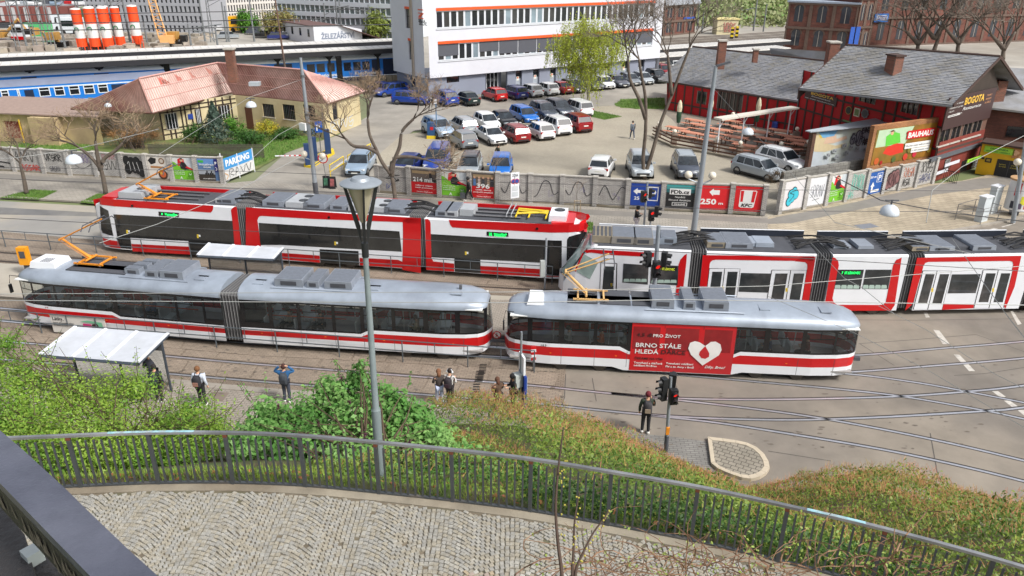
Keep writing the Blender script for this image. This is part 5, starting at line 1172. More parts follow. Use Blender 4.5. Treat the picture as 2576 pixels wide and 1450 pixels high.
def make_car(kind,rear_black=False):
 Lc,W,H,zb_,zs_,ws,wt,rr_,rb,wr=CK[kind];r=thing('parked_car','x','car');X=lambda f:(f-.5)*Lc
 h=W/2
 zd=zs_ if kind!='sedan' else .98
 st=[(0,.74,.36,.62),(.008,.86,.30,zd-.10),(.035,.94,.27,zd-.02),(.1,.985,.24,zd),(.3,1.,.22,zs_),(.55,1.,.22,zs_-.01),(ws-.01,.99,.22,(zb_+zs_)/2),(.84,.975,.24,zb_-.03),(.93,.93,.26,zb_-.12),(.975,.83,.29,zb_-.24),(1.,.66,.36,.52)]
 rs=[]
 for f,k,z0,z1 in st:
  w_=h*k;x=X(f);m_=z0+(z1-z0)*.45
  rs.append([(x,w_*.93,z0),(x,w_,z0+.10),(x,w_*1.0,m_+.1),(x,w_*.97,z1-.05),(x,w_*.90,z1),(x,-w_*.90,z1),(x,-w_*.97,z1-.05),(x,-w_*1.0,m_+.1),(x,-w_,z0+.10),(x,-w_*.93,z0)])
 body=MB().rings(rs).bd('body',PAINT['white'],r,smooth=True,auto=38)
 b0,b1,t0,t1=X(rb),X(ws),X(rr_),X(wt);wb_,wtp=h*.92,h*.74;zt=H-.03
 def sec(x,w_,z):return[(x,w_,z),(x,-w_,z)]
 q=[(b0,wb_*.93,zd-.02),(t0,wtp*.96,zt),(t1,wtp,zt-.01),(b1,wb_,(zb_+zs_)/2-.02)]
 mb=MB()
 P=[VC((x,w_,z)) for x,w_,z in q];Nn=[VC((x,-w_,z)) for x,w_,z in q]
 mb.add(P+Nn,[(0,1,2,3),(7,6,5,4),(0,4,5,1),(3,2,6,7)]);mb.bd('cabin',C_glass,r)
 rs=[]
 for f in(0,.08,.5,.92,1):
  x=t0+(t1-t0)*f-(.06 if f==0 else 0)+(.05 if f==1 else 0);zz=zt+(.035 if 0<f<1 else .0);k=1.02
  rs.append([(x,wtp*k,zz-.06),(x,wtp*k*.97,zz-.01),(x,wtp*.6,zz+.022),(x,0,zz+.03),(x,-wtp*.6,zz+.022),(x,-wtp*k*.97,zz-.01),(x,-wtp*k,zz-.06)])
 MB().rings(rs).bd('roof',PAINT['white'],r,smooth=True,auto=40)
 mb=MB()
 for sg in(1,-1):
  A=[VC((x,w_*sg,z)) for x,w_,z in q];o=VC((0,.012*sg,0))
  def bar(p0,p1,wd):d=VC((wd,0,0));mb.slab([p0-d+o,p0+d+o,p1+d+o,p1-d+o],(0,-.03*sg,0))
  bar(A[3],A[2],.035);bar(A[0],A[1],.05 if kind!='sedan' else .06)
  for f in((.36,.68) if kind in('wagon','van','suv','pickup') else(.52,)):
   bar(A[0].lerp(A[3],f),A[1].lerp(A[2],f+.02),.03)
  if kind in('hatch','wagon','suv','van','pickup'):
   a,b=A[0],A[1];mb.slab([a+o,a+(A[3]-a)*.14+o,b+(A[2]-b)*.10+o,b+o],(0,-.03*sg,0))
 if kind!='sedan' and kind!='pickup':
  mb.slab([VC((b0-.015,-wb_*.93,zd-.03)),VC((b0-.015,wb_*.93,zd-.03)),VC((b0-.0,wb_*.9,zd+.06)),VC((b0-.0,-wb_*.9,zd+.06))],(.03,0,0))
 mb.bd('pillars',PAINT['white'],r,kind='stuff')
 for sx in(.17,.815):
  for sg in(1,-1):
   c=VC((X(sx),(h-.10)*sg,wr));m1=MB();m1.tube([c-VC((0,.1*sg,0)),c+VC((0,.105*sg,0))],wr,20);wl=m1.bd('wheel',C_tyre,r,auto=30)
   m1=MB();m1.tube([c+VC((0,.1*sg,0)),c+VC((0,.112*sg,0))],wr*.66,14);m1.bd('rim',C_rim,wl,auto=30)
   a0=c+VC((0,.0*sg,0));m1=MB();m1.tube([c+VC((0,.0,0)),c+VC((0,.104*sg,.02))],wr*1.13,18);m1.bd('wheel_arch',C_trim,wl,auto=30)
 for sg in(1,-1):
  MB().cbox((X(.95),h*.66*sg,zb_-.24),(.28,.36,.13),-.45*sg).bd('headlight',C_head,r)
  MB().cbox((X(.022),h*.74*sg,zd-.12),(.12,.30,.17),.3*sg).bd('taillight',C_tail,r)
  MB().cbox((X(ws-.045),(h+.08)*sg,zs_+.05),(.14,.2,.13)).bd('mirror',PAINT['white'],r)
  MB().cbox((X(.5),h*.995*sg,.29),(Lc*.52,.03,.13)).bd('sill',C_trim,r)
 MB().cbox((X(0)+.01,0,.68 if kind!='suv' else .78),(.04,.5,.11)).bd('number_plate',C_plate,r)
 MB().cbox((X(0)+.0,0,.40),(.08,W*.6,.12)).bd('rear_bumper',C_trim,r)
 MB().cbox((X(1)-.02,0,.5),(.08,W*.55,.18)).bd('grille',C_trim,r);MB().cbox((X(1)+.015,0,.42),(.03,.5,.1)).bd('number_plate',C_plate,r)
 if kind in('wagon','suv'):
  for sg in(1,-1):MB().tube([(t0+.1,wtp*.9*sg,zt+.0),(t0+.15,wtp*.9*sg,zt+.07),(t1-.1,wtp*.9*sg,zt+.07),(t1-.05,wtp*.9*sg,zt)],.018,4).bd('roof_rail',C_trim if kind=='wagon' else C_rim,r)
 return r
PROTO={}
def set_paint(r,p):
 for c in bpy.data.objects:
  pass
def car(kind,col,px_,head,label,group=None,name='parked_car',z=.01,dark_roof=None):
 first_=kind not in PROTO
 if first_:
  PROTO[kind]=make_car(kind);r=PROTO[kind];KIDS[r.name]=[(c,[g for g in bpy.data.objects if g.parent==c]) for c in bpy.data.objects if c.parent==r]
  r['_k']=1
 r=dup(PROTO[kind],(0,0,0),0,label,group);p=G(*px_,z);r.location=p;r.rotation_euler=(0,0,head);
 for c in CHILD(r):
  if c.data.materials and c.data.materials[0]==PAINT['white'] and col!='white':
   if c.name.startswith('roof') and not c.name.startswith('roof_rail') and dark_roof:c.material_slots[0].link='OBJECT';c.material_slots[0].material=PAINT[dark_roof]
   else:c.material_slots[0].link='OBJECT';c.material_slots[0].material=PAINT[col]
 return r
_last={}
def CHILD(r):return[o for o in bpy.data.objects[-0:] if o.parent==r] if False else DUPK[r.name]
DUPK={}
def dup(root,loc,rz=0.,label=None,group=None,scale=1.):
 if root.name not in KIDS:KIDS[root.name]=[(c,[g for g in bpy.data.objects if g.parent==c]) for c in bpy.data.objects if c.parent==root]
 r=root.copy();COL.objects.link(r);r.location=loc;r.rotation_euler=(0,0,rz);r.scale=(scale,)*3 if not hasattr(scale,'__len__') else scale
 if label:r['label']=label
 if group:r['group']=group
 DUPK[r.name]=[]
 for c,gs in KIDS[root.name]:
  d=c.copy();COL.objects.link(d);d.parent=r;DUPK[r.name].append(d)
  for g in gs:e=g.copy();COL.objects.link(e);e.parent=d
 return r
GP='cars in the parking lot';GB='cars parked along the white office building'
hdg=lambda rear,front,z=.0:math.atan2(*(lambda d:(d.y,d.x))(G(*front,z)-G(*rear,z)))
aBC=hdg((1199,349),(1229,366));aR=aBC+math.pi
for kd,cl,p,a,lab,dr in[('suv','silverblue',(1102,340),aBC+.12,'silver-blue crossover beside the blue ticket machine, front corner towards the wall',None),('wagon','silver',(1164,331),aR,'silver estate car between the silver-blue crossover and a white hatchback, seen from behind',None),('hatch','white',(1225,322),aBC,'small white hatchback behind the white saloon, facing right',None),('sedan','black',(1266,315),aBC,'black saloon in the back row between a white and a blue car',None),('wagon','brightblue',(1319,305),aBC,'bright blue estate with roof rails behind the white concrete blocks',None),('suv','grey',(1367,297),aBC,'dark grey estate-like crossover right of the bright blue estate',None),('suv','grey',(1405,290),aBC,'dark grey-blue crossover next to the tall white people carrier',None),('van','white',(1452,288),aR,'tall white people carrier beside the green strip at the end of the back row',None),('hatch','lightgrey',(1164,367),aR,'grey hatchback seen from behind, leftmost of the front row',None),('sedan','white',(1236,357),aBC,'white saloon in the front row with its bonnet towards the camera',None),('wagon','darkred',(1292,351),aR,'dark red estate between the white saloon and a white hatchback',None),('hatch','white',(1356,345),aR,'white rounded hatchback right of the dark red estate, seen from behind',None),('suv','white',(1396,333),aR,'white crossover with black rear trim left of the red one',None),('suv','darkred',(1447,326),aR,'red crossover with black sills, rightmost of the front row',None)]:car(kd,cl,p,a,lab,GP)
aA=hdg((1241,254),(1216,246))
for kd,cl,p,a,lab in[('hatch','darkblue',(955,236),hdg((975,240),(937,233)),'blue car half hidden behind another blue car left of the office building'),('wagon','blue',(984,240),hdg((1010,240),(960,246)),'blue estate parked at the left corner of the office building'),('wagon','blue',(1036,262),hdg((1015,262),(1060,264)),'blue estate seen from the side in front of the grey door'),('suv','blue',(1119,262),aA,'bright blue crossover with roof rails left of the dark green saloon'),('sedan','green',(1173,261),aA,'dark green saloon between the blue crossover and the red hatchback'),('hatch','red',(1243,251),aA,'bright red hatchback in front of the office entrance'),('wagon','darkblue',(1292,246),aA,'dark blue estate right of the office entrance'),('hatch','white',(1333,241),aA,'white hatchback next to the dark blue estate by the wall'),('hatch','white',(1373,237),aA,'white round hatchback between the other white one and the red saloon'),('sedan','darkred',(1406,233),aA,'red saloon beside the black hatchback left of the birch'),('hatch','black',(1440,231),aA+math.pi,'black hatchback with its front to the lot, left of the birch')]:car(kd,cl,p,a,lab,GB)
aF=hdg((1520,222),(1545,231))
for kd,cl,p,lab in[('hatch','grey',(1490,224),'dark car behind the birch crown'),('hatch','white',(1519,221),'white car partly hidden by the right side of the birch'),('sedan','grey',(1553,217),'dark grey car behind the big bare tree, nearer the birch'),('hatch','lightgrey',(1583,213),'grey car with a pale bonnet behind the left trunk of the big bare tree'),('hatch','silver',(1616,210),'silver car just left of the dark car at the far corner'),('suv','black',(1650,206),'black car with a red tail light at the far corner of the office'),('wagon','darkred',(1667,189),'dark red car beyond the far corner of the office building'),('hatch','white',(1698,178),'white car farthest away beyond the red one')]:car(kd,cl,p,aF,lab,'cars beyond the birch')
for kd,cl,p,a,lab,dr in[('wagon','silverblue',(909,430),hdg((935,400),(900,440)),'silver estate by the yellow barriers at the car park entrance',None),('sedan','darkblue',(1028,434),hdg((1050,415),(1020,440)),'low blue-grey saloon mostly hidden by the wall, left of the blue pickup',None),('pickup','blue',(1101,424),hdg((1118,395),(1095,432)),'blue pickup with a closed canopy behind the green poster',None),('wagon','silver',(1182,438),hdg((1195,408),(1180,440)),'silver car with a black roof behind the wall','black'),('hatch','brightblue',(1260,438),hdg((1266,408),(1256,442)),'bright blue hatchback behind the wall by the walking man',None),('hatch','white',(1513,436),hdg((1508,446),(1528,414)),'white hatchback with dark rear window parked alone behind the wall',None),('suv','silver',(1608,436),hdg((1598,405),(1618,446)),'grey-blue crossover behind the trunks of the big tree, facing the wall',None),('suv','grey',(1722,438),hdg((1708,408),(1730,446)),'dark blue compact crossover with a pale roof beside the tall steel pole','silver'),('wagon','silver',(1908,444),hdg((1875,432),(1950,452)),'silver estate side-on behind the end of the wall',None),('suv','white',(1962,424),hdg((1920,410),(2005,432)),'large white crossover with black wheel arches by the mural',None)]:car(kd,cl,p,a,lab,GP,dark_roof=dr)
for k_,r_ in PROTO.items():
 for c,gs in KIDS[r_.name]:
  for g in gs:bpy.data.objects.remove(g)
  bpy.data.objects.remove(c)
 bpy.data.objects.remove(r_)
SKIN=mat('skin',S(206,160,132),.6,var=.05)
def skinned(name,joints,edges,m,parent,lvl=1):
 """joints {name: (pos, radius)}; grown with a skin modifier, then frozen"""
 ks=list(joints);me=bpy.data.meshes.new(name);me.from_pydata([joints[k][0] for k in ks],[(ks.index(a),ks.index(b)) for a,b in edges],[])
 o=bpy.data.objects.new(name,me);COL.objects.link(o);md=o.modifiers.new('s','SKIN');md.use_smooth_shade=True
 for i,k in enumerate(ks):
  r=joints[k][1];r=r if isinstance(r,tuple) else(r,r);me.skin_vertices[0].data[i].radius=r;me.skin_vertices[0].data[i].use_root=(i==0)
 s=o.modifiers.new('d','SUBSURF');s.levels=lvl;s.render_levels=lvl;me.materials.append(m);o.parent=parent;o.location=(0,0,0);return o
def person(label,px_,z,H,head,pose='stand',coat=None,trou=None,hair=None,shoe=None,bag=None,hood=False,long_hair=False,group=None,extra=None,at=None,capc=None):
 p=at or G(*px_,z);t=thing('person',label,'person',p,head,group);k=H/1.75
 V=lambda x,y,z_:(x*k,y*k,z_*k)
 step=.16 if pose=='walk' else .02;sit=pose=='sit'
 hip,kn,an=.92,.50,.08
 if sit:
  leg={s:(V(0,s*.09,.50),V(.42,s*.11,.50),V(.44,s*.11,.08),V(.58,s*.11,.05)) for s in(1,-1)};hipz=.5
 else:
  leg={s:(V(0,s*.09,hip),V(.03+step*s,s*.10,kn),V(-.02+step*1.6*s,s*.11,an+(.05 if pose=='walk' and s<0 else 0)),V(.12+step*1.6*s,s*.12,.04)) for s in(1,-1)};hipz=hip
 sh=hipz+.52;lean={'walk':.05,'look':.12}.get(pose,.0)
 if pose in('handsup',):arm={s:(V(0,s*.19,sh-.04),V(.05,s*.40,sh-.02),V(.02,s*.16,sh+.22),V(-.01,s*.10,sh+.25)) for s in(1,-1)}
 elif pose=='phone':arm={1:(V(0,.19,sh-.04),V(-.02,.26,sh-.32),V(.06,.25,sh-.56),V(.08,.25,sh-.62)),-1:(V(0,-.19,sh-.04),V(.06,-.27,sh-.3),V(.16,-.13,sh-.02),V(.15,-.10,sh+.06))}
 elif pose in('hold','look','sit'):arm={s:(V(lean,s*.18,sh-.04),V(.05,s*.25,sh-.30),V(.26,s*.12,sh-.22),V(.33,s*.09,sh-.20)) for s in(1,-1)}
 else:arm={s:(V(lean,s*.19,sh-.04),V(-.03-step*.6*s,s*.25,sh-.32),V(.06-step*1.0*s,s*.25,sh-.56),V(.08-step*s,s*.25,sh-.63)) for s in(1,-1)}
 nod=.05 if pose in('look','sit','hold') else .0
 J={'pel':(V(0,0,hipz+.02),.12*k),'wst':(V(lean*.4,0,hipz+.2),.105*k),'chest':(V(lean*.8,0,hipz+.4),.125*k),'neck':(V(lean+.01,0,sh+.06),.052*k),'head':(V(lean+.03+nod,0,sh+.17),.088*k),'top':(V(lean+.01+nod,0,sh+.26),.075*k)}
 E=[('pel','wst'),('wst','chest'),('chest','neck'),('neck','head'),('head','top')]
 for s,n in((1,'l'),(-1,'r')):
  a=leg[s];J['h'+n]=(a[0],.085*k);J['k'+n]=(a[1],.055*k);J['a'+n]=(a[2],.035*k);J['f'+n]=(a[3],.035*k);E+=[('pel','h'+n),('h'+n,'k'+n),('k'+n,'a'+n),('a'+n,'f'+n)]
  a=arm[s];J['s'+n]=(a[0],.05*k);J['e'+n]=(a[1],.038*k);J['w'+n]=(a[2],.026*k);J['m'+n]=(a[3],.03*k);E+=[('chest','s'+n),('s'+n,'e'+n),('e'+n,'w'+n),('w'+n,'m'+n)]
  wv=VC(a[3]);dr=(wv-VC(a[2])).normalized();sd_=VC((0,0,1)).cross(dr);sd_=sd_.normalized() if sd_.length>.05 else VC((1,0,0))
  for q in range(4):
   e=wv+dr*(.075-.008*abs(q-1.4))*k+sd_*(q-1.5)*.018*k;J['g%d%s'%(q,n)]=(tuple(e),.009*k);E.append(('m'+n,'g%d%s'%(q,n)))
  J['t'+n]=(tuple(wv+dr*.02*k+sd_*.05*k*s),.01*k);E.append(('m'+n,'t'+n))
 b=skinned('body',J,E,SKIN,t)
 cm=mat('cloth_%s'%str(coat),coat,.85,var=.12,scale=9,bump=.2);g=lambda q,f:(J[q][0],f*k)
 skinned('jacket',{'pel':g('pel',.152),'wst':g('wst',.145),'chest':g('chest',.165),'nk':(tuple(VC(J['chest'][0]).lerp(VC(J['neck'][0]),.72)),.07*k),'sl':g('sl',.085),'el':g('el',.062),'wl':g('wl',.048),'sr':g('sr',.085),'er':g('er',.062),'wr':g('wr',.048)},[('pel','wst'),('wst','chest'),('chest','nk'),('chest','sl'),('sl','el'),('el','wl'),('chest','sr'),('sr','er'),('er','wr')],cm,t)
 tm=mat('cloth_%s'%str(trou),trou,.85,var=.12,scale=9)
 skinned('trousers',{'pel':g('pel',.14),'hl':g('hl',.105),'kl':g('kl',.075),'al':g('al',.058),'hr':g('hr',.105),'kr':g('kr',.075),'ar':g('ar',.058)},[('pel','hl'),('hl','kl'),('kl','al'),('pel','hr'),('hr','kr'),('kr','ar')],tm,t)
 smt=mat('shoe_%s'%str(shoe),shoe or S(220,218,214),.6)
 for n in 'lr':
  a,f=VC(J['a'+n][0]),VC(J['f'+n][0]);mb=MB();mb.tube([VC((a.x-.05*k,a.y,.05*k+a.z-.08*k)),VC((a.x+.05*k,a.y,.05*k+a.z-.08*k)),VC((f.x+.05*k,f.y,.04*k+a.z-.08*k))],[.055*k,.06*k,.035*k],8);o=mb.bd('shoe',smt,None,smooth=True);o.parent=t
 hm=mat('hair_%s'%str(hair),hair or S(50,36,28),.8,var=.2,scale=20,bump=.4,bscale=120);hp=VC(J['head'][0])
 mb=MB();c=hp+VC((-.018*k,0,.045*k));mb.sphere(c,.108*k*(1.18 if hood else 1),12,8,1.12)
 if long_hair:mb.tube([hp+VC((-.06*k,0,.05*k)),hp+VC((-.09*k,0,-.1*k)),hp+VC((-.10*k,0,-.26*k))],[.085*k,.085*k,.04*k],8)
 o=mb.bd('hood' if hood else 'hair',cm if hood else hm,None,smooth=True);o.parent=t
 mb=MB();f=hp+VC((.085*k,0,-.0*k))
 mb.tube([f+VC((-.01,0,.02*k)),f+VC((.022*k,0,-.015*k))],[.01*k,.014*k],5);o=mb.bd('nose',SKIN,None);o.parent=t
 mb=MB()
 for s in(1,-1):mb.sphere(f+VC((-.004*k,s*.032*k,.022*k)),.011*k,6,4)
 mb.cbox(f+VC((-.002*k,0,-.045*k)),(.01*k,.04*k,.008*k));o=mb.bd('face_features',mat('eye_dark',S(50,34,30),.5),None,kind='stuff');o.parent=t
 if bag:
  ch=VC(J['chest'][0]);bt_=thing('backpack',extra or 'x','backpack',tuple(VC(p)+Matrix.Rotation(head,3,'Z')@VC((ch.x-.20*k,0,ch.z-.1*k))),head,None)
  bm_=mat('bag_%s'%str(bag),bag,.8,var=.15,scale=12);mb=MB()
  rs=[[(x*.5,y,z_) for y,z_ in((-.13*f_,-.23*g_),(.13*f_,-.23*g_),(.155*f_,-.1),(.15*f_,.12),(.09*f_,.22*g_),(-.09*f_,.22*g_),(-.15*f_,.12),(-.155*f_,-.1))] for x,f_,g_ in((.16,1,1),(.0,1.05,1.02),(-.16,.95,.95),(-.24,.7,.8))]
  mb.rings([[tuple(VC(q)*k) for q in r] for r in rs]);o=mb.bd('bag',bm_,None,smooth=True,auto=50);o.parent=bt_
  mb=MB();mb.cbox((-.125*k,0,-.08*k),(.05*k,.2*k,.16*k));o=mb.bd('front_pocket',mat('bagp_%s'%str(capc or bag),capc or S(30,30,32),.8),None);o.parent=bt_
  for s in(1,-1):mb=MB();mb.tube([(.08*k,s*.08*k,.18*k),(.2*k,s*.10*k,.26*k),(.34*k,s*.11*k,.16*k),(.36*k,s*.12*k,-.05*k)],.018*k,5);o=mb.bd('strap',bm_,None);o.parent=bt_
 return t
N_=math.pi/2
blk=S(34,34,38)
person('person in a dark green jacket phoning beside the near traffic light',(1622,1089),.01,1.8,N_-.1,'phone',S(52,64,52),blk,S(104,28,40),bag=S(58,56,60),extra='small grey and beige backpack worn by the person in the green jacket',capc=S(150,134,116))
person('person in a blue pullover with both hands raised to the head',(724,1012),.14,1.72,N_,'handsup',S(40,92,140),S(60,66,80),S(70,40,34),bag=S(58,64,72),extra='dark grey backpack worn by the person in the blue pullover',capc=S(44,48,56))
person('person in a pale grey hoodie waiting behind the left shrub',(512,1020),.14,1.75,N_-.05,'stand',S(196,204,218),S(40,40,44),S(120,82,52),bag=S(40,40,46),extra='black backpack with a pinkish pocket worn by the person in the pale hoodie',capc=S(150,110,96))
person('person in a dark jacket bending forward by the near shelter',(392,985),.14,1.75,N_+.5,'look',S(54,56,66),S(40,42,50),S(44,34,32))
person('person in dark clothes standing right behind the bending one by the shelter',(404,1012),.14,1.7,N_-.1,'stand',S(36,40,50),blk,S(40,36,36),bag=S(38,44,58),extra='dark blue backpack worn by the person beside the near shelter',capc=S(30,34,44))
person('person with long hair left of the one wearing white headphones',(1107,1022),.14,1.65,N_+.3,'hold',S(70,62,60),S(176,186,214),S(124,84,58),long_hair=True)
pp=person('person with white headphones and a light jacket near the drain grates',(1133,1022),.14,1.68,N_-.3,'hold',S(210,208,206),S(60,56,62),S(48,38,36),bag=S(44,38,44),extra='black backpack worn by the person with white headphones',capc=S(60,40,50))
mb=MB();z_=1.62*.96;mb.tube([(.03,.12*math.cos(a),z_+.12*math.sin(a)) for a in[math.pi*i/8 for i in range(9)]],.018,6);mb.sphere((.03,.11,z_-.01),.045,8,6);mb.sphere((.03,-.11,z_-.01),.045,8,6);o=mb.bd('headphones',T_white,None);o.parent=pp
person('person with long brown hair left of the blue timetable board',(1253,1040),.14,1.6,N_+.6,'hold',S(84,64,50),S(60,56,60),S(92,60,44),long_hair=True)
person('person in black leaning by the blue timetable board',(1292,1038),.14,1.75,N_+1.9,'hold',S(32,32,36),blk,S(30,28,30))
person('person in a black hood and pale trousers on the far pavement',(1598,588),PZ,1.85,.2,'hold',S(30,31,36),S(196,190,196),blk,hood=True)
w_=person('person dressed in black walking past the green poster with a shopping bag',(1180,505),PZ,1.75,math.pi-.1,'walk',S(36,36,40),blk,S(30,26,26),hood=True)
bg_=thing('shopping_bag','dark grey shopping bag hanging from the walking person\'s hand by the wall','bag',G(1163,491,PZ+.25));MB().cbox(G(1164,492,PZ+.4),(.36,.16,.4),-.1).bd('bag',mat('bag_grey',S(74,78,82),.8),bg_);mb=MB();c=G(1164,492,PZ+.4)+VC((0,0,.2));mb.tube([c+VC((-.1,0,0)),c+VC((-.05,0,.2)),c+VC((.05,0,.2)),c+VC((.1,0,0))],.012,5);mb.bd('handle',_M['bag_grey'],bg_)
person('person in a camouflage green jacket walking across the car park',(1252,414),.01,1.78,.4,'walk',S(70,70,54),S(60,58,54),S(60,50,44))
person('person in grey clothes walking behind the big bare tree at the edge of the lot',(1590,350),.01,1.75,1.8,'walk',S(96,104,112),S(70,78,96),S(60,50,44))
for F,lst in((Fb,((2.0,.5,S(150,150,140)),(3.5,.55,S(70,72,78)),(6.0,.6,S(176,178,168)),(7.9,.6,S(150,140,116)),(8.6,.6,S(190,194,196)))),(Fa,((2.2,.55,S(190,188,182)),(4.6,.5,S(176,180,184)),(6.6,.5,S(90,110,150)))),(Fc,((2.7,.55,S(190,190,188)),(4.1,.6,S(214,110,52)),(5.1,.6,S(178,186,186)),(11.2,.55,S(80,90,120)),(12.8,.5,S(120,50,44))))):
 for i,(u,v,c) in enumerate(lst):
  q=F.A+F.u*u+F.n*v;nm={id(Fa):'the articulated tram left half',id(Fb):'the articulated tram right half',id(Fc):'the short tram'}[id(F)]
  cn='orange' if c==S(214,110,52) else('dark' if sum(c)<.35 else 'pale');od=['leftmost','second','third','fourth','fifth'][i]
  person('%s passenger from the left, in a %s top, inside %s'%(od,cn,nm) if od!='leftmost' else 'leftmost passenger, in a %s top, inside %s'%(cn,nm),None,0,1.7,F.ang()+math.pi,'sit',c,S(50,52,60),S(70,54,44),at=VC((q.x,q.y,.6)),group='seated tram passengers')
flat={}
def ink(c,r=.55):
 k=tuple(round(q,3) for q in c)
 if k not in flat:flat[k]=mat('print_%d'%len(flat),c,r,var=.06,scale=4)
 return flat[k]
W_,K_=S(226,226,224),S(30,30,32);CAPM=mat('wall_cap',S(176,172,164),.85,var=.15,scale=2,bump=.3)
class Bay:
 def __init__(s,F,u0,u1,z0,z1,par,o=.03):s.F,s.u0,s.u1,s.z0,s.z1,s.par,s.o=F,u0,u1,z0,z1,par,o;s.k=0;s.mb={}
 def q(s,a,b):return s.u0+(s.u1-s.u0)*a,s.z0+(s.z1-s.z0)*b
 def lay(s):s.k+=1;return s.o+.004*s.k
 def poly(s,pts,c,name='printed_shape'):MB().fpoly(s.F,[s.q(*p) for p in pts],s.lay()).bd(name,ink(c),s.par)
 def rect(s,a,b,c,d,col,name='printed_shape'):s.poly([(a,c),(b,c),(b,d),(a,d)],col,name)
 def disc(s,a,b,r,col,n=16,sx=1.):
  asp=(s.u1-s.u0)/(s.z1-s.z0);s.poly([(a+r*sx*math.cos(6.283*i/n)/asp,b+r*math.sin(6.283*i/n)) for i in range(n)],col)
 def txt(s,t,a,b,a2,h,col,bold=.0,rot=0.,shear=0.):u,z=s.q(a,b);text(s.F,t,u,z,(s.z1-s.z0)*h,ink(col),s.par,(a2-a)*(s.u1-s.u0),s.lay(),bold,rot=rot,shear=shear)
 def stroke(s,pts,wd,col):
  P=smooth([(p[0],p[1],0) for p in pts],5);MB().ribbon(s.F,[s.q(p.x,p.y) for p in P],wd,s.lay()).bd('graffiti',ink(col),s.par)
 def sheet(s,col,a=.0,b=1.,c=.03,d=.97,th=.02):u,z=s.q(a,c);u2,z2=s.q(b,d);MB().fbox(s.F,u,u2,z,z2,s.o-th,s.o+.002).bd('poster_sheet',ink(col) if not isinstance(col,bpy.types.Material) else col,s.par)
def tagline(B,seed,n,col,box=(.08,.92,.15,.85),wd=.035,amp=.5):
 r=random.Random(seed);a,b,c,d=box
 for i in range(n):
  x=a+(b-a)*r.random()*.5;y=c+(d-c)*r.random();p=[]
  for k in range(r.randrange(4,9)):p.append((min(b,x),min(d,max(c,y))));x+=(b-a)*r.uniform(-.05,.2);y+=(d-c)*r.uniform(-amp,amp)
  B.stroke(p,wd,col)
def letters(B,seed,n,col,box,wd=.05,fill=None):
 """angular tag letters side by side"""
 r=random.Random(seed);a,b,c,d=box;w_=(b-a)/n
 for i in range(n):
  x0=a+i*w_;k=r.randrange(5);X=lambda t:x0+w_*t*.85;Y=lambda t:c+(d-c)*(t+r.uniform(-.06,.06))
  sh=[[(0,0),(.1,1),(.9,.9),(.2,.5),(.9,.05)],[(0,1),(.5,0),(1,1)],[(0,0),(0,1),(.9,.7),(.1,.45),(1,0)],[(.9,.9),(.1,.8),(.2,.4),(.9,.5),(.6,0),(0,.05)],[(0,0),(.4,1),(.9,0),(.7,.4),(.1,.35)]][k]
  B.stroke([(X(p),Y(q)) for p,q in sh],wd,col)
def bubble(B,cs,r,fillc,line):
 for(x,y) in cs:B.disc(x,y,r*1.12,line,14,.8)
 for(x,y) in cs:B.disc(x,y,r*.92,fillc,14,.8)
def blood_ad(B):
 B.sheet(S(206,208,206));G_=S(112,182,44)
 B.poly([(.0,.03),(1,.03),(1,.42),(.8,.5),(.62,.44),(.5,.52),(.3,.62),(.12,.76),(0,.8)],G_);B.rect(.72,1,.62,.97,S(186,194,200));B.poly([(.25,.62),(.28,.9),(.42,.97),(.6,.9),(.58,.62)],S(196,24,34))
 B.poly([(.38,.5),(.36,.68),(.46,.8),(.62,.78),(.72,.62),(.9,.5),(.6,.46)],K_);B.disc(.47,.87,.07,S(206,160,130));B.poly([(.41,.9),(.44,.96),(.52,.96),(.54,.9)],S(60,40,32));B.poly([(.62,.56),(.7,.62),(1,.5),(1,.44)],S(196,24,34))
 for i,t in enumerate(('I ty daruj krev','ve FN u sv. Anny','a zachraň život!')):B.txt(t,.05,.40-.075*i,.55,.045,W_)
 B.poly([(.74,.2),(.72,.36),(.92,.38),(.94,.2)],S(84,150,40));B.stroke([(.77,.3),(.83,.25),(.89,.31)],.03,W_);B.txt('A',.3,.06,.42,.11,W_,.03);B.txt('Stříbrný',.62,.14,.92,.04,S(40,70,30));B.txt('podvozek',.66,.08,.92,.04,S(40,70,30))
def build_wall(label,P,tops,name='wall',z=PZ,bmat=None,pill=.32,pdepth=.14,pmat=None,fl=False):
 t=thing(name,label,'wall',G(P[len(P)//2][0],P[len(P)//2][1],z));bays=[];GPT=[G(x,y,z) for x,y in P]
 for i in range(len(GPT)-1):
  a,b=GPT[i],GPT[i+1];F=Face(a,b);F.A.z=0;L=F.L
  f0=Face(a,b);zt=f0.px(*tops[i][1])[1] if len(tops[i])>1 and isinstance(tops[i][0],tuple) else f0.px(*tops[i])[1]
  h=pill/2
  MB().fbox(F,h,L-h,z-.05,zt-.08,-.12,.0).bd('wall_panel',bmat,t);MB().fbox(F,h-.02,L-h+.02,zt-.08,zt,-.17,.05).bd('wall_cap',CAPM,t);MB().fbox(F,h,L-h,z-.05,z+.10,0,.03).bd('plinth',_M['edge_concrete'],t)
  bays.append(Bay(F,h+.04,L-h-.04,z+.12,zt-.1,t,.012));
  if i==0:zp=zt
  MB().fbox(F,-h,h,z-.05,max(zt,zp)-.02,-.17,pdepth).bd('pillar',pmat or bmat,t);MB().fbox(F,-h-.03,h+.03,max(zt,zp)-.02,max(zt,zp)+.05,-.2,pdepth+.03).bd('pillar_cap',CAPM,t);zp=zt
 MB().fbox(F,L-h,L+h,z-.05,zt-.02,-.17,pdepth).bd('pillar',pmat or bmat,t);MB().fbox(F,L-h-.03,L+h+.03,zt-.02,zt+.05,-.2,pdepth+.03).bd('pillar_cap',CAPM,t)
 return t,bays
d1=G(1913,538)-G(954,483)
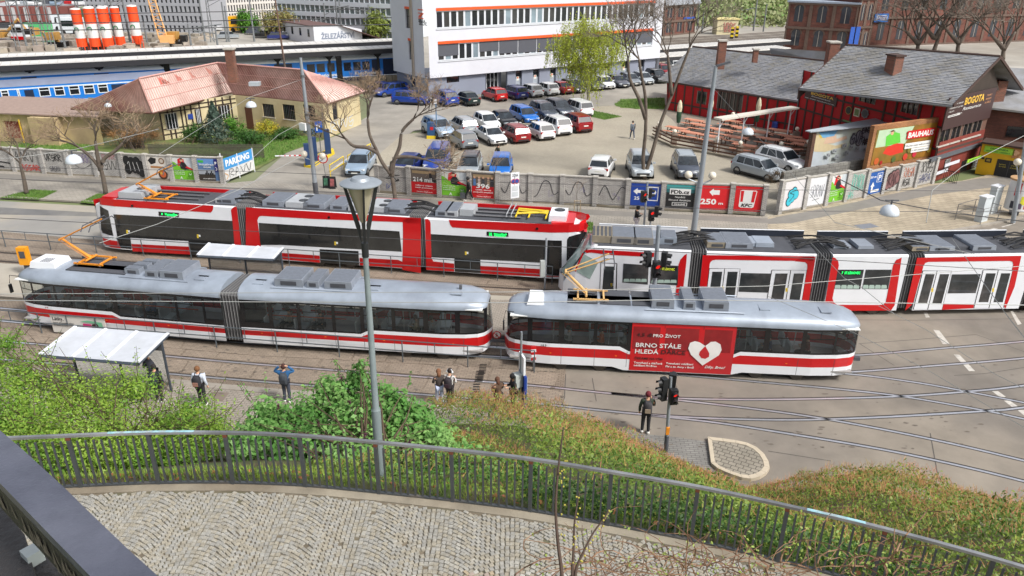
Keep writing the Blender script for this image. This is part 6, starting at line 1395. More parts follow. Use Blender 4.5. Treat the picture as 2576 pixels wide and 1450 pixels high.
wb1=brick('white_brick_mid',S(190,187,182),S(170,167,163),S(112,106,104),.25,.075,.011,ax=(d1.x,d1.y),bump=.8,nscale=1.2,stain=.14)
P=[(951,482),(1030,489),(1106,496),(1181,502),(1252,507),(1334,509),(1413,513),(1495,517),(1577,523),(1665,528),(1750,532),(1836,535),(1918,540)]
tp_=[(990,419),(1068,423),(1143,428),(1216,432),(1293,437),(1373,440),(1454,443),(1536,449),(1620,457),(1705,460),(1795,462),(1880,464)]
wallM,B=build_wall('whitewashed brick wall with posters between the pavement and the car park, middle stretch',P,tp_,bmat=wb1)
tagline(B[0],3,3,K_,(.15,.9,.35,.7),.05,.35);tagline(B[0],4,2,S(80,90,150),(.2,.6,.1,.5))
for b_,t,t2,t3 in((B[1],'214 mil.','celkový objem','naší pomoci'),(B[3],'396','tolik jsme','podpořili projektů')):
 b_.sheet(S(96,86,80));b_.rect(0,1,.03,.48,S(196,22,30));b_.rect(.05,.95,.82,.93,S(150,128,96))
 if b_ is B[1]:
  b_.disc(.78,.62,.1,K_);b_.disc(.78,.62,.075,S(110,100,94));b_.disc(.9,.6,.08,K_);b_.poly([(.72,.66),(.72,.86),(.8,.88),(.84,.66)],S(46,44,46));b_.disc(.76,.9,.04,S(190,150,124))
 else:
  for x,c in((.12,S(80,120,170)),(.32,S(190,170,160)),(.5,S(60,60,66)),(.72,S(150,130,110)),(.88,S(50,50,56))):b_.poly([(x-.06,.5),(x-.05,.76),(x+.05,.76),(x+.06,.5)],c);b_.disc(x,.82,.045,S(190,150,124))
 b_.txt(t,.08 if t[0]=='2' else .2,.50 if t[0]=='2' else .42,.88 if t[0]=='2' else .78,.17,W_,.03);b_.txt(t2,.16,.33,.84,.05,W_,.02);b_.txt(t3,.16 if t[0]=='2' else .08,.24,.84 if t[0]=='2' else .92,.05,W_,.02);b_.rect(.3,.7,.165,.172,S(230,150,150));b_.txt('Nadace BigBoard',.22,.08,.82,.045,W_)
blood_ad(B[2])
for i,sd in((4,11),(5,12),(6,13),(7,14)):
 B[i].stroke([(0.02,.15 if i%2 else .5),(.18,.3),(.38,.78),(.62,.75),(.78,.3),(.95,.4)] if i!=7 else[(.05,.35),(.25,.75),(.5,.3),(.6,.25),(.85,.72),(.98,.68)],.055,S(58,56,62));tagline(B[i],sd,1,S(120,112,150),(.5,.95,.2,.6),.02)
b_=B[8];b_.sheet(S(24,62,148));AR=[(.08,.64),(.22,.78),(.22,.70),(.46,.70),(.46,.58),(.22,.58),(.22,.5)]
b_.poly(AR,W_);b_.txt('25 m',.12,.3,.5,.13,W_,.03);b_.rect(.58,.93,.28,.86,W_);b_.rect(.61,.9,.32,.82,S(24,62,148));b_.txt('P',.66,.40,.86,.34,W_,.03)
b_=B[9];b_.sheet(K_);b_.rect(0,1,.8,.97,S(60,150,150));b_.rect(0,1,.66,.8,S(40,96,100));b_.rect(.12,.86,.58,.82,W_);b_.txt('FDb.cz',.16,.62,.82,.15,K_,.05);b_.txt('Největší',.32,.45,.68,.07,W_);b_.txt('filmová databáze',.1,.33,.88,.07,W_);b_.rect(.23,.77,.13,.27,W_);b_.rect(.25,.75,.145,.255,K_);b_.txt('ONLINE',.3,.165,.7,.065,W_,.02)
b_=B[10];b_.sheet(S(204,26,34));b_.poly([(.3,.72),(.44,.86),(.44,.8),(.66,.8),(.66,.62),(.44,.62),(.44,.56)],W_);b_.txt('250',.02,.24,.58,.21,W_,.05);b_.txt('m',.66,.24,.82,.1,W_,.04)
b_=B[11];b_.sheet(S(204,22,30));b_.poly([(.18,.80),(.24,.83),(.76,.83),(.80,.80),(.74,.2),(.68,.16),(.24,.16),(.18,.2)],W_);b_.poly([(.2,.8),(.32,.8),(.31,.38),(.22,.38)],S(204,22,30));b_.poly([(.64,.8),(.77,.8),(.73,.38),(.62,.38)],S(204,22,30));b_.txt('KFC',.27,.2,.68,.12,K_,.04,shear=.2)
d2=G(562,461)-G(40,431)
wb2=brick('white_brick_left',S(196,194,190),S(176,173,169),S(120,116,112),.25,.075,.011,ax=(d2.x,d2.y),bump=.8,nscale=1.2,stain=.14)
P=[(-120,418),(-40,425),(40,431),(114,436.5),(179,441),(246,444),(314,448),(374,452),(436,456),(498,459),(562,461)]
tp_=[(-80,364),(0,370),(76,375),(145,378),(212,382),(280,385),(344,388),(405,391),(466,393),(530,395)]
wallL,B=build_wall('whitewashed brick wall with graffiti and posters at the left, in front of the pink-roofed house',P,tp_,bmat=wb2)
B[1].stroke([(.9,.9),(.5,.95),(.3,.6),(.35,.2),(.7,.1)],.14,K_);B[1].stroke([(.1,.3),(.5,.35),(.95,.3)],.1,K_);B[0].stroke([(.1,.3),(.4,.8),(.8,.3)],.1,K_)
letters(B[2],5,4,K_,(.05,.8,.45,.9),.05);letters(B[2],6,5,S(196,60,50),(.2,.95,.04,.3),.07);letters(B[3],8,5,K_,(.05,.85,.55,.85),.055);letters(B[3],9,5,S(90,90,96),(.2,.7,.08,.3),.04)
letters(B[4],10,4,S(110,84,150),(.3,.95,.55,.92),.03);B[4].stroke([(.05,.6),(.3,.35),(.6,.3),(.95,.5)],.03,K_);letters(B[5],12,4,K_,(.1,.9,.3,.7),.04);letters(B[5],13,3,S(170,70,80),(.3,.9,.75,.95),.03)
bubble(B[6],[(.16,.74),(.3,.5),(.18,.35),(.42,.7),(.5,.4),(.68,.72),(.7,.35),(.86,.55),(.85,.25)],.2,K_,K_);B[6].stroke([(.2,.6),(.3,.7),(.32,.3)],.03,W_);B[6].stroke([(.5,.7),(.55,.3)],.03,W_);B[6].stroke([(.7,.7),(.78,.3)],.03,W_)
b_=B[7];b_.sheet(S(214,208,200));b_.poly([(.02,.8),(.2,.95),(.45,.9),(.4,.7),(.15,.62)],K_);b_.disc(.7,.8,.14,S(120,92,66));b_.disc(.7,.8,.09,S(190,180,168));b_.rect(.12,.75,.48,.56,S(170,118,66));b_.disc(.68,.2,.22,S(70,44,30));b_.disc(.68,.22,.15,S(190,92,50));b_.disc(.6,.26,.06,S(206,160,70))
blood_ad(B[8])
b_=B[9];b_.sheet(S(84,112,150));b_.rect(0,1,.7,.97,S(96,136,190));b_.rect(0,.8,.28,.5,S(150,156,164));b_.rect(0,.8,.03,.3,S(52,46,40));b_.rect(.04,.3,.8,.9,S(60,170,60));b_.txt('ŠPINDLERŮV MLÝN',.08,.68,.82,.065,W_,.02);b_.txt('NA DLANI',.28,.58,.62,.06,W_,.02);b_.txt('www.spindl.info',.18,.09,.78,.055,W_)
for x in(.4,.62):b_.disc(x-.04,.33,.04,K_);b_.disc(x+.07,.33,.04,K_);b_.poly([(x-.02,.36),(x+.01,.48),(x+.05,.47),(x+.04,.35)],K_)
b_.rect(.82,1,.42,.97,S(30,34,110));b_.txt('P',.86,.72,.95,.14,W_,.03);b_.stroke([(.86,.63),(.94,.55),(.86,.47)],.035,W_)
pb=thing('parking_sign','slanted hoarding with a blue PARKING banner at the car park entrance','sign',G(600,448,PZ));Fp=Face(G(563,461,PZ),G(640,430,PZ));Fp.A.z=0
zt1=Fp.px(566,398)[1];L=Fp.L;MB().fbox(Fp,0,L,PZ+.1,zt1-.05,-.05,0).bd('board',ink(S(206,206,206)),pb)
for u in(0,L/2,L):MB().tube([Fp.pt(u,0,.03),Fp.pt(u,zt1+(.5 if u==0 else .05),.03)],.04,6).bd('post',T_white,pb)
b_=Bay(Fp,.05,L-.05,PZ+.1,zt1,pb,.005);b_.rect(0,1,.48,1,S(60,140,200),'banner');b_.txt('PARKING',.12,.62,.9,.28,W_,.05);letters(b_,31,4,K_,(.2,.95,.08,.42),.05);b_.stroke([(.05,.35),(.15,.2),(.08,.05)],.05,S(206,150,60))
P=[(1958,538),(2020,526),(2074,517),(2122,508),(2172,498),(2216,488),(2257,480),(2299,472),(2343,462)]
tp_=[(1990,452),(2045,444),(2095,438),(2146,434),(2195,430),(2236,424),(2277,415),(2320,405)]
d3=G(2343,462)-G(1958,538);wb3=brick('white_brick_right',S(200,198,194),S(180,178,174),S(124,120,116),.25,.075,.011,ax=(d3.x,d3.y),bump=.8,nscale=1.2,stain=.1)
wallR,B=build_wall('whitewashed brick wall of painted panels receding to the right below the advertising board',P,tp_,bmat=wb3)
b_=B[0];b_.sheet(S(206,204,206));bubble(b_,[(.35,.55),(.5,.62),(.45,.4),(.3,.3),(.6,.5)],.15,S(60,180,200),K_);b_.stroke([(.3,.3),(.5,.5),(.3,.6),(.6,.66)],.04,K_)
b_=B[1];b_.sheet(S(212,214,218));letters(b_,41,5,S(80,86,100),(.15,.9,.3,.72),.03);b_.stroke([(.3,.2),(.7,.24)],.03,K_)
blood_ad(B[2]);letters(B[3],43,5,S(90,190,170),(.2,.95,.3,.9),.04);letters(B[3],44,3,S(90,190,170),(.05,.4,.05,.3),.04)
b_=B[4];b_.sheet(S(30,84,158));b_.txt('50 m',.1,.72,.5,.1,W_,.02);b_.rect(.58,.94,.5,.9,W_);b_.rect(.61,.91,.52,.88,S(30,84,158));b_.txt('P',.67,.58,.86,.24,W_,.03);b_.poly([(.2,.35),(.34,.55),(.48,.35),(.39,.35),(.39,.2),(.85,.2),(.85,.1),(.28,.1),(.28,.35)],W_)
b_=B[5];bubble(b_,[(.2,.3),(.3,.6),(.45,.35),(.5,.7),(.65,.4),(.75,.75),(.85,.5)],.22,S(128,92,92),K_);letters(b_,46,3,S(60,40,44),(.2,.9,.25,.8),.05)
letters(B[6],47,4,S(176,110,90),(.1,.9,.5,.9),.06);letters(B[6],48,3,K_,(.15,.7,.1,.42),.05);letters(B[7],49,5,K_,(.05,.95,.5,.95),.05);letters(B[7],50,4,S(50,60,110),(.05,.9,.1,.45),.05)
c=G(1945,500,.1);iv=thing('dead_ivy','brown dead ivy over the wall corner','ivy',c);C_,N2=blob([(c.x,c.y,c.z+1.9,.8,.5,.45),(c.x+.5,c.y,c.z+.9,.35,.4,1.0),(c.x-.4,c.y,c.z+1.5,.5,.4,.5)],1500,.3);leaves('foliage',C_,N2,.11,leafmat('ivy_dead',S(120,104,84),S(86,74,60),.1),iv,.4)
cgr=brick('block_grey',S(132,130,124),S(118,116,112),S(92,90,86),.5,.25,.015,ax=(d3.x,d3.y),stain=.2)
t=thing('retaining_wall','grey concrete block wall between the white crossover and the painted panels','wall',G(2060,470));Fg=Face(G(1962,505),G(2180,470));zt=Fg.px(2060,422)[1]
for i in range(8):a=Fg.L*i/8;MB().fbox(Fg,a+.01,a+Fg.L/8-.01,0,zt+.15*i/8,-.3,0).bd('wall_section',cgr,t)
Fm=Face(G(2034,440),G(2188,418));mu=thing('mural_wall','lean-to wall with a pale mural of posters and grey lettering beside the big advertisement','wall',G(2100,430));zt=Fm.px(2040,332)[1];zt2=Fm.px(2186,322)[1]
mu_m=mat('mural_base',S(196,206,214),.7,var=.12,scale=.8,col2=S(206,212,180),split=.52)
MB().fslab(Fm,[(0,0),(Fm.L,0),(Fm.L,zt2),(0,zt)],-.25,0).bd('wall',mu_m,mu)
b_=Bay(Fm,0,Fm.L,Fm.px(2040,416)[1],zt,mu,.004)
b_.poly([(.02,.4),(.0,.9),(.12,.95),(.2,.6),(.35,.5),(.5,.55),(.55,.45),(.2,.35)],S(214,198,160));b_.disc(.1,.86,.09,S(226,200,80));b_.poly([(.15,.6),(.2,.92),(.3,.95),(.35,.7),(.5,.76),(.52,.66),(.3,.58)],S(222,190,164));b_.poly([(.05,.95),(.35,.98),(.3,.8),(.12,.78)],S(120,180,222))
bubble(b_,[(.62,.62),(.7,.72),(.78,.8),(.72,.56),(.84,.7)],.15,S(150,152,160),S(58,54,62));letters(b_,61,4,S(60,60,66),(.74,.98,.78,.98),.1);letters(b_,62,4,S(70,66,70),(.78,.98,.42,.6),.1);letters(b_,63,3,S(70,66,78),(.58,.78,.5,.85),.09)
for(x,y) in((.45,.42),(.56,.36),(.3,.3),(.66,.28),(.5,.2),(.8,.22),(.88,.3),(.2,.2),(.34,.12)):b_.rect(x,x+.07,y,y+.12,S(176,182,186));b_.rect(x+.01,x+.03,y+.03,y+.1,S(120,124,130));b_.rect(x+.04,x+.06,y+.02,y+.06,S(120,124,130))
MB().fbox(Fm,-.35,0,0,zt+.05,-.3,.1).bd('brick_pillar',brick('brick_brown',S(112,70,54),S(92,60,50),S(110,100,90),.25,.08,.012,ax=(1,0)),mu)
MB().fbox(Fm,Fm.L-.1,Fm.L+.35,0,zt2+.1,-.1,.25).bd('pink_pillar',ink(S(204,154,150)),mu)
b2=Bay(Fm,Fm.L-.1,Fm.L+.35,zt2-1.4,zt2-.1,mu,.26);b2.rect(.1,.9,.3,.9,S(214,170,50));b2.rect(.1,.9,.72,.9,S(190,30,30));b2.rect(.1,.9,.3,.48,S(190,30,30))
zr_=max(zt,zt2)
MB().slab([G(2026,331,zr_),G(2225,296,zr_+.1),G(2358,287,zr_+.1),G(2360,292,zr_),G(2195,319,zr_),G(2040,334,zr_)],.08).bd('lean_to_roof',mat('zinc_roof',S(188,196,204),.5,.3,var=.1,scale=1),mu)
Fb_=Face(G(2186,488,0)+VC((0,.45,0)),G(2343,455,0)+VC((0,.1,0)));bb=thing('billboard','big autumn coloured BAUHAUS advertising board in a brick frame','billboard',Fb_.pt(2,0));
c4=[Fb_.px(2178,431),Fb_.px(2343,396),Fb_.px(2358,290),Fb_.px(2190,320)];bz0=c4[0][1];bz1=c4[3][1];bu0,bu1=c4[0][0],c4[1][0]
brf=brick('brick_frame',S(176,124,80),S(158,106,70),S(120,96,76),.25,.08,.012,ax=(d3.x,d3.y))
MB().fbox(Fb_,bu0,bu1,0,bz1+.02,-.35,0).bd('brick_wall',brf,bb);b_=Bay(Fb_,bu0+.35,bu1-.25,bz0+.4,bz1-.3,bb,.03);b_.sheet(mat('advert_autumn',S(150,104,34),.5,var=.3,scale=.9,col2=S(104,96,36),split=.5),0,1,0,1)
b_.poly([(.02,.5),(.03,.98),(.6,.98),(.55,.7),(.5,.5)],S(176,200,170));b_.poly([(.2,.45),(.16,.3),(.3,.2),(.5,.25),(.48,.5),(.34,.55)],S(204,50,30));b_.poly([(.18,.5),(.16,.78),(.26,.9),(.38,.82),(.42,.55)],S(92,190,60));b_.disc(.25,.86,.06,S(206,160,130));b_.poly([(.2,.9),(.25,.95),(.3,.9)],S(80,50,30));b_.disc(.5,.8,.04,S(150,60,40))
for x,y,r_,c_ in((.08,.1,.1,S(190,90,40)),(.16,.04,.06,S(160,30,30)),(.36,.08,.09,S(80,100,50)),(.55,.1,.1,S(196,60,40)),(.7,.14,.09,S(190,40,60)),(.84,.3,.12,S(176,140,50)),(.6,.3,.1,S(120,110,50)),(.94,.2,.08,S(186,160,60))):b_.disc(x,y,r_,c_)
b_.rect(.50,.97,.62,.86,S(196,16,28));b_.txt('BAUHAUS',.52,.66,.95,.15,W_,.05);b_.rect(.5,.93,.34,.5,W_);b_.txt('Všechny cesty vedou k nám',.51,.39,.92,.06,S(40,40,50));b_.rect(.62,.93,.2,.33,W_);b_.txt('15 000 výdejních míst',.63,.24,.92,.05,S(40,40,50))
def roof_poly(par,pts,m,name='roof',th=.15):return MB().slab([G(x,y,z) for x,y,z in pts],-th).bd(name,m,par)
def seams(par,e0,e1,r0,r1,n,m,name='seam',rad=.035,lift=.05):
 """raised seams from the eave line e0-e1 up to the ridge line r0-r1"""
 mb=MB()
 for i in range(n+1):
  t=i/n;a=e0.lerp(e1,t)+VC((0,0,lift));b=r0.lerp(r1,t)+VC((0,0,lift));mb.tube([a,b],rad,4,False)
 return mb.bd(name,m,par,kind='stuff')
def slates(par,e0,e1,r1,r0,m,w_=.34,h_=.22,name='slate'):
 """overlapping slates over the quad eave e0-e1, ridge r0-r1"""
 mb=MB();U=(e1-e0);nrow=max(2,int((r0-e0).length/h_));N=U.cross(r0-e0).normalized();N=N if N.z>0 else-N;rr=random.Random(3)
 for j in range(nrow):
  t0,t1=j/nrow,min(1.,(j+1.18)/nrow);a0,a1=e0.lerp(r0,t0),e1.lerp(r1,t0);b0,b1=e0.lerp(r0,t1),e1.lerp(r1,t1);nc=int((a1-a0).length/w_)
  for i in range(nc):
   s0,s1=(i+(.5 if j%2 else 0)+rr.uniform(-.04,.04))/nc,(i+1+(.5 if j%2 else 0)-.06)/nc
   if s1>1:s1=1.
   if s0>.995:continue
   l=.035+rr.random()*.03;mb.add([a0.lerp(a1,s0)+N*l,a0.lerp(a1,s1)+N*l,b0.lerp(b1,s1)+N*.012,b0.lerp(b1,s0)+N*.012,a0.lerp(a1,s0)+N*.01,a0.lerp(a1,s1)+N*.01],[(0,1,2,3),(4,5,1,0)])
 return mb.bd(name,m,par,kind='stuff')
M_slate=mat('slate_grey',S(138,140,145),.75,var=.14,scale=1.2,island=.22,col2=S(122,120,116),split=.55);M_under=mat('roof_board',S(60,52,46),.9,var=.2)
def proj(p):v=p-CAM;Z=v.dot(_fw);return 1288+F_*v.dot(_rt)/Z,725-F_*v.dot(_up)/Z
def ridge(e0,e1,r1,x):
 d=(e1-e0);lo,hi=-3.,3.;f=lambda t:proj(r1-d*t)[0]-x;
 for _ in range(40):
  m=(lo+hi)/2
  if f(lo)*f(m)<=0:hi=m
  else:lo=m
 return r1-d*lo
m_y=mat('wall_ochre',S(198,186,150),.85,var=.12,scale=.7,bump=.2,col2=S(184,166,126),split=.6);m_tb=mat('timber_dark',S(52,40,34),.85,var=.2,scale=6)
m_pk=mat('roof_pink_faded_lit',S(218,196,188),.7,var=.12,scale=.8,bump=.1,col2=S(186,150,142),split=.56);m_pk2=mat('roof_pink_patchy_shaded',S(182,146,138),.7,var=.25,scale=1.1,col2=S(146,100,92),split=.52);m_seam=mat('roof_seam',S(196,150,142),.6,var=.15,scale=2)  # patchy faded pink, painted paler for sunlit slopes and darker for shaded ones
m_wd=mat('window_dark',S(34,36,40),.08,var=.3,scale=1.,spec=.7,col2=S(60,66,70),split=.6)
hs_=thing('station_house','yellow house with a faded pink sheet metal hipped roof and dark timber framing','house',G(600,320))
FL,FR,FS=Face(G(412,354),G(603,322)),Face(G(603,322),G(821,349)),Face(G(821,349),G(909,313));ze=3.3
FH=Face(G(240,330),G(412,354))
wins={id(FR):[(60,190,1035,1190),(262,400,1040,1215),(470,605,1045,1225)],id(FS):[(765,828,1030,1200)]}
for F in(FL,FR,FS,FH):
 hs=[]
 for a,b,c,d in wins.get(id(F),[]):
  u0,z1_=F.px(644+a/4,c/4+2);u1,z0_=F.px(644+b/4,d/4-1);z0_=max(z0_,.7);hs.append((u0,u1,z0_,z1_))
 holed(MB(),F,0,F.L,0,ze,hs,.18).bd('wall',m_y,hs_)
 for h in hs:
  fr=MB();
  for q in((h[0],h[0]+.06,h[2],h[3]),(h[1]-.06,h[1],h[2],h[3]),(h[0]+.06,h[1]-.06,h[3]-.06,h[3]),(h[0]+.06,h[1]-.06,h[2],h[2]+.06),((h[0]+h[1])/2-.03,(h[0]+h[1])/2+.03,h[2]+.06,h[3]-.06)):fr.fbox(F,*q,-.14,-.08)
  w_=fr.bd('window',m_tb,hs_);MB().fbox(F,h[0],h[1],h[2],h[3],-.17,-.14).bd('pane',m_wd,w_);MB().fbox(F,h[0]-.08,h[1]+.08,h[2]-.07,h[2],.0,.09).bd('sill',CAPM,w_)
  g_=MB()
  for k in range(1,7):u=h[0]+(h[1]-h[0])*k/7;g_.fbox(F,u-.012,u+.012,h[2]+.03,h[3]-.03,-.05,-.03)
  g_.bd('window_grille',T_greyd,w_,kind='stuff')
mb=MB();q=lambda x,y:FL.px(x,y)
for x in(404,424,436,458,468,484,506,530,548,566,586):
 u,z=q(x,300);MB().fbox(FL,u-.07,u+.07,0,ze-.05,.0,.05).bd('timber',m_tb,hs_)
for z in(.5,1.0,2.55,2.95):MB().fbox(FL,.05,FL.L-.05,z-.05,z+.05,.002,.045).bd('timber',m_tb,hs_)
for a,b,c,d in((415,452,305,335),(488,508,272,310),(545,580,250,295)):
 u0,z1_=q(a,c);u1,z0_=q(b,d);z0_=max(z0_,.9);z1_=2.45;w_=MB().fbox(FL,u0,u1,z0_,z1_,.03,.07).bd('window',m_tb if a>440 else ink(S(150,146,136)),hs_);MB().fbox(FL,u0+.08,u1-.08,z0_+.08,z1_-.08,.06,.075).bd('pane',m_wd,w_)
 for k in range(1,4):MB().fbox(FL,u0+(u1-u0)*k/4-.02,u0+(u1-u0)*k/4+.02,z0_,z1_,.075,.09).bd('bar',T_white,w_)
u,z=q(478,290);MB().fbox(FL,u-.25,u+.25,1.6,2.1,.05,.08).bd('notice_plate',ink(S(30,60,140)),hs_)
zr2=ze+2.9
g3=lambda t:G(*t);vB=G(547,160,zr2)
pC,pD,pE=G(383,283,ze),G(599,227,ze),G(178,272,ze);pA=ridge(pC,pD,vB,350)
qC,qD,qE=G(823,260,ze),G(922,228,ze),G(586,236,ze);qB=ridge(qE,qC,vB,763)
def rp(pts,m):return MB().slab(pts,-.15).bd('roof',m,hs_)
rp([pC,pD,vB,pA],m_pk);rp([pE,pC,pA],m_pk2);rp([qE,qC,qB,vB],m_pk2);rp([qC,qD,qB],m_pk)
seams(hs_,pC,pD,pA,vB,40,m_seam);seams(hs_,pE.lerp(pC,.05),pC,pA,pA,15,m_seam);seams(hs_,qE,qC,vB,qB,36,m_seam);seams(hs_,qC,qD,qB,qB,16,m_seam)
for a,b,t in((pC,pD,(pA,vB)),(qE,qC,(vB,qB))):
 for f in(.34,.67):MB().tube([a.lerp(t[0],f)+VC((0,0,.04)),b.lerp(t[1],f)+VC((0,0,.04))],.04,4).bd('roof_joint',m_tb if False else m_seam,hs_)
for a,b in((pC,pA),(pA,vB),(vB,qB),(qB,qC),(vB,pD)):MB().tube([a+VC((0,0,.07)),b+VC((0,0,.07))],.09,6).bd('ridge_cap',m_seam,hs_)
for a,b in((pC,pD),(qE,qC),(qC,qD),(pE,pC)):MB().tube([a-VC((0,0,.1)),b-VC((0,0,.1))],.08,6).bd('gutter',mat('gutter_brown',S(96,66,56),.6),hs_)
rr=random.Random(8)
for(a,b,c,d,t0,t1,n,m) in((pC,pD,vB,pA,.72,.98,5,1),(qE,qC,qB,vB,.0,.35,7,2)):
 for i in range(n):
  f=rr.uniform(.45,.95) if m==2 else rr.uniform(.05,.8);w_=rr.uniform(.04,.09);N=(b-a).cross(d-a).normalized()*.012
  if N.z<0:N=-N
  mb=MB();P=[a.lerp(b,f).lerp(d.lerp(c,f),t0),a.lerp(b,f+w_).lerp(d.lerp(c,f+w_),t0),a.lerp(b,f+w_).lerp(d.lerp(c,f+w_),t1*rr.uniform(.6,1)),a.lerp(b,f).lerp(d.lerp(c,f),t1)]
  mb.poly([p+N for p in P]).bd('repainted_sheet',mat('roof_red_patch',S(196,96,84),.6,var=.25,scale=1.5,col2=S(186,128,116),split=.5),hs_)
C2=(823,260,ze)
cr_=G(*C2);MB().tube([cr_-VC((0,0,.1)),FR.pt(FR.L-.15,ze-.5,.1),FR.pt(FR.L-.15,.1,.1)],.06,6).bd('downpipe',T_metal,hs_)
MB().cbox(G(641,211,ze+1.5),(1.0,.8,.35),.1).bd('roof_hatch',_M['zinc_roof'],hs_)
MB().slab([G(760,168,ze+.6),G(905,192,ze+.2),G(860,206,ze-.1),G(800,190,ze+.2)],.1).bd('back_roof',m_pk2,hs_) if False else None
for k,(a,b,c,d) in enumerate(((150,260,.2,.75),(165,220,.05,.3))):pass
bG=Bay(FS,0,FS.L,0,ze,hs_,.01);letters(bG,71,4,S(190,200,210),(.15,.8,.1,.4),.1);bG=Bay(FR,FR.L-2.6,FR.L-.3,.1,1.9,hs_,.01);letters(bG,72,4,K_,(.5,.95,.4,1.),.06);letters(bG,73,4,S(120,150,190),(.0,.6,.1,.4),.08);letters(bG,76,3,K_,(.4,.95,.0,.35),.06)
MB().fbox(FR,FR.px(690+75,305)[0]-.35,FR.px(765,305)[0]+.35,.6,1.3,.0,.4).bd('air_conditioner',T_white,hs_)
u_,_=FR.px(628,300);MB().fbox(FR,u_-.45,u_+.45,0,2.2,-.02,.02).bd('door',mat('door_brown',S(96,60,46),.6),hs_)
def chimney(par,px_,z0,z1,d,m=None,ang=0.,cap=True,name='chimney'):
 p=G(px_[0],px_[1],z1);o=MB().box((p.x-d/2,p.y-d/2,z0),(p.x+d/2,p.y+d/2,z1)).bd(name,m or brick('brick_chimney',S(140,84,66),S(112,70,58),S(120,108,98),.25,.08,.012,ax=(1,.2)),par)
 if cap:MB().box((p.x-d/2-.1,p.y-d/2-.1,z1),(p.x+d/2+.1,p.y+d/2+.1,z1+.15)).bd('cap',CAPM,o)
 return o
chimney(hs_,(577,125),zr2-1.5,zr2+1.6,.75)
an=thing('outbuilding','low crumbling ochre outbuilding behind the left wall','house',G(80,350));Fn=Face(G(-60,352),G(262,366));m_och=mat('wall_ochre_old',S(200,180,132),.9,var=.2,scale=.6,bump=.4,col2=S(160,140,110),split=.55)
zn=2.6
holed(MB(),Fn,0,Fn.L,0,zn,[(Fn.px(17,340)[0],Fn.px(60,340)[0],.3,1.9)],.2).bd('wall',m_och,an);MB().fbox(Fn,Fn.px(17,340)[0],Fn.px(60,340)[0],.3,1.9,-.25,-.18).bd('red_shutter',mat('shutter_red',S(130,58,48),.8,var=.2),an)
MB().slab([Fn.pt(-.3,zn,.4),Fn.pt(Fn.L+.3,zn,.4),Fn.pt(Fn.L+.3,zn+.5,-5),Fn.pt(-.3,zn+.5,-5)],.12).bd('roof',mat('roof_tin_dull',S(150,130,120),.8,var=.15),an)
MB().fbox(Fn,Fn.px(95,330)[0],Fn.px(160,330)[0],0,zn-.1,.0,.9).bd('porch',m_och,an)
mb=MB();MB().fbox(Fn,Fn.px(75,330)[0]-.04,Fn.px(75,330)[0]+.04,.2,2.3,.95,1.05).bd('yellow_frame',mat('yellow_pipe',S(214,176,40),.5),an)
ob=thing('office_building','white office building with long window bands, orange stripes and a grey ground floor','office building',G(1300,230))
C0=G(1079,251);FO=Face(C0,G(1646,191));FQ=Face(G(1001,229),C0)
m_ow=mat('render_white',S(206,208,216),.85,var=.05,scale=.5,bump=.1,bscale=20);m_og=mat('render_grey',S(132,138,154),.85,var=.06,scale=.5,bump=.15,bscale=30)
OV=.45;FW=Face(C0+FO.n*OV,FO.B+FO.n*OV);FX=Face(FQ.A+FQ.n*OV,C0+FQ.n*OV)
zw=FW.px(1300,178)[1];ztop=FW.px(1079,-90)[1]
z_=lambda y,x=1100:FW.px(x,y)[1]
gh=[]
def gbox(a,b,c,d,tx=1288):u0,z1_=FO.px(tx+a/4,c/4);u1,z0_=FO.px(tx+b/4,d/4);return[u0,u1,max(z0_,0),z1_]
entr=gbox(1022,1244-1000+1000,745,930,644+0)
entr=[FO.px(644+2310/4,200)[0],FO.px(644+2530/4,200)[0],0,zw-.1]
small=[FO.px(644+1918/4,200)[0],FO.px(644+2045/4,200)[0],FO.px(1140,208)[1],FO.px(1140,192)[1]]
drs=[[FO.px(1288+a/4,200)[0],FO.px(1288+b/4,200)[0],0,zw-.15] for a,b in((38,100),(212,275),(382,440),(560,620),(740,800),(920,980),(1100,1160),(1260,1320))]
holed(MB(),FO,0,FO.L,0,zw+.2,[entr,small]+drs,.35).bd('ground_floor_wall',m_og,ob)
for i,d in enumerate(drs):
 zc=d[3]-1.0;MB().fbox(FO,d[0],d[1],zc,d[3],-.34,-.28).bd('transom',m_wd,ob);o=MB().fbox(FO,d[0],d[1],0,zc,-.34,-.28).bd('door',mat('door_grey',S(160,168,180),.6),ob)
 MB().fbox(FO,(d[0]+d[1])/2-.2,(d[0]+d[1])/2+.2,1.2,1.7,-.28,-.26).bd('notice',ink(S(226,224,216)),o);MB().fbox(FO,(d[0]+d[1])/2-.1,(d[0]+d[1])/2+.1,1.45,1.65,-.26,-.25).bd('notice_mark',ink(S(206,90,50)),o)
MB().fbox(FO,small[0],small[1],small[2],small[3],-.2,-.12).bd('window',m_wd,ob)
mb=MB();e=entr;MB().fbox(FO,e[0],e[1],0,e[3],-1.6,-1.5).bd('entrance_back',m_og,ob);MB().fbox(FO,e[0],e[1],2.6,e[3],-.34,-.2).bd('entrance_transom',m_wd,ob)
dd=MB().fbox(FO,e[0]+.1,e[0]+(e[1]-e[0])*.7,0,2.6,-1.0,-.95).bd('entrance_glazing',m_wd,ob)
for k in range(5):u=e[0]+.1+(e[1]-e[0])*.7*k/4-.03;MB().fbox(FO,u,u+.07,0,2.6,-.95,-.88).bd('frame_bar',T_white,dd)
MB().fbox(FO,e[0]+.1,e[0]+(e[1]-e[0])*.7,2.53,2.6,-.95,-.88).bd('frame_bar',T_white,dd)
dl=[FQ.px(644+1650/4,220)[0],FQ.px(644+1722/4,220)[0],0,FQ.px(644+1690/4,192)[1]];wl_=[FQ.px(644+1558/4,200)[0],FQ.px(644+1600/4,200)[0],1.0,zw-.3]
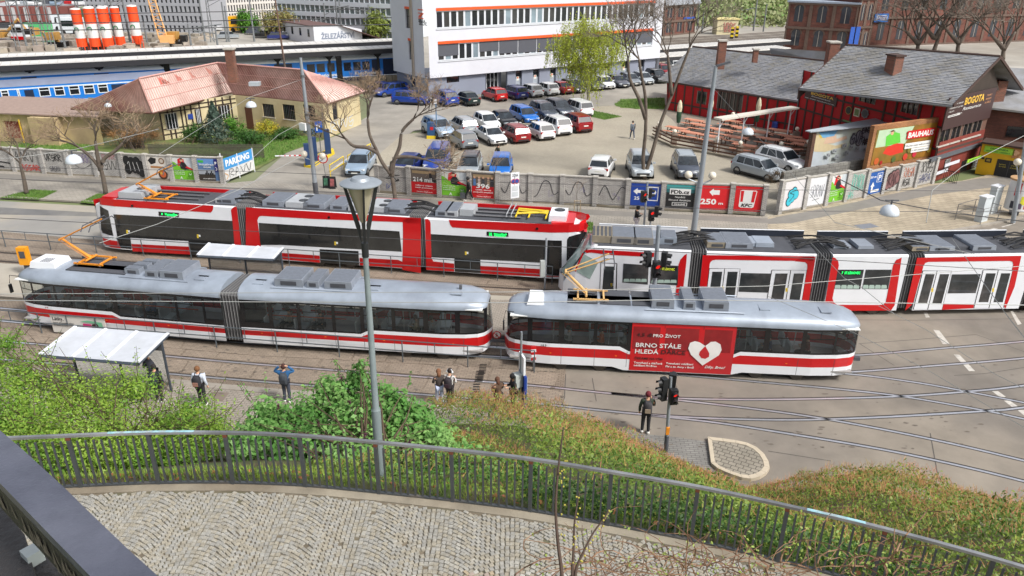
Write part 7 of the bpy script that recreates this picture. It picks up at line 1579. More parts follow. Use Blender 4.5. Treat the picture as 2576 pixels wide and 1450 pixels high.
zq=FX.px(1040,184)[1]
holed(MB(),FQ,0,FQ.L,0,zw+.2,[dl,wl_],.25).bd('ground_floor_wall',m_og,ob);MB().fbox(FQ,*dl[:2],0,2.5,-.24,-.18).bd('door',_M['door_grey'],ob);MB().fbox(FQ,*dl[:2],2.5,dl[3],-.24,-.18).bd('transom',m_wd,ob);MB().fbox(FQ,*wl_,-.24,-.18).bd('window',m_wd,ob)
r1=(z_(73),z_(28));r2=(z_(155,1102),z_(112,1102));u0=FW.px(1098,60)[0];u1=FW.px(1648,20)[0];u0b=FW.px(1102,130)[0]
st3=(r1[1]+(r1[0]-r2[0])*1.0-(r1[1]-r1[0]),r1[1]+(r1[0]-r2[0]))
bands=[(u0,u1,*r1),(u0b,u1,*r2)]
holed(MB(),FW,-.0,FW.L+.3,zw,ztop,bands,.3).bd('facade',m_ow,ob)
sw=[(FX.px(644+a/4,50)[0],FX.px(644+b/4,50)[0],FX.px(644+a/4,d/4)[1],FX.px(644+a/4,c/4)[1]) for a,b,c,d in((1503,1548,88,282),(1523,1568,405,595))]
holed(MB(),FX,-.0,FX.L,zw,ztop,sw,.25).bd('facade',m_ow,ob)
for s_ in sw:w_=MB().fbox(FX,*s_,-.24,-.18).bd('window',m_wd,ob);MB().fbox(FX,s_[0]-.05,s_[1]+.05,s_[3]-.02,s_[3]+.25,0,.05).bd('orange_stripe',mat('orange_stripe',S(226,88,34),.5),w_)
pts=[FX.pt(0,0),C0+FO.n*OV*.5+FQ.n*OV*.5,FW.pt(FW.L+.3,0)];back=[FW.pt(FW.L+.3,0)+(FX.pt(0,0)-FX.pt(FX.L,0))]
for z,nm in((zw,'soffit'),(ztop,'roof_slab')):MB().poly([VC((p.x,p.y,z)) for p in pts+back]).bd(nm,m_ow,ob)
MB().poly([FW.pt(FW.L+.3,0),FW.pt(FW.L+.3,ztop),FW.pt(FW.L+.3,ztop)+(FX.pt(0,0)-FX.pt(FX.L,0)),FW.pt(FW.L+.3,0)+(FX.pt(0,0)-FX.pt(FX.L,0))]).bd('end_wall',m_ow,ob)
mfr=mat('frame_white',S(206,210,216),.5,var=.03);mbl=mat('blind_grey',S(82,84,92),.7,var=.06)
rr=random.Random(4);pane=[mat('pane_%d'%i,c,.07,var=.3,scale=.8,spec=.7) for i,c in enumerate((S(46,48,54),S(66,66,68),S(130,146,156),S(150,166,174),S(84,80,76)))]
for bi,(a,b,c,d) in enumerate(bands):
 n=36;w_=(b-a)/n
 MB().fbox(FW,a,b,d+.0,d+.32,.0,.06).bd('orange_stripe',_M['orange_stripe'],ob);MB().fbox(FW,a-.05,b+.05,c-.12,c,-.3,.08).bd('sill',mfr,ob)
 for i in range(n):
  x0=a+i*w_;wn=MB();wn.fbox(FW,x0,x0+.13,c,d,-.22,-.14);wn.fbox(FW,x0+w_-.13,x0+w_,c,d,-.22,-.14);wn.fbox(FW,x0+.13,x0+w_-.13,c,c+.14,-.22,-.14);wn.fbox(FW,x0+.13,x0+w_-.13,d-.14,d,-.22,-.14);wn=wn.bd('window',mfr,ob)
  MB().fbox(FW,x0+.13,x0+w_-.13,c+.14,d-.14,-.2,-.17).bd('pane',rr.choice([pane[0]]*4+[pane[1]]*3+[pane[2]]*2+[pane[3]]+[pane[4]]),wn)
 if bi==1:
  for k,f_ in enumerate((.72,.0,.62,.82,.85,.85,.85,.8,.8,.8,.8,.8)):
   if f_:x0=a+(b-a)*k/12;MB().fbox(FW,x0+.06,x0+(b-a)/12-.06,d-(d-c)*f_,d,-.12,-.09).bd('blind',mbl,ob)
for k in range(2):MB().fbox(FX,FX.px(1035+k*3,60)[0]-.07,FX.px(1035+k*3,60)[0]+.07,zw-.3,ztop,.04,.18).bd('downpipe',mat('pipe_beige',S(176,164,150),.6),ob)
Fn_=Face(C0-FO.u*0+FQ.n*OV,C0+FO.u*.01) if False else FX
uL,zL=FX.px(1052,50);mo=mat('logo_orange',S(226,84,30),.5,var=.03)
us_=lambda x,y=40:FX.px(644+x/4,y)
def frect(x0,x1,y0,y1,m=mo):a=FX.px(644+x0/4,y0/4);b=FX.px(644+x1/4,y1/4);MB().fslab(FX,[(a[0],b[1]),(b[0],b[1]),(b[0],a[1]),(a[0],a[1])],0,.05).bd('logo',m,ob)
frect(1630,1686,92,108);frect(1632,1687,128,142);frect(1634,1688,178,194)
a,b,c,d=[FX.px(644+x/4,y/4) for x,y in((1634,166),(1654,178),(1687,142),(1668,136))];MB().fslab(FX,[a,b,c,d],.0,.05).bd('logo',mo,ob)
a=FX.px(644+1636/4,224/4);b=FX.px(644+1640/4,250/4);text(FX,'SPRÁVA',a[0],a[1],.38,ink(K_),ob,1.6,.02,.03);text(FX,'ŽELEZNIC',b[0],b[1],.38,ink(K_),ob,1.9,.02,.03)
m_redw=mat('wall_red',S(176,20,26),.75,var=.12,scale=.8,bump=.2);m_tbr=mat('timber_brown',S(72,54,48),.8,var=.15,scale=5)
rs_=thing('restaurant','red half-timbered restaurant with big grey slate roofs and dark gable end','restaurant',G(2100,360))
FA=Face(G(1677,276),G(1998,338));FBr=Face(G(1996,340),G(2338,462));
FGb=Face(G(2338,462),G(2458,420));ea=FA.px(1800,226)[1];eb=FGb.px(2377,262)[1]
FA2,FB2=Face(FA.A,FA.B),FBr
holed(MB(),FA,0,FA.L,0,ea,[(FA.px(1753,250)[0],FA.px(1776,250)[0],1.3,2.7),(FA.px(1805,260)[0],FA.px(1868,260)[0],1.2,3.0)],.1).bd('wall',m_redw,rs_)
for a,b,c,d in((1753,1776,1.3,2.7),(1805,1868,1.2,3.0)):
 u0,u1=FA.px(a,255)[0],FA.px(b,255)[0];w_=MB().fbox(FA,u0,u1,c,d,-.09,-.05).bd('window',m_wd,rs_);n=max(2,int((u1-u0)/.5))
 for k in range(n+1):MB().fbox(FA,u0+(u1-u0)*k/n-.05,u0+(u1-u0)*k/n+.05,c,d,-.05,.03).bd('frame_bar',mat('frame_taupe',S(120,108,100),.7),w_)
for k in range(15):u=FA.L*k/14;MB().fbox(FA,max(0,u-.09),min(FA.L,u+.09),0,ea,.0,.06).bd('timber',m_tbr,rs_)
for z in(.9,3.1):MB().fbox(FA,0,FA.L,z-.08,z+.08,.003,.055).bd('timber',m_tbr,rs_)
bh=[(FBr.px(644*3+a/4,250)[0],FBr.px(1932+b/4,250)[0],FBr.px(1932+a/4,c/4)[1]) for a,b,c in((920,1085,1045),(1365,1530,1105))]
holed(MB(),FBr,0,FBr.L,0,eb,[(a,b,eb-1.5,eb-.35) for a,b,c in bh],.1).bd('wall',m_redw,rs_)
for a,b,c in bh:
 w_=MB().fbox(FBr,a,b,eb-1.5,eb-.35,-.09,-.05).bd('window',m_wd,rs_)
 for k in range(4):MB().fbox(FBr,a+(b-a)*k/3-.05,a+(b-a)*k/3+.05,eb-1.5,eb-.35,-.05,.03).bd('frame_bar',_M['frame_taupe'],w_)
for k in range(15):
 u=FBr.L*k/14
 if not any(a-.1<u<b+.1 for a,b,c in bh):MB().fbox(FBr,max(0,u-.1),min(FBr.L,u+.1),0,eb,.0,.06).bd('timber',m_tbr,rs_)
for z in(eb-1.9,eb-3.6):MB().fbox(FBr,0,FBr.L,z-.08,z+.08,.003,.055).bd('timber',m_tbr,rs_)
def signboard(F,x0,y0,x1,y1,col,par,name='sign_board',o=.08,cat=None,label=None):
 a=F.px(x0,y0);b=F.px(x1,y1);
 if cat:par=thing(name,label,cat,F.pt((a[0]+b[0])/2,b[1],o))
 MB().fbox(F,a[0],b[0],b[1],a[1],o-.05,o).bd('board',ink(col),par);return Bay(F,a[0],b[0],b[1],a[1],par,o)
b_=signboard(FBr,2028,226,2104,270,S(66,46,44),rs_,cat='sign',label='brown BOGOTA Restaurace board under the eave beside the downpipe');b_.txt('BOGOTA',.2,.66,.9,.3,S(224,180,70),.03);b_.txt('Restaurace',.22,.42,.82,.14,W_,shear=.3);b_.txt('MENU • BURGERY • TEPLÁ JÍDLA PO CELÝ DEN',.03,.12,.95,.1,W_)
for i,(x,y,s_,m) in enumerate(((2137,278,9,S(40,50,44)),(2158,283,8,S(206,200,180)),(2178,286,9,S(110,110,112)))):
 u,z=FBr.px(x,y);lb=('dark green oval brewery sign with a gilt edge on the red wall','square framed picture sign between the two brewery signs','grey star shaped beer sign right of the square one')[i];t=thing('sign',lb,'sign',FBr.pt(u,z,.1));r_=.36
 if i==1:MB().fbox(FBr,u-.36,u+.36,z-.36,z+.36,.06,.12).bd('board',ink(m),t);MB().fbox(FBr,u-.27,u+.27,z-.27,z+.27,.12,.13).bd('picture',ink(S(110,130,80)),t)
 else:
  MB().fslab(FBr,[(u+(r_ if i==0 or k%2 else r_*1.25)*math.cos(k*math.pi/8)*1.1,z+(r_ if i==0 or k%2 else r_*1.25)*math.sin(k*math.pi/8)) for k in range(16)],.06,.11).bd('board',ink(S(170,140,60) if i==0 else m),t)
  MB().fslab(FBr,[(u+r_*.85*math.cos(k*math.pi/8)*1.1,z+r_*.85*math.sin(k*math.pi/8)) for k in range(16)],.11,.12).bd('field',ink(m if i==0 else S(60,64,66)),t)
b_=signboard(FBr,2121,300,2146,312,S(60,90,60),rs_,cat='sign',label='small green notice board low on the red wall above the lean-to roof');b_.rect(.1,.9,.2,.8,S(120,150,90))
m_gb=mat('gable_timber',S(58,48,42),.85,var=.2,scale=1,bump=.3);bk=brick('brick_gable',S(124,84,70),S(104,74,64),S(96,84,76),.25,.08,.012,ax=(FGb.u.x,FGb.u.y),stain=.2)
c0u,c0z=FGb.px(2377,262);apx=FGb.px(2495,142);rte=FGb.px(2552,222);zc0=c0z
ub=FGb.px(2494,262)[0]
gw=[(FGb.px(1932+a/4,330)[0],FGb.px(1932+b/4,330)[0]) for a,b in((1735,1835),(1850,1935),(1960,2040),(2050,2130))]
gz=(FGb.px(2400,356)[1],FGb.px(2400,316)[1])
holed(MB(),FGb,0,ub,0,zc0-.02,[(a,b,*gz) for a,b in gw],.12).bd('wall',bk,rs_)
for a,b in gw:
 w_=MB().fbox(FGb,a,b,gz[0],gz[1],-.11,-.07).bd('window',m_wd,rs_)
 for k in range(3):MB().fbox(FGb,a+(b-a)*k/2-.04,a+(b-a)*k/2+.04,*gz,-.07,.02).bd('frame_bar',_M['frame_taupe'],w_)
 MB().fbox(FGb,a-.08,b+.08,gz[0]-.1,gz[0],0,.15).bd('sill',CAPM,w_)
MB().fslab(FGb,[(0,zc0),(ub,zc0),(ub+.8,rte[1]+.2),(apx[0],apx[1]-.25)],-.15,-.0).bd('gable',m_gb,rs_)
for k in range(9):u=ub*k/8;MB().fbox(FGb,u-.09,u+.09,gz[1]+.1,zc0,.0,.07).bd('timber',m_tbr,rs_)
for z in(gz[0]-.5,gz[1]+.2,zc0-.1):MB().fbox(FGb,0,ub,z-.1,z+.1,.003,.065).bd('timber',m_tbr,rs_)
b_=signboard(FGb,2384,246,2484,296,S(66,46,46),rs_,o=.16,cat='sign',label='brown BOGOTA Restaurace board with an arrow on the gable end')
b_=Bay(FGb,b_.u0,FGb.px(2484,270)[0],FGb.px(2384,297)[1],FGb.px(2384,252)[1],b_.par,.17);b_.txt('BOGOTA',.36,.56,.8,.38,S(224,180,70),.04);b_.txt('Restaurace',.35,.26,.76,.18,W_,shear=.3);b_.txt('• DENNÍ MENU, BURGERY',.04,.7,.33,.07,W_);b_.txt('• TEPLÁ JÍDLA PO CELÝ DEN',.04,.5,.33,.07,W_);b_.txt('• SALÁTY',.04,.32,.16,.07,W_);b_.txt('STEAKY',.84,.75,.97,.1,S(206,150,110));b_.txt('BURGRY',.84,.55,.97,.1,S(206,150,110));b_.txt('KUŘECÍ',.84,.35,.97,.1,S(206,150,110));b_.txt('50 m',.24,.12,.34,.1,W_);b_.stroke([(.04,.08),(.3,.1),(.22,.16),(.04,.14)],.05,W_)
m_sl=M_slate
zra=apx[1];
ap=FGb.pt(apx[0],apx[1],.6);cf=FGb.pt(c0u-.1,zc0,.6);E0=G(2012,221,eb+.05);cfb=FGb.pt(rte[0],rte[1],.6);E0.z=cf.z;R1=ridge(E0,cf,ap,2130)
MB().slab([E0,cf,ap,R1],-.14).bd('roof',M_slate,rs_);slates(rs_,E0,cf,ap,R1,m_sl)
MB().slab([cf+VC((0,0,-.1)),ap+VC((0,0,-.1)),ap+VC((0,0,.08)),cf+VC((0,0,.08))],FGb.n*.12).bd('verge_board',m_tbr,rs_);MB().slab([cfb+VC((0,0,-.15)),ap+VC((0,0,-.15)),ap+VC((0,0,.08)),cfb+VC((0,0,.08))],FGb.n*.12).bd('verge_board',m_tbr,rs_)
bk2=R1+(cfb-ap);MB().slab([cfb,ap,R1,bk2],-.14).bd('roof',M_slate,rs_)
MB().tube([E0-VC((0,0,.1)),cf-VC((0,0,.1))],.09,6).bd('gutter',T_metal,rs_);MB().tube([ap+VC((0,0,.06)),R1+VC((0,0,.06))],.1,6).bd('ridge_cap',m_tbr,rs_)
MB().slab([E0+VC((0,0,.02)),R1+VC((0,0,.02)),R1-VC((0,0,1.0)),E0-VC((0,0,.9))],VC((-.1,0,0))).bd('verge_board',m_tbr,rs_)
p=FBr.pt(.1,0,.15);MB().tube([E0-VC((0,0,.15)),VC((p.x,p.y,eb-.6)),VC((p.x,p.y,.1))],.07,6).bd('downpipe',T_metal,rs_)
zl=ea;e0,e1,l1=G(1656,202,zl),G(2018,256,zl),G(2086,156,zl+3.3);l0=ridge(e0,e1,l1,1742)
MB().slab([e0,e1,l1,l0],-.12).bd('roof',M_slate,rs_);slates(rs_,e0,e1,l1,l0,m_sl);MB().tube([e0-VC((0,0,.1)),e1-VC((0,0,.1))],.09,6).bd('gutter',T_metal,rs_)
MB().tube([l0+VC((0,0,.06)),l1+VC((0,0,.06))],.1,6).bd('ridge_cap',m_tbr,rs_);MB().slab([l0,l1,l1+VC((2.5,4,-3)),l0+VC((2.5,4,-3))],-.1).bd('roof',M_slate,rs_)
q0,q1=G(1937,121,zl+4),G(2084,131,zl+4);MB().slab([q0,q1,G(2088,156,zl+3),G(1942,142,zl+3)],-.12).bd('roof',M_slate,rs_)
MB().slab([G(1678,204,zl-.1),G(1678,204,zl-.1)+VC((2.5,9,0)),VC((G(1677,276).x+2.5,G(1677,276).y+9,0)),G(1677,276)],VC((.2,0,0))).bd('end_wall',m_redw,rs_)
chimney(rs_,(1818,104),zl+2,zl+4.9,.8);chimney(rs_,(2098,108),zl+2.5,zl+5.6,.95);chimney(rs_,(1902,126),zl+2.8,zl+4.1,.5)
big=G(2253,144,zra-.3);mb=MB();MB().cbox((big.x,big.y,zra-1.7),(1.05,.8,3.0),FBr.ang()).bd('chimney',_M['brick_chimney'],rs_);MB().cbox((big.x,big.y,zra-.15),(1.25,1.0,.14),FBr.ang()).bd('chimney_cap',m_tbr,rs_)
for x,y,z in((1955,187,zl+1.6),(1955+0,187,zl+1.6)):pass
MB().cbox(G(1955,186,zl+1.75),(.9,.6,.12),-.4,0,.0).bd('skylight',_M['zinc_roof'],rs_);MB().cbox(G(2417,149,zra-.7),(.5,.35,.1),-.4).bd('skylight',T_white,rs_)
lb_=thing('side_building','low brown brick building with a dark slate roof at the right edge behind the shop','building',G(2520,400));FD=Face(G(2452,418),G(2640,436));zd_=FD.px(2520,270)[1]
MB().fbox(FD,0,FD.L,0,zd_,-6,0).bd('wall',brick('brick_side',S(120,72,60),S(100,62,54),S(84,70,64),.25,.08,.012,ax=(1,0),stain=.25),lb_);MB().slab([FD.pt(-.4,zd_,.5),FD.pt(FD.L,zd_-.3,.5),FD.pt(FD.L,zd_+2.4,-7),FD.pt(-.4,zd_+2.4,-7)],-.15).bd('roof',M_slate,lb_)
MB().fbox(FD,FD.px(2535,320)[0],FD.px(2640,320)[0],FD.px(2540,345)[1],FD.px(2540,318)[1],.0,.04).bd('window',m_wd,lb_);
cw=FD.pt(FD.px(2512,250)[0],0,-1.0);MB().box((cw.x-.4,cw.y-.4,zd_-.5),(cw.x+.4,cw.y+.4,zd_+2.0)).bd('chimney',_M['brick_chimney'],lb_)
ys=thing('shop','yellow shop front with a black double door and green signs at the right','shop',G(2500,450));FY=Face(G(2452,437),G(2660,470));zy=FY.px(2480,362)[1]
m_yel=mat('wall_yellow',S(214,168,24),.7,var=.12,scale=.8,bump=.2,col2=S(190,150,40),split=.62)
MB().fbox(FY,0,FY.L,0,zy,-1.5,0).bd('wall',m_yel,ys);MB().fbox(FY,-.1,FY.L,zy,zy+.15,-1.8,.2).bd('cornice',m_tbr,ys)
def yrect(x0,x1,y0,y1,m,name,o=.03,sub=None):a=FY.px(x0,y0);b=FY.px(x1,y1);return MB().fbox(FY,a[0],b[0],max(.02,b[1]),a[1],.0,o).bd(name,m,sub or ys),Bay(FY,a[0],b[0],max(.02,b[1]),a[1],ys,o+.002)
o,b_=yrect(2510,2561,400,455,ink(K_),'door');b_.rect(.49,.51,0,1,S(70,70,72));b_.txt('NON',.12,.7,.36,.06,S(206,190,70));b_.txt('STOP',.12,.58,.4,.06,S(206,190,70));b_.txt('VÝČEP',.58,.7,.9,.06,S(206,190,70));b_.txt('OTEVŘENO',.56,.58,.94,.06,S(206,190,70))
o,b_=yrect(2479,2550,366,392,ink(S(150,200,60)),'sign_board',.08);b_.txt('DOMĚNKA',.2,.55,.8,.24,S(30,110,50),.04);b_.txt('POTRAVINY - VEČERKA',.08,.15,.88,.18,S(30,110,50),.02)
o,b_=yrect(2551,2580,374,402,ink(S(176,124,80)),'food_picture',.08)
for i in range(5):b_.disc(random.uniform(.2,.8),random.uniform(.2,.8),.16,S(214,170,130))
o,b_=yrect(2480,2493,397,410,ink(K_),'poster',.05);b_.rect(.2,.8,.25,.8,S(150,130,60));yrect(2469,2476,395,401,ink(K_),'poster',.05)
pw=thing('passage_wall','red-brown wall with barred windows between the restaurant gable and the yellow shop','wall',G(2400,450));FPw=FGb
m_rb=mat('wall_redbrown',S(122,50,40),.8,var=.15,scale=1)
def prect(x0,x1,y0,y1,m,name,o0,o,t=pw,yy=None):xm=(x0+x1)/2;ym=(y0+y1)/2;hy=max(3.5,(y1-y0)/2-.17*(x1-x0));z0_,z1_=max(.1,FPw.px(xm,ym+hy)[1]),FPw.px(xm,ym-hy)[1];a=(FPw.px(x0,ym)[0],z1_);b=(FPw.px(x1,ym)[0],z0_);MB().fbox(FPw,a[0],b[0],b[1],a[1],o0,o).bd(name,m,t);return Bay(FPw,a[0],b[0],max(.1,b[1]),a[1],t,o+.002)
MB().fbox(FPw,0,ub,.1,3.3,.01,.05).bd('wall',m_rb,pw);prect(2338,2460,372,392,mat('awning_grey',S(86,90,96),.7),'awning',.0,.3)
for x in(2380,2448):
 b_=prect(x-6,x+7,398,425,ink(K_),'window',.05,.08)
 for k in range(5):b_.rect(.1+.2*k,.14+.2*k,0,1,W_,'grille_bar')
prect(2415,2430,402,440,ink(S(30,28,28)),'doorway',.05,.07)
b_=prect(2361,2395,402,414,ink(S(206,208,216)),'blank_sign',.5,.55);b_=prect(2342,2372,424,438,ink(S(206,208,216)),'blank_sign',.3,.35)
b_=prect(2402,2448,386,398,ink(S(150,200,60)),'sign_board',1.0,1.05);b_.txt('DOMĚNKA POTRAVINY',.1,.3,.92,.4,S(30,110,50),.02)
prect(2428,2440,402,416,ink(S(206,214,180)),'notice',.05,.08)
rl=thing('gate','low black iron gate on the pavement beside the passage','gate',G(2385,462))
for k in range(9):p=G(2371,455,PZ).lerp(G(2405,464,PZ),k/8);MB().tube([p,p+VC((0,0,.95))],.02,4).bd('bar',ink(K_),rl)
for z in(.1,.9):MB().tube([G(2371,455,PZ)+VC((0,0,z)),G(2405,464,PZ)+VC((0,0,z))],.025,4).bd('rail',ink(K_),rl)
M_bark=mat('bark_grey',S(104,94,84),.9,var=.2,scale=4,bump=.4,col2=S(84,74,66));M_twig=mat('twig_brown',S(142,122,100),.9,var=.15,scale=3)
def limb(mb,p,d,ln,r,dep,rr,spread,up,tips,tw):
 n=3;pts=[p];rs=[r];q=p;dd=d.copy()
 for i in range(n):
  dd=(dd+VC((rr.gauss(0,.16),rr.gauss(0,.16),rr.gauss(0,.10)+up*.12))).normalized();q=q+dd*ln/n;pts.append(q);rs.append(r*(1-.36*(i+1)/n))
 (mb if dep>2 else tw).tube(pts,rs,6 if dep>3 else(4 if dep>1 else 3),False)
 if dep==0:tips.append(q);return
 for k in range(3 if dep>1 else 3):
  a=rr.uniform(0,6.28);o=VC((math.cos(a),math.sin(a),rr.uniform(-.25,.5)))*spread;nd=(dd+o).normalized();s=pts[-1] if k<2 else pts[2]
  limb(mb,s,nd,ln*rr.uniform(.62,.86),r*(.62 if k else .7),dep-1,rr,spread*1.02,up,tips,tw)
def bare_tree(label,base,trunk,r,dep,ln,seed,spread=.75,up=.5,cat='tree',group=None,mtw=None,name='bare_tree'):
 """trunk: list of points in the picture plane of the base; the last ones carry the limbs"""
 t=thing(name,label,cat,base,0,group);rr=random.Random(seed);mb=MB();tw=MB();tips=[]
 Fc_=Face(base-VC((1,0,0)),base+VC((1,0,0)));Fc_.A.z=Fc_.A.z
 for path in trunk:
  P=[base if i==0 and path[0] is None else Fc_.pt(*Fc_.px(*q)) for i,q in enumerate(path)];k=len(P)
  rs=[r*(1-.45*i/(k-1)) for i in range(k)];mb.tube(smooth(P,4),[rs[0]+(rs[-1]-rs[0])*i/((k-1)*4) for i in range((k-1)*4+1)],9)
  d=(P[-1]-P[-2]).normalized()
  for j in range(3):a=rr.uniform(0,6.28);limb(mb,P[-1],(d+VC((math.cos(a),math.sin(a),.1))*.6*spread).normalized(),ln,rs[-1]*.62,dep,rr,spread,up,tips,tw)
 mb.bd('trunk',M_bark,t,smooth=True);tw.bd('crown',mtw or M_twig,t,kind='stuff');return t,tips
bare_tree('bare young street tree on the left grass patch, leftmost of the two',G(67,488,PZ),[[None,(60,450),(51,412)]],.17,5,1.1,3,.9,.15)
bare_tree('bare twisted street tree on the grass behind the left end of the long tram',G(267,489,PZ),[[None,(258,440),(250,422),(228,395),(200,372)],[(252,430),(262,400),(290,380),(310,360)],[(252,425),(244,385),(240,355)]],.17,4,1.25,5,.95,.15)
bare_tree('bare wide-crowned tree on the pavement right of the car park entrance',G(996,516,PZ),[[None,(990,470),(983,440),(962,410),(948,380),(930,340),(925,300)],[(986,445),(990,410),(1005,370),(1012,330),(1040,300)],[(984,440),(990,400),(1030,395),(1060,400)],[(950,385),(925,372),(890,368),(870,350)]],.16,5,1.2,7,.9,.2)
bare_tree('tall bare double-trunked tree among the cars behind the blue parking banner',G(1622,452),[[None,(1618,400),(1624,330),(1624,250),(1612,180),(1608,150)],[(1620,450),(1642,380),(1662,310),(1690,240),(1712,180),(1735,120)],[(1624,300),(1608,250),(1585,200),(1580,150)],[(1690,240),(1685,190),(1680,140)]],.165,5,1.7,11,.8,.25,mtw=mat('twig_grey',S(124,114,104),.9,var=.15,scale=3))
bare_tree('thin bare sapling on the far pavement beside the signpost',G(1243,527,PZ),[[None,(1244,480),(1243,440)]],.05,3,.7,13,.8,.5,cat='tree')
t,_=bare_tree('tiny bare sapling tied between two wooden stakes in front of the brick wall',G(1452,542,PZ),[[None,(1452,515),(1450,490)]],.03,3,.5,14,.8,.5)
for x in(1444,1459):MB().tube([G(x,543,PZ),G(x,543,PZ)+VC((0,0,1.1))],.035,5).bd('stake',mat('wood_stake',S(156,140,116),.9),t)
c=G(1444,543,PZ);e=G(1459,543,PZ);MB().tube([c+VC((0,0,1.05)),e+VC((0,0,1.05))],.03,4).bd('crossbar',_M['wood_stake'],t)
for i,(x,y,h,ln,sd) in enumerate(((2307,131,30,3.9,21),(2347,134,55,4.1,22),(2408,136,40,4.6,23),(2522,150,40,3.8,24))):
 bare_tree(('leftmost of the big bare trees in front of the far brick building','big bare tree with a slanting trunk behind the slate roof, second from the left','largest big bare tree behind the ridge of the restaurant roof','bare tree farthest right behind the gable')[i],G(x,y),[[None,(x+(20 if i==1 else 4),y-h)],[(x+2,y-h*.6),(x+32,y-h-30)],[(x+2,y-h*.7),(x-28,y-h-22)]],.42,4,ln,sd,.85,.15,group='bare trees behind the restaurant',mtw=_M['twig_grey'])
b0=G(1482,266);bt,tips=None,[]
t=thing('birch_tree','weeping birch in fresh yellow-green leaf in front of the office building','tree',b0);rr=random.Random(31);mb=MB();tw=MB();Fc_=Face(b0-VC((1,0,0)),b0+VC((1,0,0)))
for path in([b0,(1480,225),(1478,170),(1484,110),(1490,62)],[(1479,215),(1458,165),(1430,120),(1420,95)],[(1480,200),(1510,160),(1540,120),(1550,100)],[(1480,160),(1500,100),(1520,60)],[(1478,180),(1450,140),(1400,115)],[(1484,130),(1465,80),(1462,60)]):
 P=[q if isinstance(q,VC) else Fc_.pt(*Fc_.px(*q)) for q in path];P=smooth(P,3);r0=.24 if path[0] is b0 else .1;mb.tube(P,[r0*(1-.75*i/(len(P)-1)) for i in range(len(P))],7)
 for i in range(len(P)//3,len(P)):tips+=[P[i]+VC((rr.gauss(0,.8),rr.gauss(0,1.5),rr.gauss(.2,.6))) for _ in range(34)]
mb.bd('trunk',mat('birch_bark',S(168,162,150),.8,var=.2,scale=4,col2=S(74,68,62),split=.6),t);C_=[]
for p in tips:
 L=rr.uniform(.6,2.6);d=VC((rr.gauss(0,.18),rr.gauss(0,.18),-1));tw.tube([p,p+d*L*.5+VC((rr.gauss(0,.1),0,0)),p+d*L],.012,3,False)
 for k in range(int(L*9)):q=p+d*L*rr.random();C_.append((q.x+rr.gauss(0,.07),q.y+rr.gauss(0,.07),q.z))
tw.bd('hanging_twigs',mat('birch_twig',S(128,120,70),.9),t,kind='stuff');leaves('crown',C_,np.tile((0,-.6,.6),(len(C_),1)),.19,leafmat('leaf_birch',S(186,200,70),S(158,174,58),.35),t,.45)
def conifer(label,base,h,r,n,m,name='conifer'):
 t=thing(name,label,'tree',base);MB().tube([base,base+VC((0,0,h*.9))],[.1,.03],6).bd('trunk',M_bark,t);z=RNG.random(n)**.8;a=RNG.random(n)*6.28;rad=r*(1-z)*RNG.uniform(.3,1.15,n)*(1+.25*np.sin(a*5+z*30));C_=np.stack([base.x+rad*np.cos(a),base.y+rad*np.sin(a),base.z+.4+z*(h-.4)-rad*.15],1);N2=np.stack([np.cos(a),np.sin(a),np.full(n,.6)],1);leaves('crown',C_,N2,.22,m,t,.3);return t
m_con=leafmat('needle_blue_green',S(84,104,92),S(60,80,66),.1);m_sh=leafmat('leaf_garden',S(74,116,50),S(52,88,40),.2)
conifer('blue-green conifer in front of the half-timbered wing',G(548,362),3.9,1.5,6000,m_con)
def bush(label,x,y,rx,h,n,m=None,sz=.16,name='bush',g=None,z=0,cat='bush'):
 p=G(x,y,z);t=thing(name,label,cat,p,0,g);ls=[(p.x+random.uniform(-.6,.6)*rx,p.y+random.uniform(-.3,.6)*rx,z+h*random.uniform(.3,.62),rx*.5,rx*.5,h*.42) for _ in range(7)]+[(p.x,p.y,z+h*.45,rx*.7,rx*.6,h*.5)]
 C_,N2=blob(ls,n,.5);k=C_[:,2]>z;N2[:,2]+=.7;leaves('foliage',C_[k],N2[k],sz,m or m_sh,t,.5);stems(t,p,ls,8,.03);return t
m_sh2=leafmat('leaf_fresh',S(106,158,60),S(74,124,46),.25)
bush('dark green bush left of the conifer under the timber wall',490,360,1.5,2.0,2600);bush('bright green bush between the conifer and the house corner',592,345,1.1,2.4,2000,m_sh2)
bush('dark spreading juniper right of the conifer',625,365,2.2,1.6,3600,m_sh);bush('yellow flowering forsythia below the house windows',668,345,1.6,1.9,2200,leafmat('forsythia',S(214,196,60),S(120,140,56),.25));bush('dark green shrub right of the yellow forsythia',712,352,1.9,1.3,2600,m_sh);bush('low green shrub behind the wooden fence near the parking board',585,378,1.4,1.0,1500,m_sh)
C_,N2=blob([(q.x,q.y,1.4,2.2,.8,1.5) for q in[G(x,378) for x in(290,325,360,395)]],5200,.2);iv=thing('dry_creeper','brown leafless creeper smothering the left side of the house','creeper',G(340,372));leaves('foliage',C_,N2,.13,leafmat('dry_creeper_leaf',S(168,128,84),S(130,96,64),.1),iv,.2);stems(iv,G(340,372),[(q.x,q.y,2,2,.8,1.6) for q in[G(x,372) for x in(280,330,380)]],110,.03,M_bark)
grass([(410,400),(500,372),(640,360),(760,340),(800,352),(715,388),(640,420),(560,440),(470,440)],.01,5000,.22,cols=(S(98,140,46),S(74,116,38)));grass([(0,372),(140,350),(260,372),(150,395),(0,385)],.01,1600,.2,cols=(S(98,140,46),S(74,116,38)))
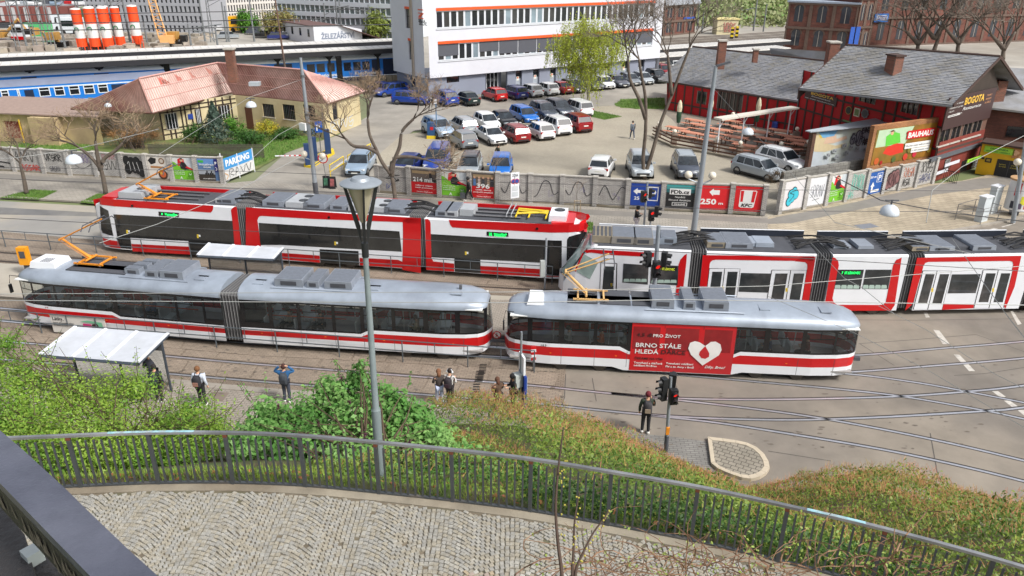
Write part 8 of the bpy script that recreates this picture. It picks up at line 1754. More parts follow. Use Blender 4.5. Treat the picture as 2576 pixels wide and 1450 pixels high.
for lab,x,y,rx,h,m in(('round fresh green lime tree beside the yellow coach',632,84,3.2,5.5,m_sh2),('brownish budding tree right of the lime tree',705,96,5,6.5,leafmat('bud_brown',S(164,146,96),S(120,128,70),.2)),('yellow-green tree beside the left corner of the white office building',955,102,3.4,7,leafmat('bud_yellow_green',S(150,164,76),S(120,134,70),.3))):
 p=G(x,y);t=bush(lab,x,y,rx,h,2600,m,.5,'tree',cat='tree');MB().tube([p,p+VC((0,0,h*.6))],[.25,.12],6).bd('trunk',M_bark,t)
grass([(1560,250),(1672,246),(1674,276),(1560,272)],.01,600,.2)
lf=thing('lath_fence','dark wooden lath fence in front of the garden left of the parking board','fence',G(520,425));a,b=G(378,398),G(665,402-4)
for i in range(130):p=a.lerp(b,i/129);MB().cbox((p.x,p.y,.62),(.05,.02,1.2+.05*math.sin(i*1.7)),0).bd('lath',mat('lath_wood',S(84,80,70),.9,var=.2),lf)
for z in(.3,.95):MB().tube([a+VC((0,0,z)),b+VC((0,0,z))],.03,4).bd('rail',_M['lath_wood'],lf)
M_gal=mat('galvanised',S(158,166,174),.45,.45,var=.1,scale=1.5);M_white=T_white;M_yb=mat('barrier_yellow',S(220,190,40),.5,var=.1)
def pole(name,label,cat,base,top,r0,r1,m=None,z=PZ,n=12):
 b=G(base[0],base[1],z);F=Face(b-VC((1,0,0)),b+VC((1,0,0)));t=thing(name,label,cat,b);u,zz=F.px(*top);e=F.pt(u,zz);MB().tube([b,b.lerp(e,.3),e],[r0,r0*.93,r1],n).bd('shaft',m or M_gal,t,smooth=True,auto=40)
 return t,b,e
pA_,b,eA=pole('tram_pole','pale steel pole carrying tram wires by the car park entrance','pole',(797,502),(756,146),.17,.1);MB().tube([b+VC((0,0,.0)),b.lerp(eA,.13)],.185,12).bd('sleeve',T_greyd,pA_)
for zf_ in(.62,.88):c=b.lerp(eA,zf_);MB().tube([c-VC((0,0,.08)),c+VC((0,0,.08))],.17,10).bd('clamp',T_metal,pA_)
def globe_arm(t,F,px_,arm_from,m=None):
 u,z=F.px(*px_);c=F.pt(u,z);o=MB().tube([arm_from,c-VC((0,0,.25))],.04,6).bd('arm',M_gal,t);MB().sphere(c,.24,16,10).bd('globe',mat('globe_opal',S(226,218,200),.25,var=.04,coat=.3),t,smooth=True);return c
Fq=Face(b-VC((1,0,0)),b+VC((1,0,0)));globe_arm(pA_,Fq,(765,388),b.lerp(eA,.29));globe_arm(pA_,Fq,(811,393),b.lerp(eA,.25))
pB,b,eB=pole('tram_pole','tall steel pole with two globe lamps in front of the red posters','pole',(1742,602),(1801,166),.19,.11);Fq=Face(b-VC((1,0,0)),b+VC((1,0,0)))
globe_arm(pB,Fq,(1732,440),b.lerp(eB,.34));globe_arm(pB,Fq,(1792,442),b.lerp(eB,.33));MB().cbox(eB+VC((.4,0,.1)),(.8,.25,.1),0,0,-.3).bd('floodlight',T_greyd,pB)
pC_,b,eC=pole('lattice_mast','thin rusty mast in front of the house roof','mast',(738,318),(691,-10),.13,.06,mat('rust_mast',S(118,84,66),.9,var=.3,scale=1.5,col2=S(90,80,74)),0)
for k in range(14):c=b.lerp(eC,.15+.06*k);MB().tube([c-VC((.25,0,0)),c+VC((.25,0,0))],.015,4).bd('step_bar',_M['rust_mast'],pC_)
pE_,b,eE=pole('street_pole','steel pole with globe lamp above the round poster column at the right edge','pole',(2548,560),(2590,300),.15,.1);Fq=Face(b-VC((1,0,0)),b+VC((1,0,0)));globe_arm(pE_,Fq,(2560,408),b.lerp(eE,.4))
def signal(t,c,yaw,n=2,lit=0,s=1.,m=None):
 M=Matrix.Translation(c)@Matrix.Rotation(yaw,4,'Z');hd=MB(M);hd.box((-.15*s,-.12*s,-.17*n*s),(.15*s,.12*s,.17*n*s));o=hd.bd('signal_head',mat('signal_black',S(34,35,37),.5,var=.1),t)
 mb=MB(M);mb.box((-.24*s,.1*s,-.19*n*s),(.24*s,.13*s,.19*n*s)) if n>2 else None
 for i in range(n):
  z=(n-1-2*i)*.165*s;mb2=MB(M);mb2.tube([(0,-.12*s,z),(0,-.135*s,z)],.105*s,14);mb2.bd('lens',mat('lens_red_lit',S(230,30,24),.3,var=0,emit=(S(255,40,30),.6)) if i==lit else mat('lens_off',S(30,34,34),.2),o)
  v=MB(M);rs=[[(.12*s*math.cos(a),-.12*s-dd,z+.12*s*math.sin(a)) for a in[R(q) for q in range(-20,201,20)]] for dd in(0,.2*s)];v.rings(rs,False,(False,False));v.bd('visor',_M['signal_black'],o)
tl,b,e=pole('traffic_light','near traffic light with a red figure and side-facing three-lamp head, in front of the island','traffic light',(1675,1136),(1688,948),.07,.055,M_gal,.01)
MB().tube([b,b.lerp(e,.22)],.08,10).bd('sleeve',T_greyd,tl);MB().cbox(b.lerp(e,.3)+VC((0,-.06,0)),(.12,.1,.3)).bd('push_button',mat('button_orange',S(224,140,40),.5),tl)
signal(tl,b.lerp(e,.78)+VC((.1,-.18,.0)),.1,2,0,.85);signal(tl,b.lerp(e,.83)+VC((-.24,-.02,.05)),-1.2,3,9,.85);signal(tl,b.lerp(e,.93)+VC((.08,.08,.0)),2.8,2,9,.85)
tl2,b,e=pole('traffic_light','tall traffic light pole with winged black heads rising in front of the white tram','traffic light',(1640,800),(1657,568),.12,.1,M_gal,.01)
signal(tl2,b.lerp(e,.56)+VC((0,-.2,0)),.1,2,0,1.2);signal(tl2,b.lerp(e,.62)+VC((.4,.1,.1)),1.2,2,9,1.1);signal(tl2,b.lerp(e,.62)+VC((-.4,.1,.1)),-1.2,2,9,1.1)
tl3,b,e=pole('traffic_light','slim traffic light on the far pavement in front of the blue parking banner','traffic light',(1618,590),(1629,458),.07,.06)
signal(tl3,b.lerp(e,.74)+VC((-.2,-.15,0)),.3,2,0,1.05);signal(tl3,b.lerp(e,.78)+VC((.25,.1,0)),1.4,2,9,.9)
tl4,b,e=pole('traffic_light','short traffic light with red lamp next to the slim one at the kerb','traffic light',(1634,596),(1638,530),.06,.06)
signal(tl4,b.lerp(e,.8)+VC((0,-.15,.1)),.1,2,0,1.1);signal(tl4,b.lerp(e,.9)+VC((.35,.05,.1)),1.2,2,9,1.)
M_wire=mat('wire_dark',S(70,70,72),.6,.3,var=.05);M_wirel=mat('wire_light',S(150,152,150),.6,.2,var=.05)
def wire(label,pts,m=None,r=.014,sag=.0,name='overhead_wire'):
 P=[G(x,y,z) for x,y,z in pts];Q=[]
 for a,b in zip(P,P[1:]):
  for i in range(8):t=i/8;Q.append(a.lerp(b,t)-VC((0,0,sag*4*t*(1-t))))
 Q.append(P[-1]);t=thing(name,label,'wire',P[0]);MB().tube(Q,r,4).bd('wire',m or M_wire,t);return t
HW=5.6
for lab,pts,m,r in(('grey contact wire running level across the windows of the front trams, lower of the pair',[(-200,755,HW),(644,760,HW),(1288,762,HW),(1700,754,HW),(2700,770,HW)],M_wirel,.016),('grey contact wire running across the roof edge of the front trams, upper of the pair',[(-200,741,HW),(644,737,HW),(1288,735,HW),(1932,720,HW),(2700,660,HW)],M_wirel,.013),('dark wire across the black windows of the long tram',[(-200,545,HW),(0,549,HW),(644,583,HW),(1288,616,HW),(1932,645,HW),(2700,690,HW)],M_wire,.014),('dark wire above the far street passing behind the lamp lantern',[(-200,446,6),(0,450,6),(644,476,6),(1000,492,6),(1288,505,6),(1932,531,6),(2700,534,6)],M_wire,.013),('upper dark wire crossing the poster wall',[(-200,418,6.5),(644,432,6.5),(1288,460,6.5),(1932,478,6.5),(2700,482,6.5)],M_wire,.012),('slanting span wire from the left pole past the raised pantograph down to the left tram',[(755,395,6.5),(600,478,6),(394,565,5.7),(250,612,5.6)],M_wirel,.014),('pale span wire slanting down to the right over the white tram doors',[(2040,612,6.2),(2124,700,5.7),(2170,725,5.6),(2250,790,5.4)],M_wirel,.013),('pale span wire crossing the turning tram at the right and dropping over the asphalt',[(2395,600,6.2),(2466,700,5.7),(2530,790,5.4),(2600,880,5.2)],M_wirel,.016),('thin wire from the short tram roof slanting over the junction to the right',[(1930,745,5.4),(2150,838,5.2),(2340,935,5),(2600,1090,4.8)],M_wirel,.01),('long thin wire dropping from the turning tram over the lane dashes',[(2210,770,5.6),(2330,830,5.4),(2500,940,5),(2600,990,5)],M_wirel,.01),('stay wire from the tall pole down to the end of the poster wall',[(1786,212,8),(1880,318,7.5),(1960,400,7),(2100,560,6.5),(2450,640,6)],M_wirel,.013),('span wire over the right pavement holding the hanging lamp',[(2100,445,7.5),(2215,504,7.2),(2380,535,7),(2600,560,7)],M_wire,.02),('stay wire rising across the yellow shop at the right',[(2330,560,7),(2345,480,7.2),(2420,420,7.6),(2600,330,8.5)],M_wirel,.016),('wire carrying the small lamp in front of the timber wing',[(390,395,7),(628,245,8),(760,200,8.5)],M_wirel,.013),('span wire holding the white hanging lamp before the graffiti wall',[(-100,410,7),(60,395,7.1),(186,377,7.2),(300,350,7.6),(400,325,8)],M_wirel,.016),('thin wire from the pale pole down across the garden',[(755,310,7),(700,340,6.6),(600,430,5.5),(560,470,5)],M_wirel,.012)):wire(lab,pts,m,r)
def hang_lamp(label,px_,z,r):
 p=G(px_[0],px_[1],z);t=thing('hanging_lamp',label,'hanging lamp',p);mb=MB();mb.lathe(p,[(r*.98,-.12*r),(r,0),(r*.93,.36*r),(r*.72,.68*r),(r*.4,.9*r),(.05,.98*r)],20);mb.bd('lamp_shade',mat('lamp_dome',S(206,214,222),.35,.1,var=.05,coat=.3),t,smooth=True);MB().tube([p+VC((0,0,r)),p+VC((0,0,r*1.5))],.04,6).bd('hanger',T_greyd,t);MB().tube([p+VC((-.3,0,r*1.45)),p+VC((.3,0,r*1.45))],.03,5).bd('wire_clamp',T_greyd,t)
hang_lamp('white domed lamp hanging before the graffiti wall at the left',(186,408),6.2,.42);hang_lamp('small white domed lamp hanging before the timber-framed wing',(632,268),6.6,.37);hang_lamp('white domed lamp hanging over the terrace by the tall pole',(1881,336),6.3,.37);hang_lamp('large white domed lamp hanging over the right pavement',(2237,537),6.0,.42);hang_lamp('little white lamp hanging before the creeper',(272,268),6.2,.25)
def shelter(label,quad,z,ribs,base_dy):
 P=[G(x,y,z) for x,y in quad];c=sum(P,VC())/4;t=thing('tram_shelter',label,'shelter',(c.x,c.y,.14));MB().slab(P,-.1).bd('roof',mat('shelter_roof',S(192,196,203),.5,var=.12,scale=1.5,bump=.05,col2=S(184,188,192),split=.6),t)
 for i in range(ribs):f=i/(ribs-1);a,b=P[0].lerp(P[1],f),P[3].lerp(P[2],f);d=(P[1]-P[0]).normalized()*.06;MB().slab([a-d,a+d,b+d,b-d],.035).bd('roof_rib',T_white,t)
 for a,b in((P[0],P[1]),(P[1],P[2]),(P[2],P[3]),(P[3],P[0])):MB().tube([a-VC((0,0,.07)),b-VC((0,0,.07))],.07,4).bd('edge_beam',mat('shelter_frame',S(70,78,88),.5,.3),t)
 for a in(P[3].lerp(P[0],.25),P[2].lerp(P[1],.25),P[3].lerp(P[2],.5).lerp(P[0].lerp(P[1],.5),.25)):MB().tube([(a.x,a.y,.14),a-VC((0,0,.1))],.05,6).bd('post',_M['shelter_frame'],t)
 a,b=P[0].lerp(P[3],.75),P[1].lerp(P[2],.75);MB().slab([VC((a.x,a.y,.4)),VC((b.x,b.y,.4)),VC((b.x,b.y,2.1)),VC((a.x,a.y,2.1))],(0,.02,0)).bd('glass_wall',glass('shelter_glass',(.7,.75,.78),.5),t)
 MB().slab([VC((a.x,a.y,2.05)),VC((b.x,b.y,2.05)),VC((b.x,b.y,2.35)),VC((a.x,a.y,2.35))],(0,-.05,0)).bd('name_panel',T_greyd,t);return t
shelter('near tram shelter with a broad white roof above the left shrub',[(100,892),(347,913),(423,839),(190,822)],2.5,4,0)
shelter('middle tram shelter with a white roof behind the articulated tram',[(497,642),(686,652),(712,624),(527,612)],2.55,4,0)
def stop_rail(label,tops,z0,h,posts,name='stop_railing',end=None):
 a,b=G(*tops[0],z0+h),G(*tops[1],z0+h);t=thing(name,label,'railing',(a.x,a.y,z0));m=mat('rail_grey_blue',S(96,104,110),.5,.4,var=.1)
 for hh in(h,h*.52):MB().tube([VC((a.x,a.y,z0+hh)),VC((b.x,b.y,z0+hh))],.025,6).bd('rail',m,t)
 n=posts
 for i in range(n+1):
  p=a.lerp(b,i/n);MB().tube([(p.x,p.y,z0-.1),(p.x,p.y,z0+h)],.028,6).bd('post',m,t)
  if i<n:q=a.lerp(b,(i+.5)/n);MB().tube([(q.x,q.y,z0+h*.52),(q.x,q.y,z0+h)],.02,5).bd('bar',m,t)
 return t,a,b
stop_rail('far stop railing in front of the long red and black tram',[(-220,566),(1390,671)],.02,1.05,13)
t,a,b=stop_rail('near stop railing running beside the front trams',[(-50,777),(1345,883)],.03,1.05,9)
Fz=Face(VC((a.x,a.y,0)),VC((b.x,b.y,0)));ad=thing('advert_board','white Látky advertising board hung on the near stop railing','advert',Fz.pt(Fz.px(195,800)[0],.9));u0,z1_=Fz.px(122,791);u1,z0_=Fz.px(266,830)
MB().fbox(Fz,u0,u1,.12,z1_,-.08,-.04).bd('board',ink(S(206,202,196)),ad);b_=Bay(Fz,u0,u1,.12,z1_,ad,-.035);b_.txt('Látky,',.04,.68,.24,.2,K_,.01);b_.txt('které přinesou radost',.04,.52,.42,.08,S(90,90,90));b_.txt('do vašeho domova',.04,.38,.3,.06,S(120,120,120));b_.poly([(.56,.3),(.6,.62),(.74,.6),(.78,.3)],S(196,40,110));b_.poly([(.74,.2),(.76,.6),(.86,.66),(.92,.4),(.9,.2)],S(60,40,36));b_.poly([(.55,.72),(.7,.8),(.95,.74),(.97,.2),(.92,.3),(.86,.66)],S(110,176,140))
sp_,b,e=pole('stop_sign_post','tram stop post with white boards, seen edge-on left of the short tram','sign post',(1308,1034),(1312,835),.05,.04,M_gal,.14)
MB().cbox(b.lerp(e,.62)+VC((.05,-.05,0)),(.08,.6,.75),.3).bd('sign_board',T_white,sp_);MB().cbox(b.lerp(e,.42)+VC((-.12,-.1,0)),(.3,.3,.55),.5).bd('sign_box',mat('sign_box_grey',S(176,182,180),.5),sp_)
tb=thing('timetable_board','upright blue timetable board at the end of the near stop','notice board',G(1310,1028,.14));q=G(1310,1028,.14);MB().cbox(q+VC((.06,-.1,.95)),(.1,.85,1.55),.25).bd('board',ink(S(30,60,140)),tb);MB().cbox(q+VC((.13,-.12,1.0)),(.02,.7,1.3),.25).bd('timetable',ink(S(150,180,214)),tb)
hz=thing('hazard_marker','small red and white striped marker post beside the short tram','marker',G(1341,934));q=G(1341,934);MB().tube([q,q+VC((0,0,.7))],.035,6).bd('post',T_metal,hz)
for i in range(5):MB().cbox(q+VC((0,0,.62+i*.13)),(.22,.04,.13),.2).bd('stripe',T_red if i%2==0 else T_white,hz)
ln_,b,e=pole('sign_pole','thin grey pole with small signs at the end of the far railing','sign pole',(1370,728),(1374,599),.045,.04,M_gal,.02);MB().cbox(b.lerp(e,.42)+VC((-.15,-.05,0)),(.25,.2,.9),.2).bd('sign_box',_M['sign_box_grey'],ln_)
tm=thing('ticket_machine','orange ticket machine on the middle stop behind the left tram','ticket machine',G(73,690,.14));q=G(73,690,.14);MB().cbox(q+VC((0,0,1.1)),(.5,.35,1.0)).bd('case',mat('machine_orange',S(226,150,20),.5,var=.05),tm);MB().cbox(q+VC((0,0,.35)),(.2,.2,.7)).bd('stand',T_greyd,tm);MB().cbox(q+VC((.02,-.18,1.2)),(.3,.02,.4)).bd('display',T_greyd,tm)
zs_,b,e=pole('zone_sign','tall white ZÓNA parking zone sign on the pavement','sign',(1288,520),(1296,438),.035,.035,M_gal)
Fz=Face(e-VC((1,.45,0)),e+VC((1,.45,0)));Fz.A.z=0;L=Fz.L/2;MB().fbox(Fz,L-.32,L+.32,e.z-1.75,e.z+.1,-.05,.0).bd('board',T_white,zs_);b_=Bay(Fz,L-.32,L+.32,e.z-1.75,e.z+.1,zs_,.004);b_.txt('ZÓNA',.15,.84,.85,.1,K_,.02);b_.disc(.3,.66,.1,S(190,30,36));b_.disc(.3,.66,.075,S(40,70,150));b_.disc(.7,.66,.1,S(190,30,36));b_.disc(.7,.66,.075,S(40,70,150));b_.rect(.15,.85,.3,.48,S(190,196,200));b_.rect(.15,.85,.08,.25,S(190,196,200))
for i,(x,y,c_,lab) in enumerate(((822,472,S(60,110,84),'folding pavement board with green lettering beside the pale pole'),(838,474,S(150,84,84),'folding pavement board with a red and white picture, right of the other one'))):
 t=thing('sandwich_board',lab,'pavement sign',G(x,y,PZ));q=G(x,y,PZ)
 for s_ in(1,-1):MB().slab([q+VC((-.24,s_*.22,0)),q+VC((.24,s_*.22,0)),q+VC((.24,s_*.03,.9)),q+VC((-.24,s_*.03,.9))],(0,.03,0)).bd('panel',ink(K_),t)
 MB().slab([q+VC((-.15,-.22,.2)),q+VC((.15,-.22,.2)),q+VC((.15,-.09,.75)),q+VC((-.15,-.09,.75))],(0,-.02,0)).bd('chalk_drawing',mat('chalk_%d'%i,c_,.8,var=.5,scale=5,col2=S(40,40,42),split=.5),t)
ei=thing('entry_island','yellow-edged barrier island with blue ticket posts at the car park entrance','barrier island',G(800,410));P=px3([(765,421),(785,424),(842,388),(838,378),(820,382),(768,412)]);MB().slab(P,.2).bd('kerb',M_yb,ei)
cI=sum(P,VC())/6;MB().slab([cI.lerp(p,.75) for p in P],.215).bd('paving',_M['edge_concrete'],ei)
for(x,y,h,w_) in((776,414,1.75,.5),(793,404,2.0,.45),(826,386,2.1,.5)):q=G(x,y,.2);MB().cbox(q+VC((0,0,h/2)),(w_,.5,h),.3).bd('ticket_post',mat('post_navy',S(34,60,100),.5),ei)
q=G(772,415,.2);mb=MB();mb.tube([q+VC((0,0,.8)),G(692,393,1.0)],.05,5);bm=mb.bd('barrier_arm',T_white,ei)
for k in range(5):a_=(q+VC((0,0,.8))).lerp(G(692,393,1.0),.15+k*.17);MB().tube([a_,a_.lerp(G(692,393,1.0),.1)],.056,5).bd('stripe',T_red,bm)
q=G(809,398,.2);MB().tube([q,q+VC((0,0,3.0))],.04,6).bd('sign_post',T_metal,ei);MB().cbox(q+VC((0,-.05,2.7)),(.62,.05,.95),.1).bd('parking_sign',ink(S(30,90,180)),ei);Fz=Face(q-VC((1,0,0)),q+VC((1,0,0)));text(Fz,'P',.82,2.6,.5,ink(W_),ei,.34,.14,.04)
pole_c=G(824,472,PZ);t,s_=disc_sign('no_entry_sign','round white sign with red rim in front of the entry barrier','sign',G(812,399,2.4),.38,VC((0,-1,0.01)),(pole_c.x,pole_c.y,PZ))
yr=thing('yellow_barrier','yellow tubular barrier rails beside the silver estate car','barrier',G(880,430))
for pts in([(832,450),(866,427),(866,450)],[(877,425),(934,393),(934,410)],[(858,462),(921,462),(921,462)]):
 a,b=G(*pts[0],0),G(*pts[1],0)
 if pts[0][1]==462:a,b=G(860,462,.6),G(921,470,.6);MB().tube([a,b],.06,6).bd('rail',M_yb,yr);continue
 MB().tube([a,a+VC((0,0,1.1)),b+VC((0,0,1.1)),b],.045,6).bd('rail',M_yb,yr);MB().tube([a+VC((0,0,.55)),b+VC((0,0,.55))],.035,6).bd('rail',M_yb,yr)
tk=thing('ticket_machine','blue parking ticket machine with a lamp pole in front of the silver-blue crossover','ticket machine',G(1094,350));q=G(1090,348);MB().cbox(q+VC((-.15,0,.9)),(.75,.6,1.3)).bd('case',ink(S(36,76,120)),tk);MB().cbox(q+VC((-.15,0,.15)),(.9,.8,.3)).bd('base',M_yb,tk);MB().tube([q+VC((.35,0,0)),q+VC((.35,0,3.4))],.05,6).bd('pole',ink(S(60,110,150)),tk);MB().cbox(q+VC((.3,0,3.5)),(.25,.2,.4)).bd('lamp',T_white,tk);MB().cbox(q+VC((-.1,-.31,1.0)),(.3,.02,.3)).bd('panel',T_red,tk)
for i,(x,y) in enumerate(((1291,331),(1304,330),(1326,333))):MB().cbox(G(x,y)+VC((0,0,.4)),(.6 if i<2 else 1.3,.5,.9)).bd('concrete_block',_M['edge_concrete'] if i==2 else ink(S(206,206,204)));tag(bpy.context.scene.collection.objects[-1] if False else bpy.data.objects['concrete_block' if i==0 else 'concrete_block.%03d'%i],('leftmost upright white block in front of the bright blue estate','second upright white block, right beside the first','wide low concrete block right of the two white ones')[i],'block')
ac_=thing('advertising_column','round poster column on a foot near the right edge','advertising column',G(2549,540,PZ));q=G(2549,540,PZ);MB().tube([q,q+VC((0,0,.45))],.3,14).bd('foot',T_greyd,ac_);MB().tube([q+VC((0,0,.45)),q+VC((0,0,2.5))],.72,28).bd('drum',ink(S(214,214,214)),ac_,smooth=True,auto=40);MB().tube([q+VC((0,0,2.5)),q+VC((0,0,2.62))],.78,28).bd('cap',mat('cap_wood',S(176,140,100),.8),ac_,auto=40)
for a0,a1,z0_,z1_,c_ in((-2.6,-2.1,1.5,2.4,S(196,40,44)),(-2.4,-2.2,2.0,2.35,S(60,40,40)),(-1.5,-.9,1.9,2.4,S(60,80,150)),(-1.9,-1.3,.9,1.5,S(214,210,60)),(-2.7,-2.2,.6,1.1,S(50,54,66)),(-2.1,-1.7,.6,1.0,S(90,80,100)),(-1.5,-1.1,.6,1.0,S(190,70,60)),(-1.4,-.8,2.2,2.45,S(200,30,40))):
 rs=[[q+VC((.728*math.cos(a),.728*math.sin(a),z)) for a in np.linspace(a0,a1,5)] for z in(z0_,z1_)];MB().rings(rs,False,(False,False)).bd('poster',ink(c_),ac_)
for lab,x,y,h,w_ in(('tall pale electrical cabinet left of the poster column',2492,535,1.9,.75),('lower grey cabinet inside the pavement railing',2466,556,1.7,.8)):
 t=thing('electrical_cabinet',lab,'cabinet',G(x,y,PZ));q=G(x,y,PZ);MB().cbox(q+VC((0,0,h/2)),(w_,.45,h),.5).bd('case',ink(S(196,204,208)),t);MB().cbox(q+VC((0,0,h+.04)),(w_+.1,.55,.08),.5).bd('top',T_white,t)
cr2=thing('pavement_railing','thin grey guard railing round the cabinets on the right pavement','railing',G(2450,560,PZ));K4=px3([(2402,553),(2465,566),(2508,556),(2446,540)],PZ)
for a,b in zip(K4,K4[1:]+K4[:1]):
 MB().tube([a,a+VC((0,0,1.1))],.025,5).bd('post',T_metal,cr2)
 for h in(.55,1.1):MB().tube([a+VC((0,0,h)),b+VC((0,0,h))],.02,5).bd('rail',T_metal,cr2)
m_tw=mat('table_orange',S(206,142,116),.7,var=.12,scale=3);m_td=mat('table_leg',S(92,62,46),.8)
def table():
 t=thing('picnic_table','x','picnic table')
 for i in range(4):MB().box((-1.1,-.36+i*.185,.72),(1.1,-.20+i*.185,.76)).bd('board',m_tw,t)
 for s_ in(1,-1):
  MB().box((-1.1,s_*.72-.14,.42),(1.1,s_*.72+.14,.46)).bd('bench',m_tw,t)
  MB().box((s_*.8-.04,-.8,.36),(s_*.8+.04,.8,.42)).bd('crossbeam',m_td,t)
  for q in(1,-1):MB().tube([(s_*.8,q*.55,0),(s_*.8,q*.25,.72)],.05,4).bd('leg',m_td,t)
 return t
tp0=table();lst=[(1760,332),(1808,344),(1865,340),(1700,340),(1735,352),(1790,362),(1850,364),(1908,350),(1960,346),(1930,368),(1985,362),(2020,384),(1980,392),(1900,310),(1960,318),(2000,372),(1745,330-10),(1835,322),(2010,330),(1870,385)]
KIDS[tp0.name]=[(c,[]) for c in bpy.data.objects if c.parent==tp0];ta=math.atan2((G(1900,350)-G(1800,340)).y,(G(1900,350)-G(1800,340)).x)-.25
rc_=[0]*4;oz=sorted(lst)
for i,q in enumerate(oz):kk=3 if q[1]>=368 else 2 if q[1]>=350 else 1 if q[1]>=330 else 0;rc_[kk]+=1;r_=dup(tp0,G(*q,.02),ta+random.gauss(0,.03),'%s orange picnic table from the left in the %s row of the terrace'%(ORD[rc_[kk]-1],('hindmost','third','second','front')[kk]),'picnic tables on the restaurant terrace')
for c,_ in KIDS[tp0.name]:bpy.data.objects.remove(c)
bpy.data.objects.remove(tp0)
for i,(x,yb,yt_) in enumerate(((1704,333,252),(1783,318,243),(1900,332,246),(1760,300,262))):
 if i==3:continue
 q=G(x,yb);F=Face(q-VC((1,0,0)),q+VC((1,0,0)));h=F.px(x+4,yt_)[1];t=thing('closed_parasol',('closed cream and green parasol nearest the big bare tree','closed cream and green parasol in the middle of the terrace front','closed cream parasol near the red wall by the barred window')[i],'parasol',q)
 MB().tube([q,q+VC((0,0,h))],.04,6).bd('pole',T_metal,t);MB().lathe(q,[(.18,h*.3),(.26,h*.5),(.2,h*.75)],9).bd('canopy',mat('canopy_green',S(36,70,50),.8),t);MB().lathe(q,[(.22,h*.62),(.26,h*.78),(.17,h*.92),(.05,h)],9).bd('canopy_top',mat('canopy_cream',S(206,200,172),.8,var=.1),t)
pg=thing('pergola','white sloping pergola beam with slim posts over the terrace','pergola',G(1900,370));a,b=G(1806,302,3.1),G(2000,273,3.1);n_=VC(((b-a).y,-(b-a).x,0)).normalized()
MB().slab([a+n_*.5,b+n_*.5,b-n_*.5,a-n_*.5],.16).bd('beam',ink(S(214,208,196)),pg)
for f in(.03,.33,.66,.95):
 p=a.lerp(b,f);MB().tube([(p.x,p.y,0),(p.x,p.y,3.1)],.06,6).bd('post',T_white,pg);MB().tube([(p.x,p.y,2.4),p+(b-a).normalized()*.6],.04,5).bd('brace',T_white,pg)
for i,(x,y) in enumerate(((1655,346),(1694,367),(1840,325-5),(1800,386),(1858,398),(2000,360),(1960,400),(2028,395))):
 q=G(x,y);t=thing('garden_lantern','white globe lantern on a brick post, %s'%('leftmost on the terrace edge','second along the terrace fence','at the middle of the terrace','on the fence behind the dark blue crossover','on the fence left of the silver estate','by the pergola end','above the silver estate roof','nearest the mural')[i],'lantern',q,0,'terrace globe lanterns');MB().box((q.x-.25,q.y-.25,0),(q.x+.25,q.y+.25,1.1)).bd('brick_post',mat('post_brick',S(126,112,100),.9,var=.2,scale=4),t);MB().sphere(q+VC((0,0,1.36)),.2,14,8).bd('globe',_M['globe_opal'],t,smooth=True)
tf=thing('terrace_fence','low brown plank fence round the terrace','fence',G(1800,390));E_=px3([(1640,348),(1690,372),(1800,392),(1860,404),(2035,402)])
for a,b in zip(E_,E_[1:]):
 for z in(.35,.7,1.0):MB().slab([a+VC((0,0,z)),b+VC((0,0,z)),b+VC((0,0,z+.14)),a+VC((0,0,z+.14))],(0,.04,0)).bd('plank',m_td,tf)
 MB().slab([a,b,b+VC((0,.3,0)),a+VC((0,.3,0))],.2).bd('plinth',_M['edge_concrete'],tf)
bn=thing('barrel','blue plastic barrel against the red wall behind the pergola','barrel',G(1947,330));MB().lathe(G(1947,330),[(.28,0),(.3,.1),(.3,.45),(.32,.48),(.3,.5),(.3,.85),(.27,.95)],14).bd('drum',ink(S(34,56,130)),bn)
m_blue=mat('train_blue',S(28,118,206),.35,var=.04,scale=.5,coat=.3);m_navy=mat('train_navy',S(32,42,66),.4,var=.05);m_cwh=mat('train_white',S(214,220,226),.4,var=.04);m_rgrey=mat('coach_roof',S(110,118,138),.6,var=.12,scale=.6)
def coach(label,p0,p1,z,body,wid=2.8,roofm=None,name='train'):
 F=Face(G(*p0,z),G(*p1,z));F.A.z=0;t=thing(name,label,'train',F.pt(F.L/2,0));MB().fbox(F,0,F.L,.9,z,-wid,0).bd('body',body,t)
 rs=[[F.pt(u,zz,o) for o,zz in((.02,z),(-.25,z+.35),(-1.0,z+.5),(-wid+1,z+.5),(-wid+.25,z+.35),(-wid,z))] for u in(0,F.L)];MB().rings(rs).bd('roof',roofm,t,auto=60);MB().fbox(F,0,F.L,.2,.9,-wid+.4,-.3).bd('undercarriage',m_navy,t);return t,F
t,F=coach('near blue passenger coach with white-framed windows behind the yellow outbuilding',(-80,226),(420,195),3.5,m_blue,roofm=m_rgrey)
MB().fbox(F,0,F.L,3.2,3.32,0,.02).bd('white_line',m_cwh,t);zb=F.px(60,259)[1];MB().fbox(F,0,F.L,.9,zb,0,.02).bd('skirt',ink(S(176,180,184)),t)
for x0,x1,y0,y1 in((-40,0,228,250),(0,26,227,249),(95,129,220,242),(134,165,218,240),(171,203,216,238),(208,240,214,236),(244,274,212,233),(41,53,225,246)):
 a,b=F.px(x0,y0),F.px(x1,y1);w_=MB().fbox(F,a[0],b[0],b[1],a[1],.0,.03).bd('window',m_cwh,t);d=.09;MB().fbox(F,a[0]+d,b[0]-d,b[1]+d,a[1]-d,.03,.04).bd('pane',m_wd,w_);MB().fbox(F,a[0]+d,b[0]-d,(a[1]+b[1])/2+.1,(a[1]+b[1])/2+.17,.04,.05).bd('bar',m_cwh,w_)
for x0,x1 in((61,84),(283,318)):a=F.px(x0,230);b=F.px(x1,230);MB().fbox(F,a[0],b[0],.95,3.1,0,.04).bd('door',m_navy,t)
a=F.px(6,263);text(F,'České dráhy',a[0],a[1],.35,ink(K_),t,F.px(47,263)[0]-a[0],.03)
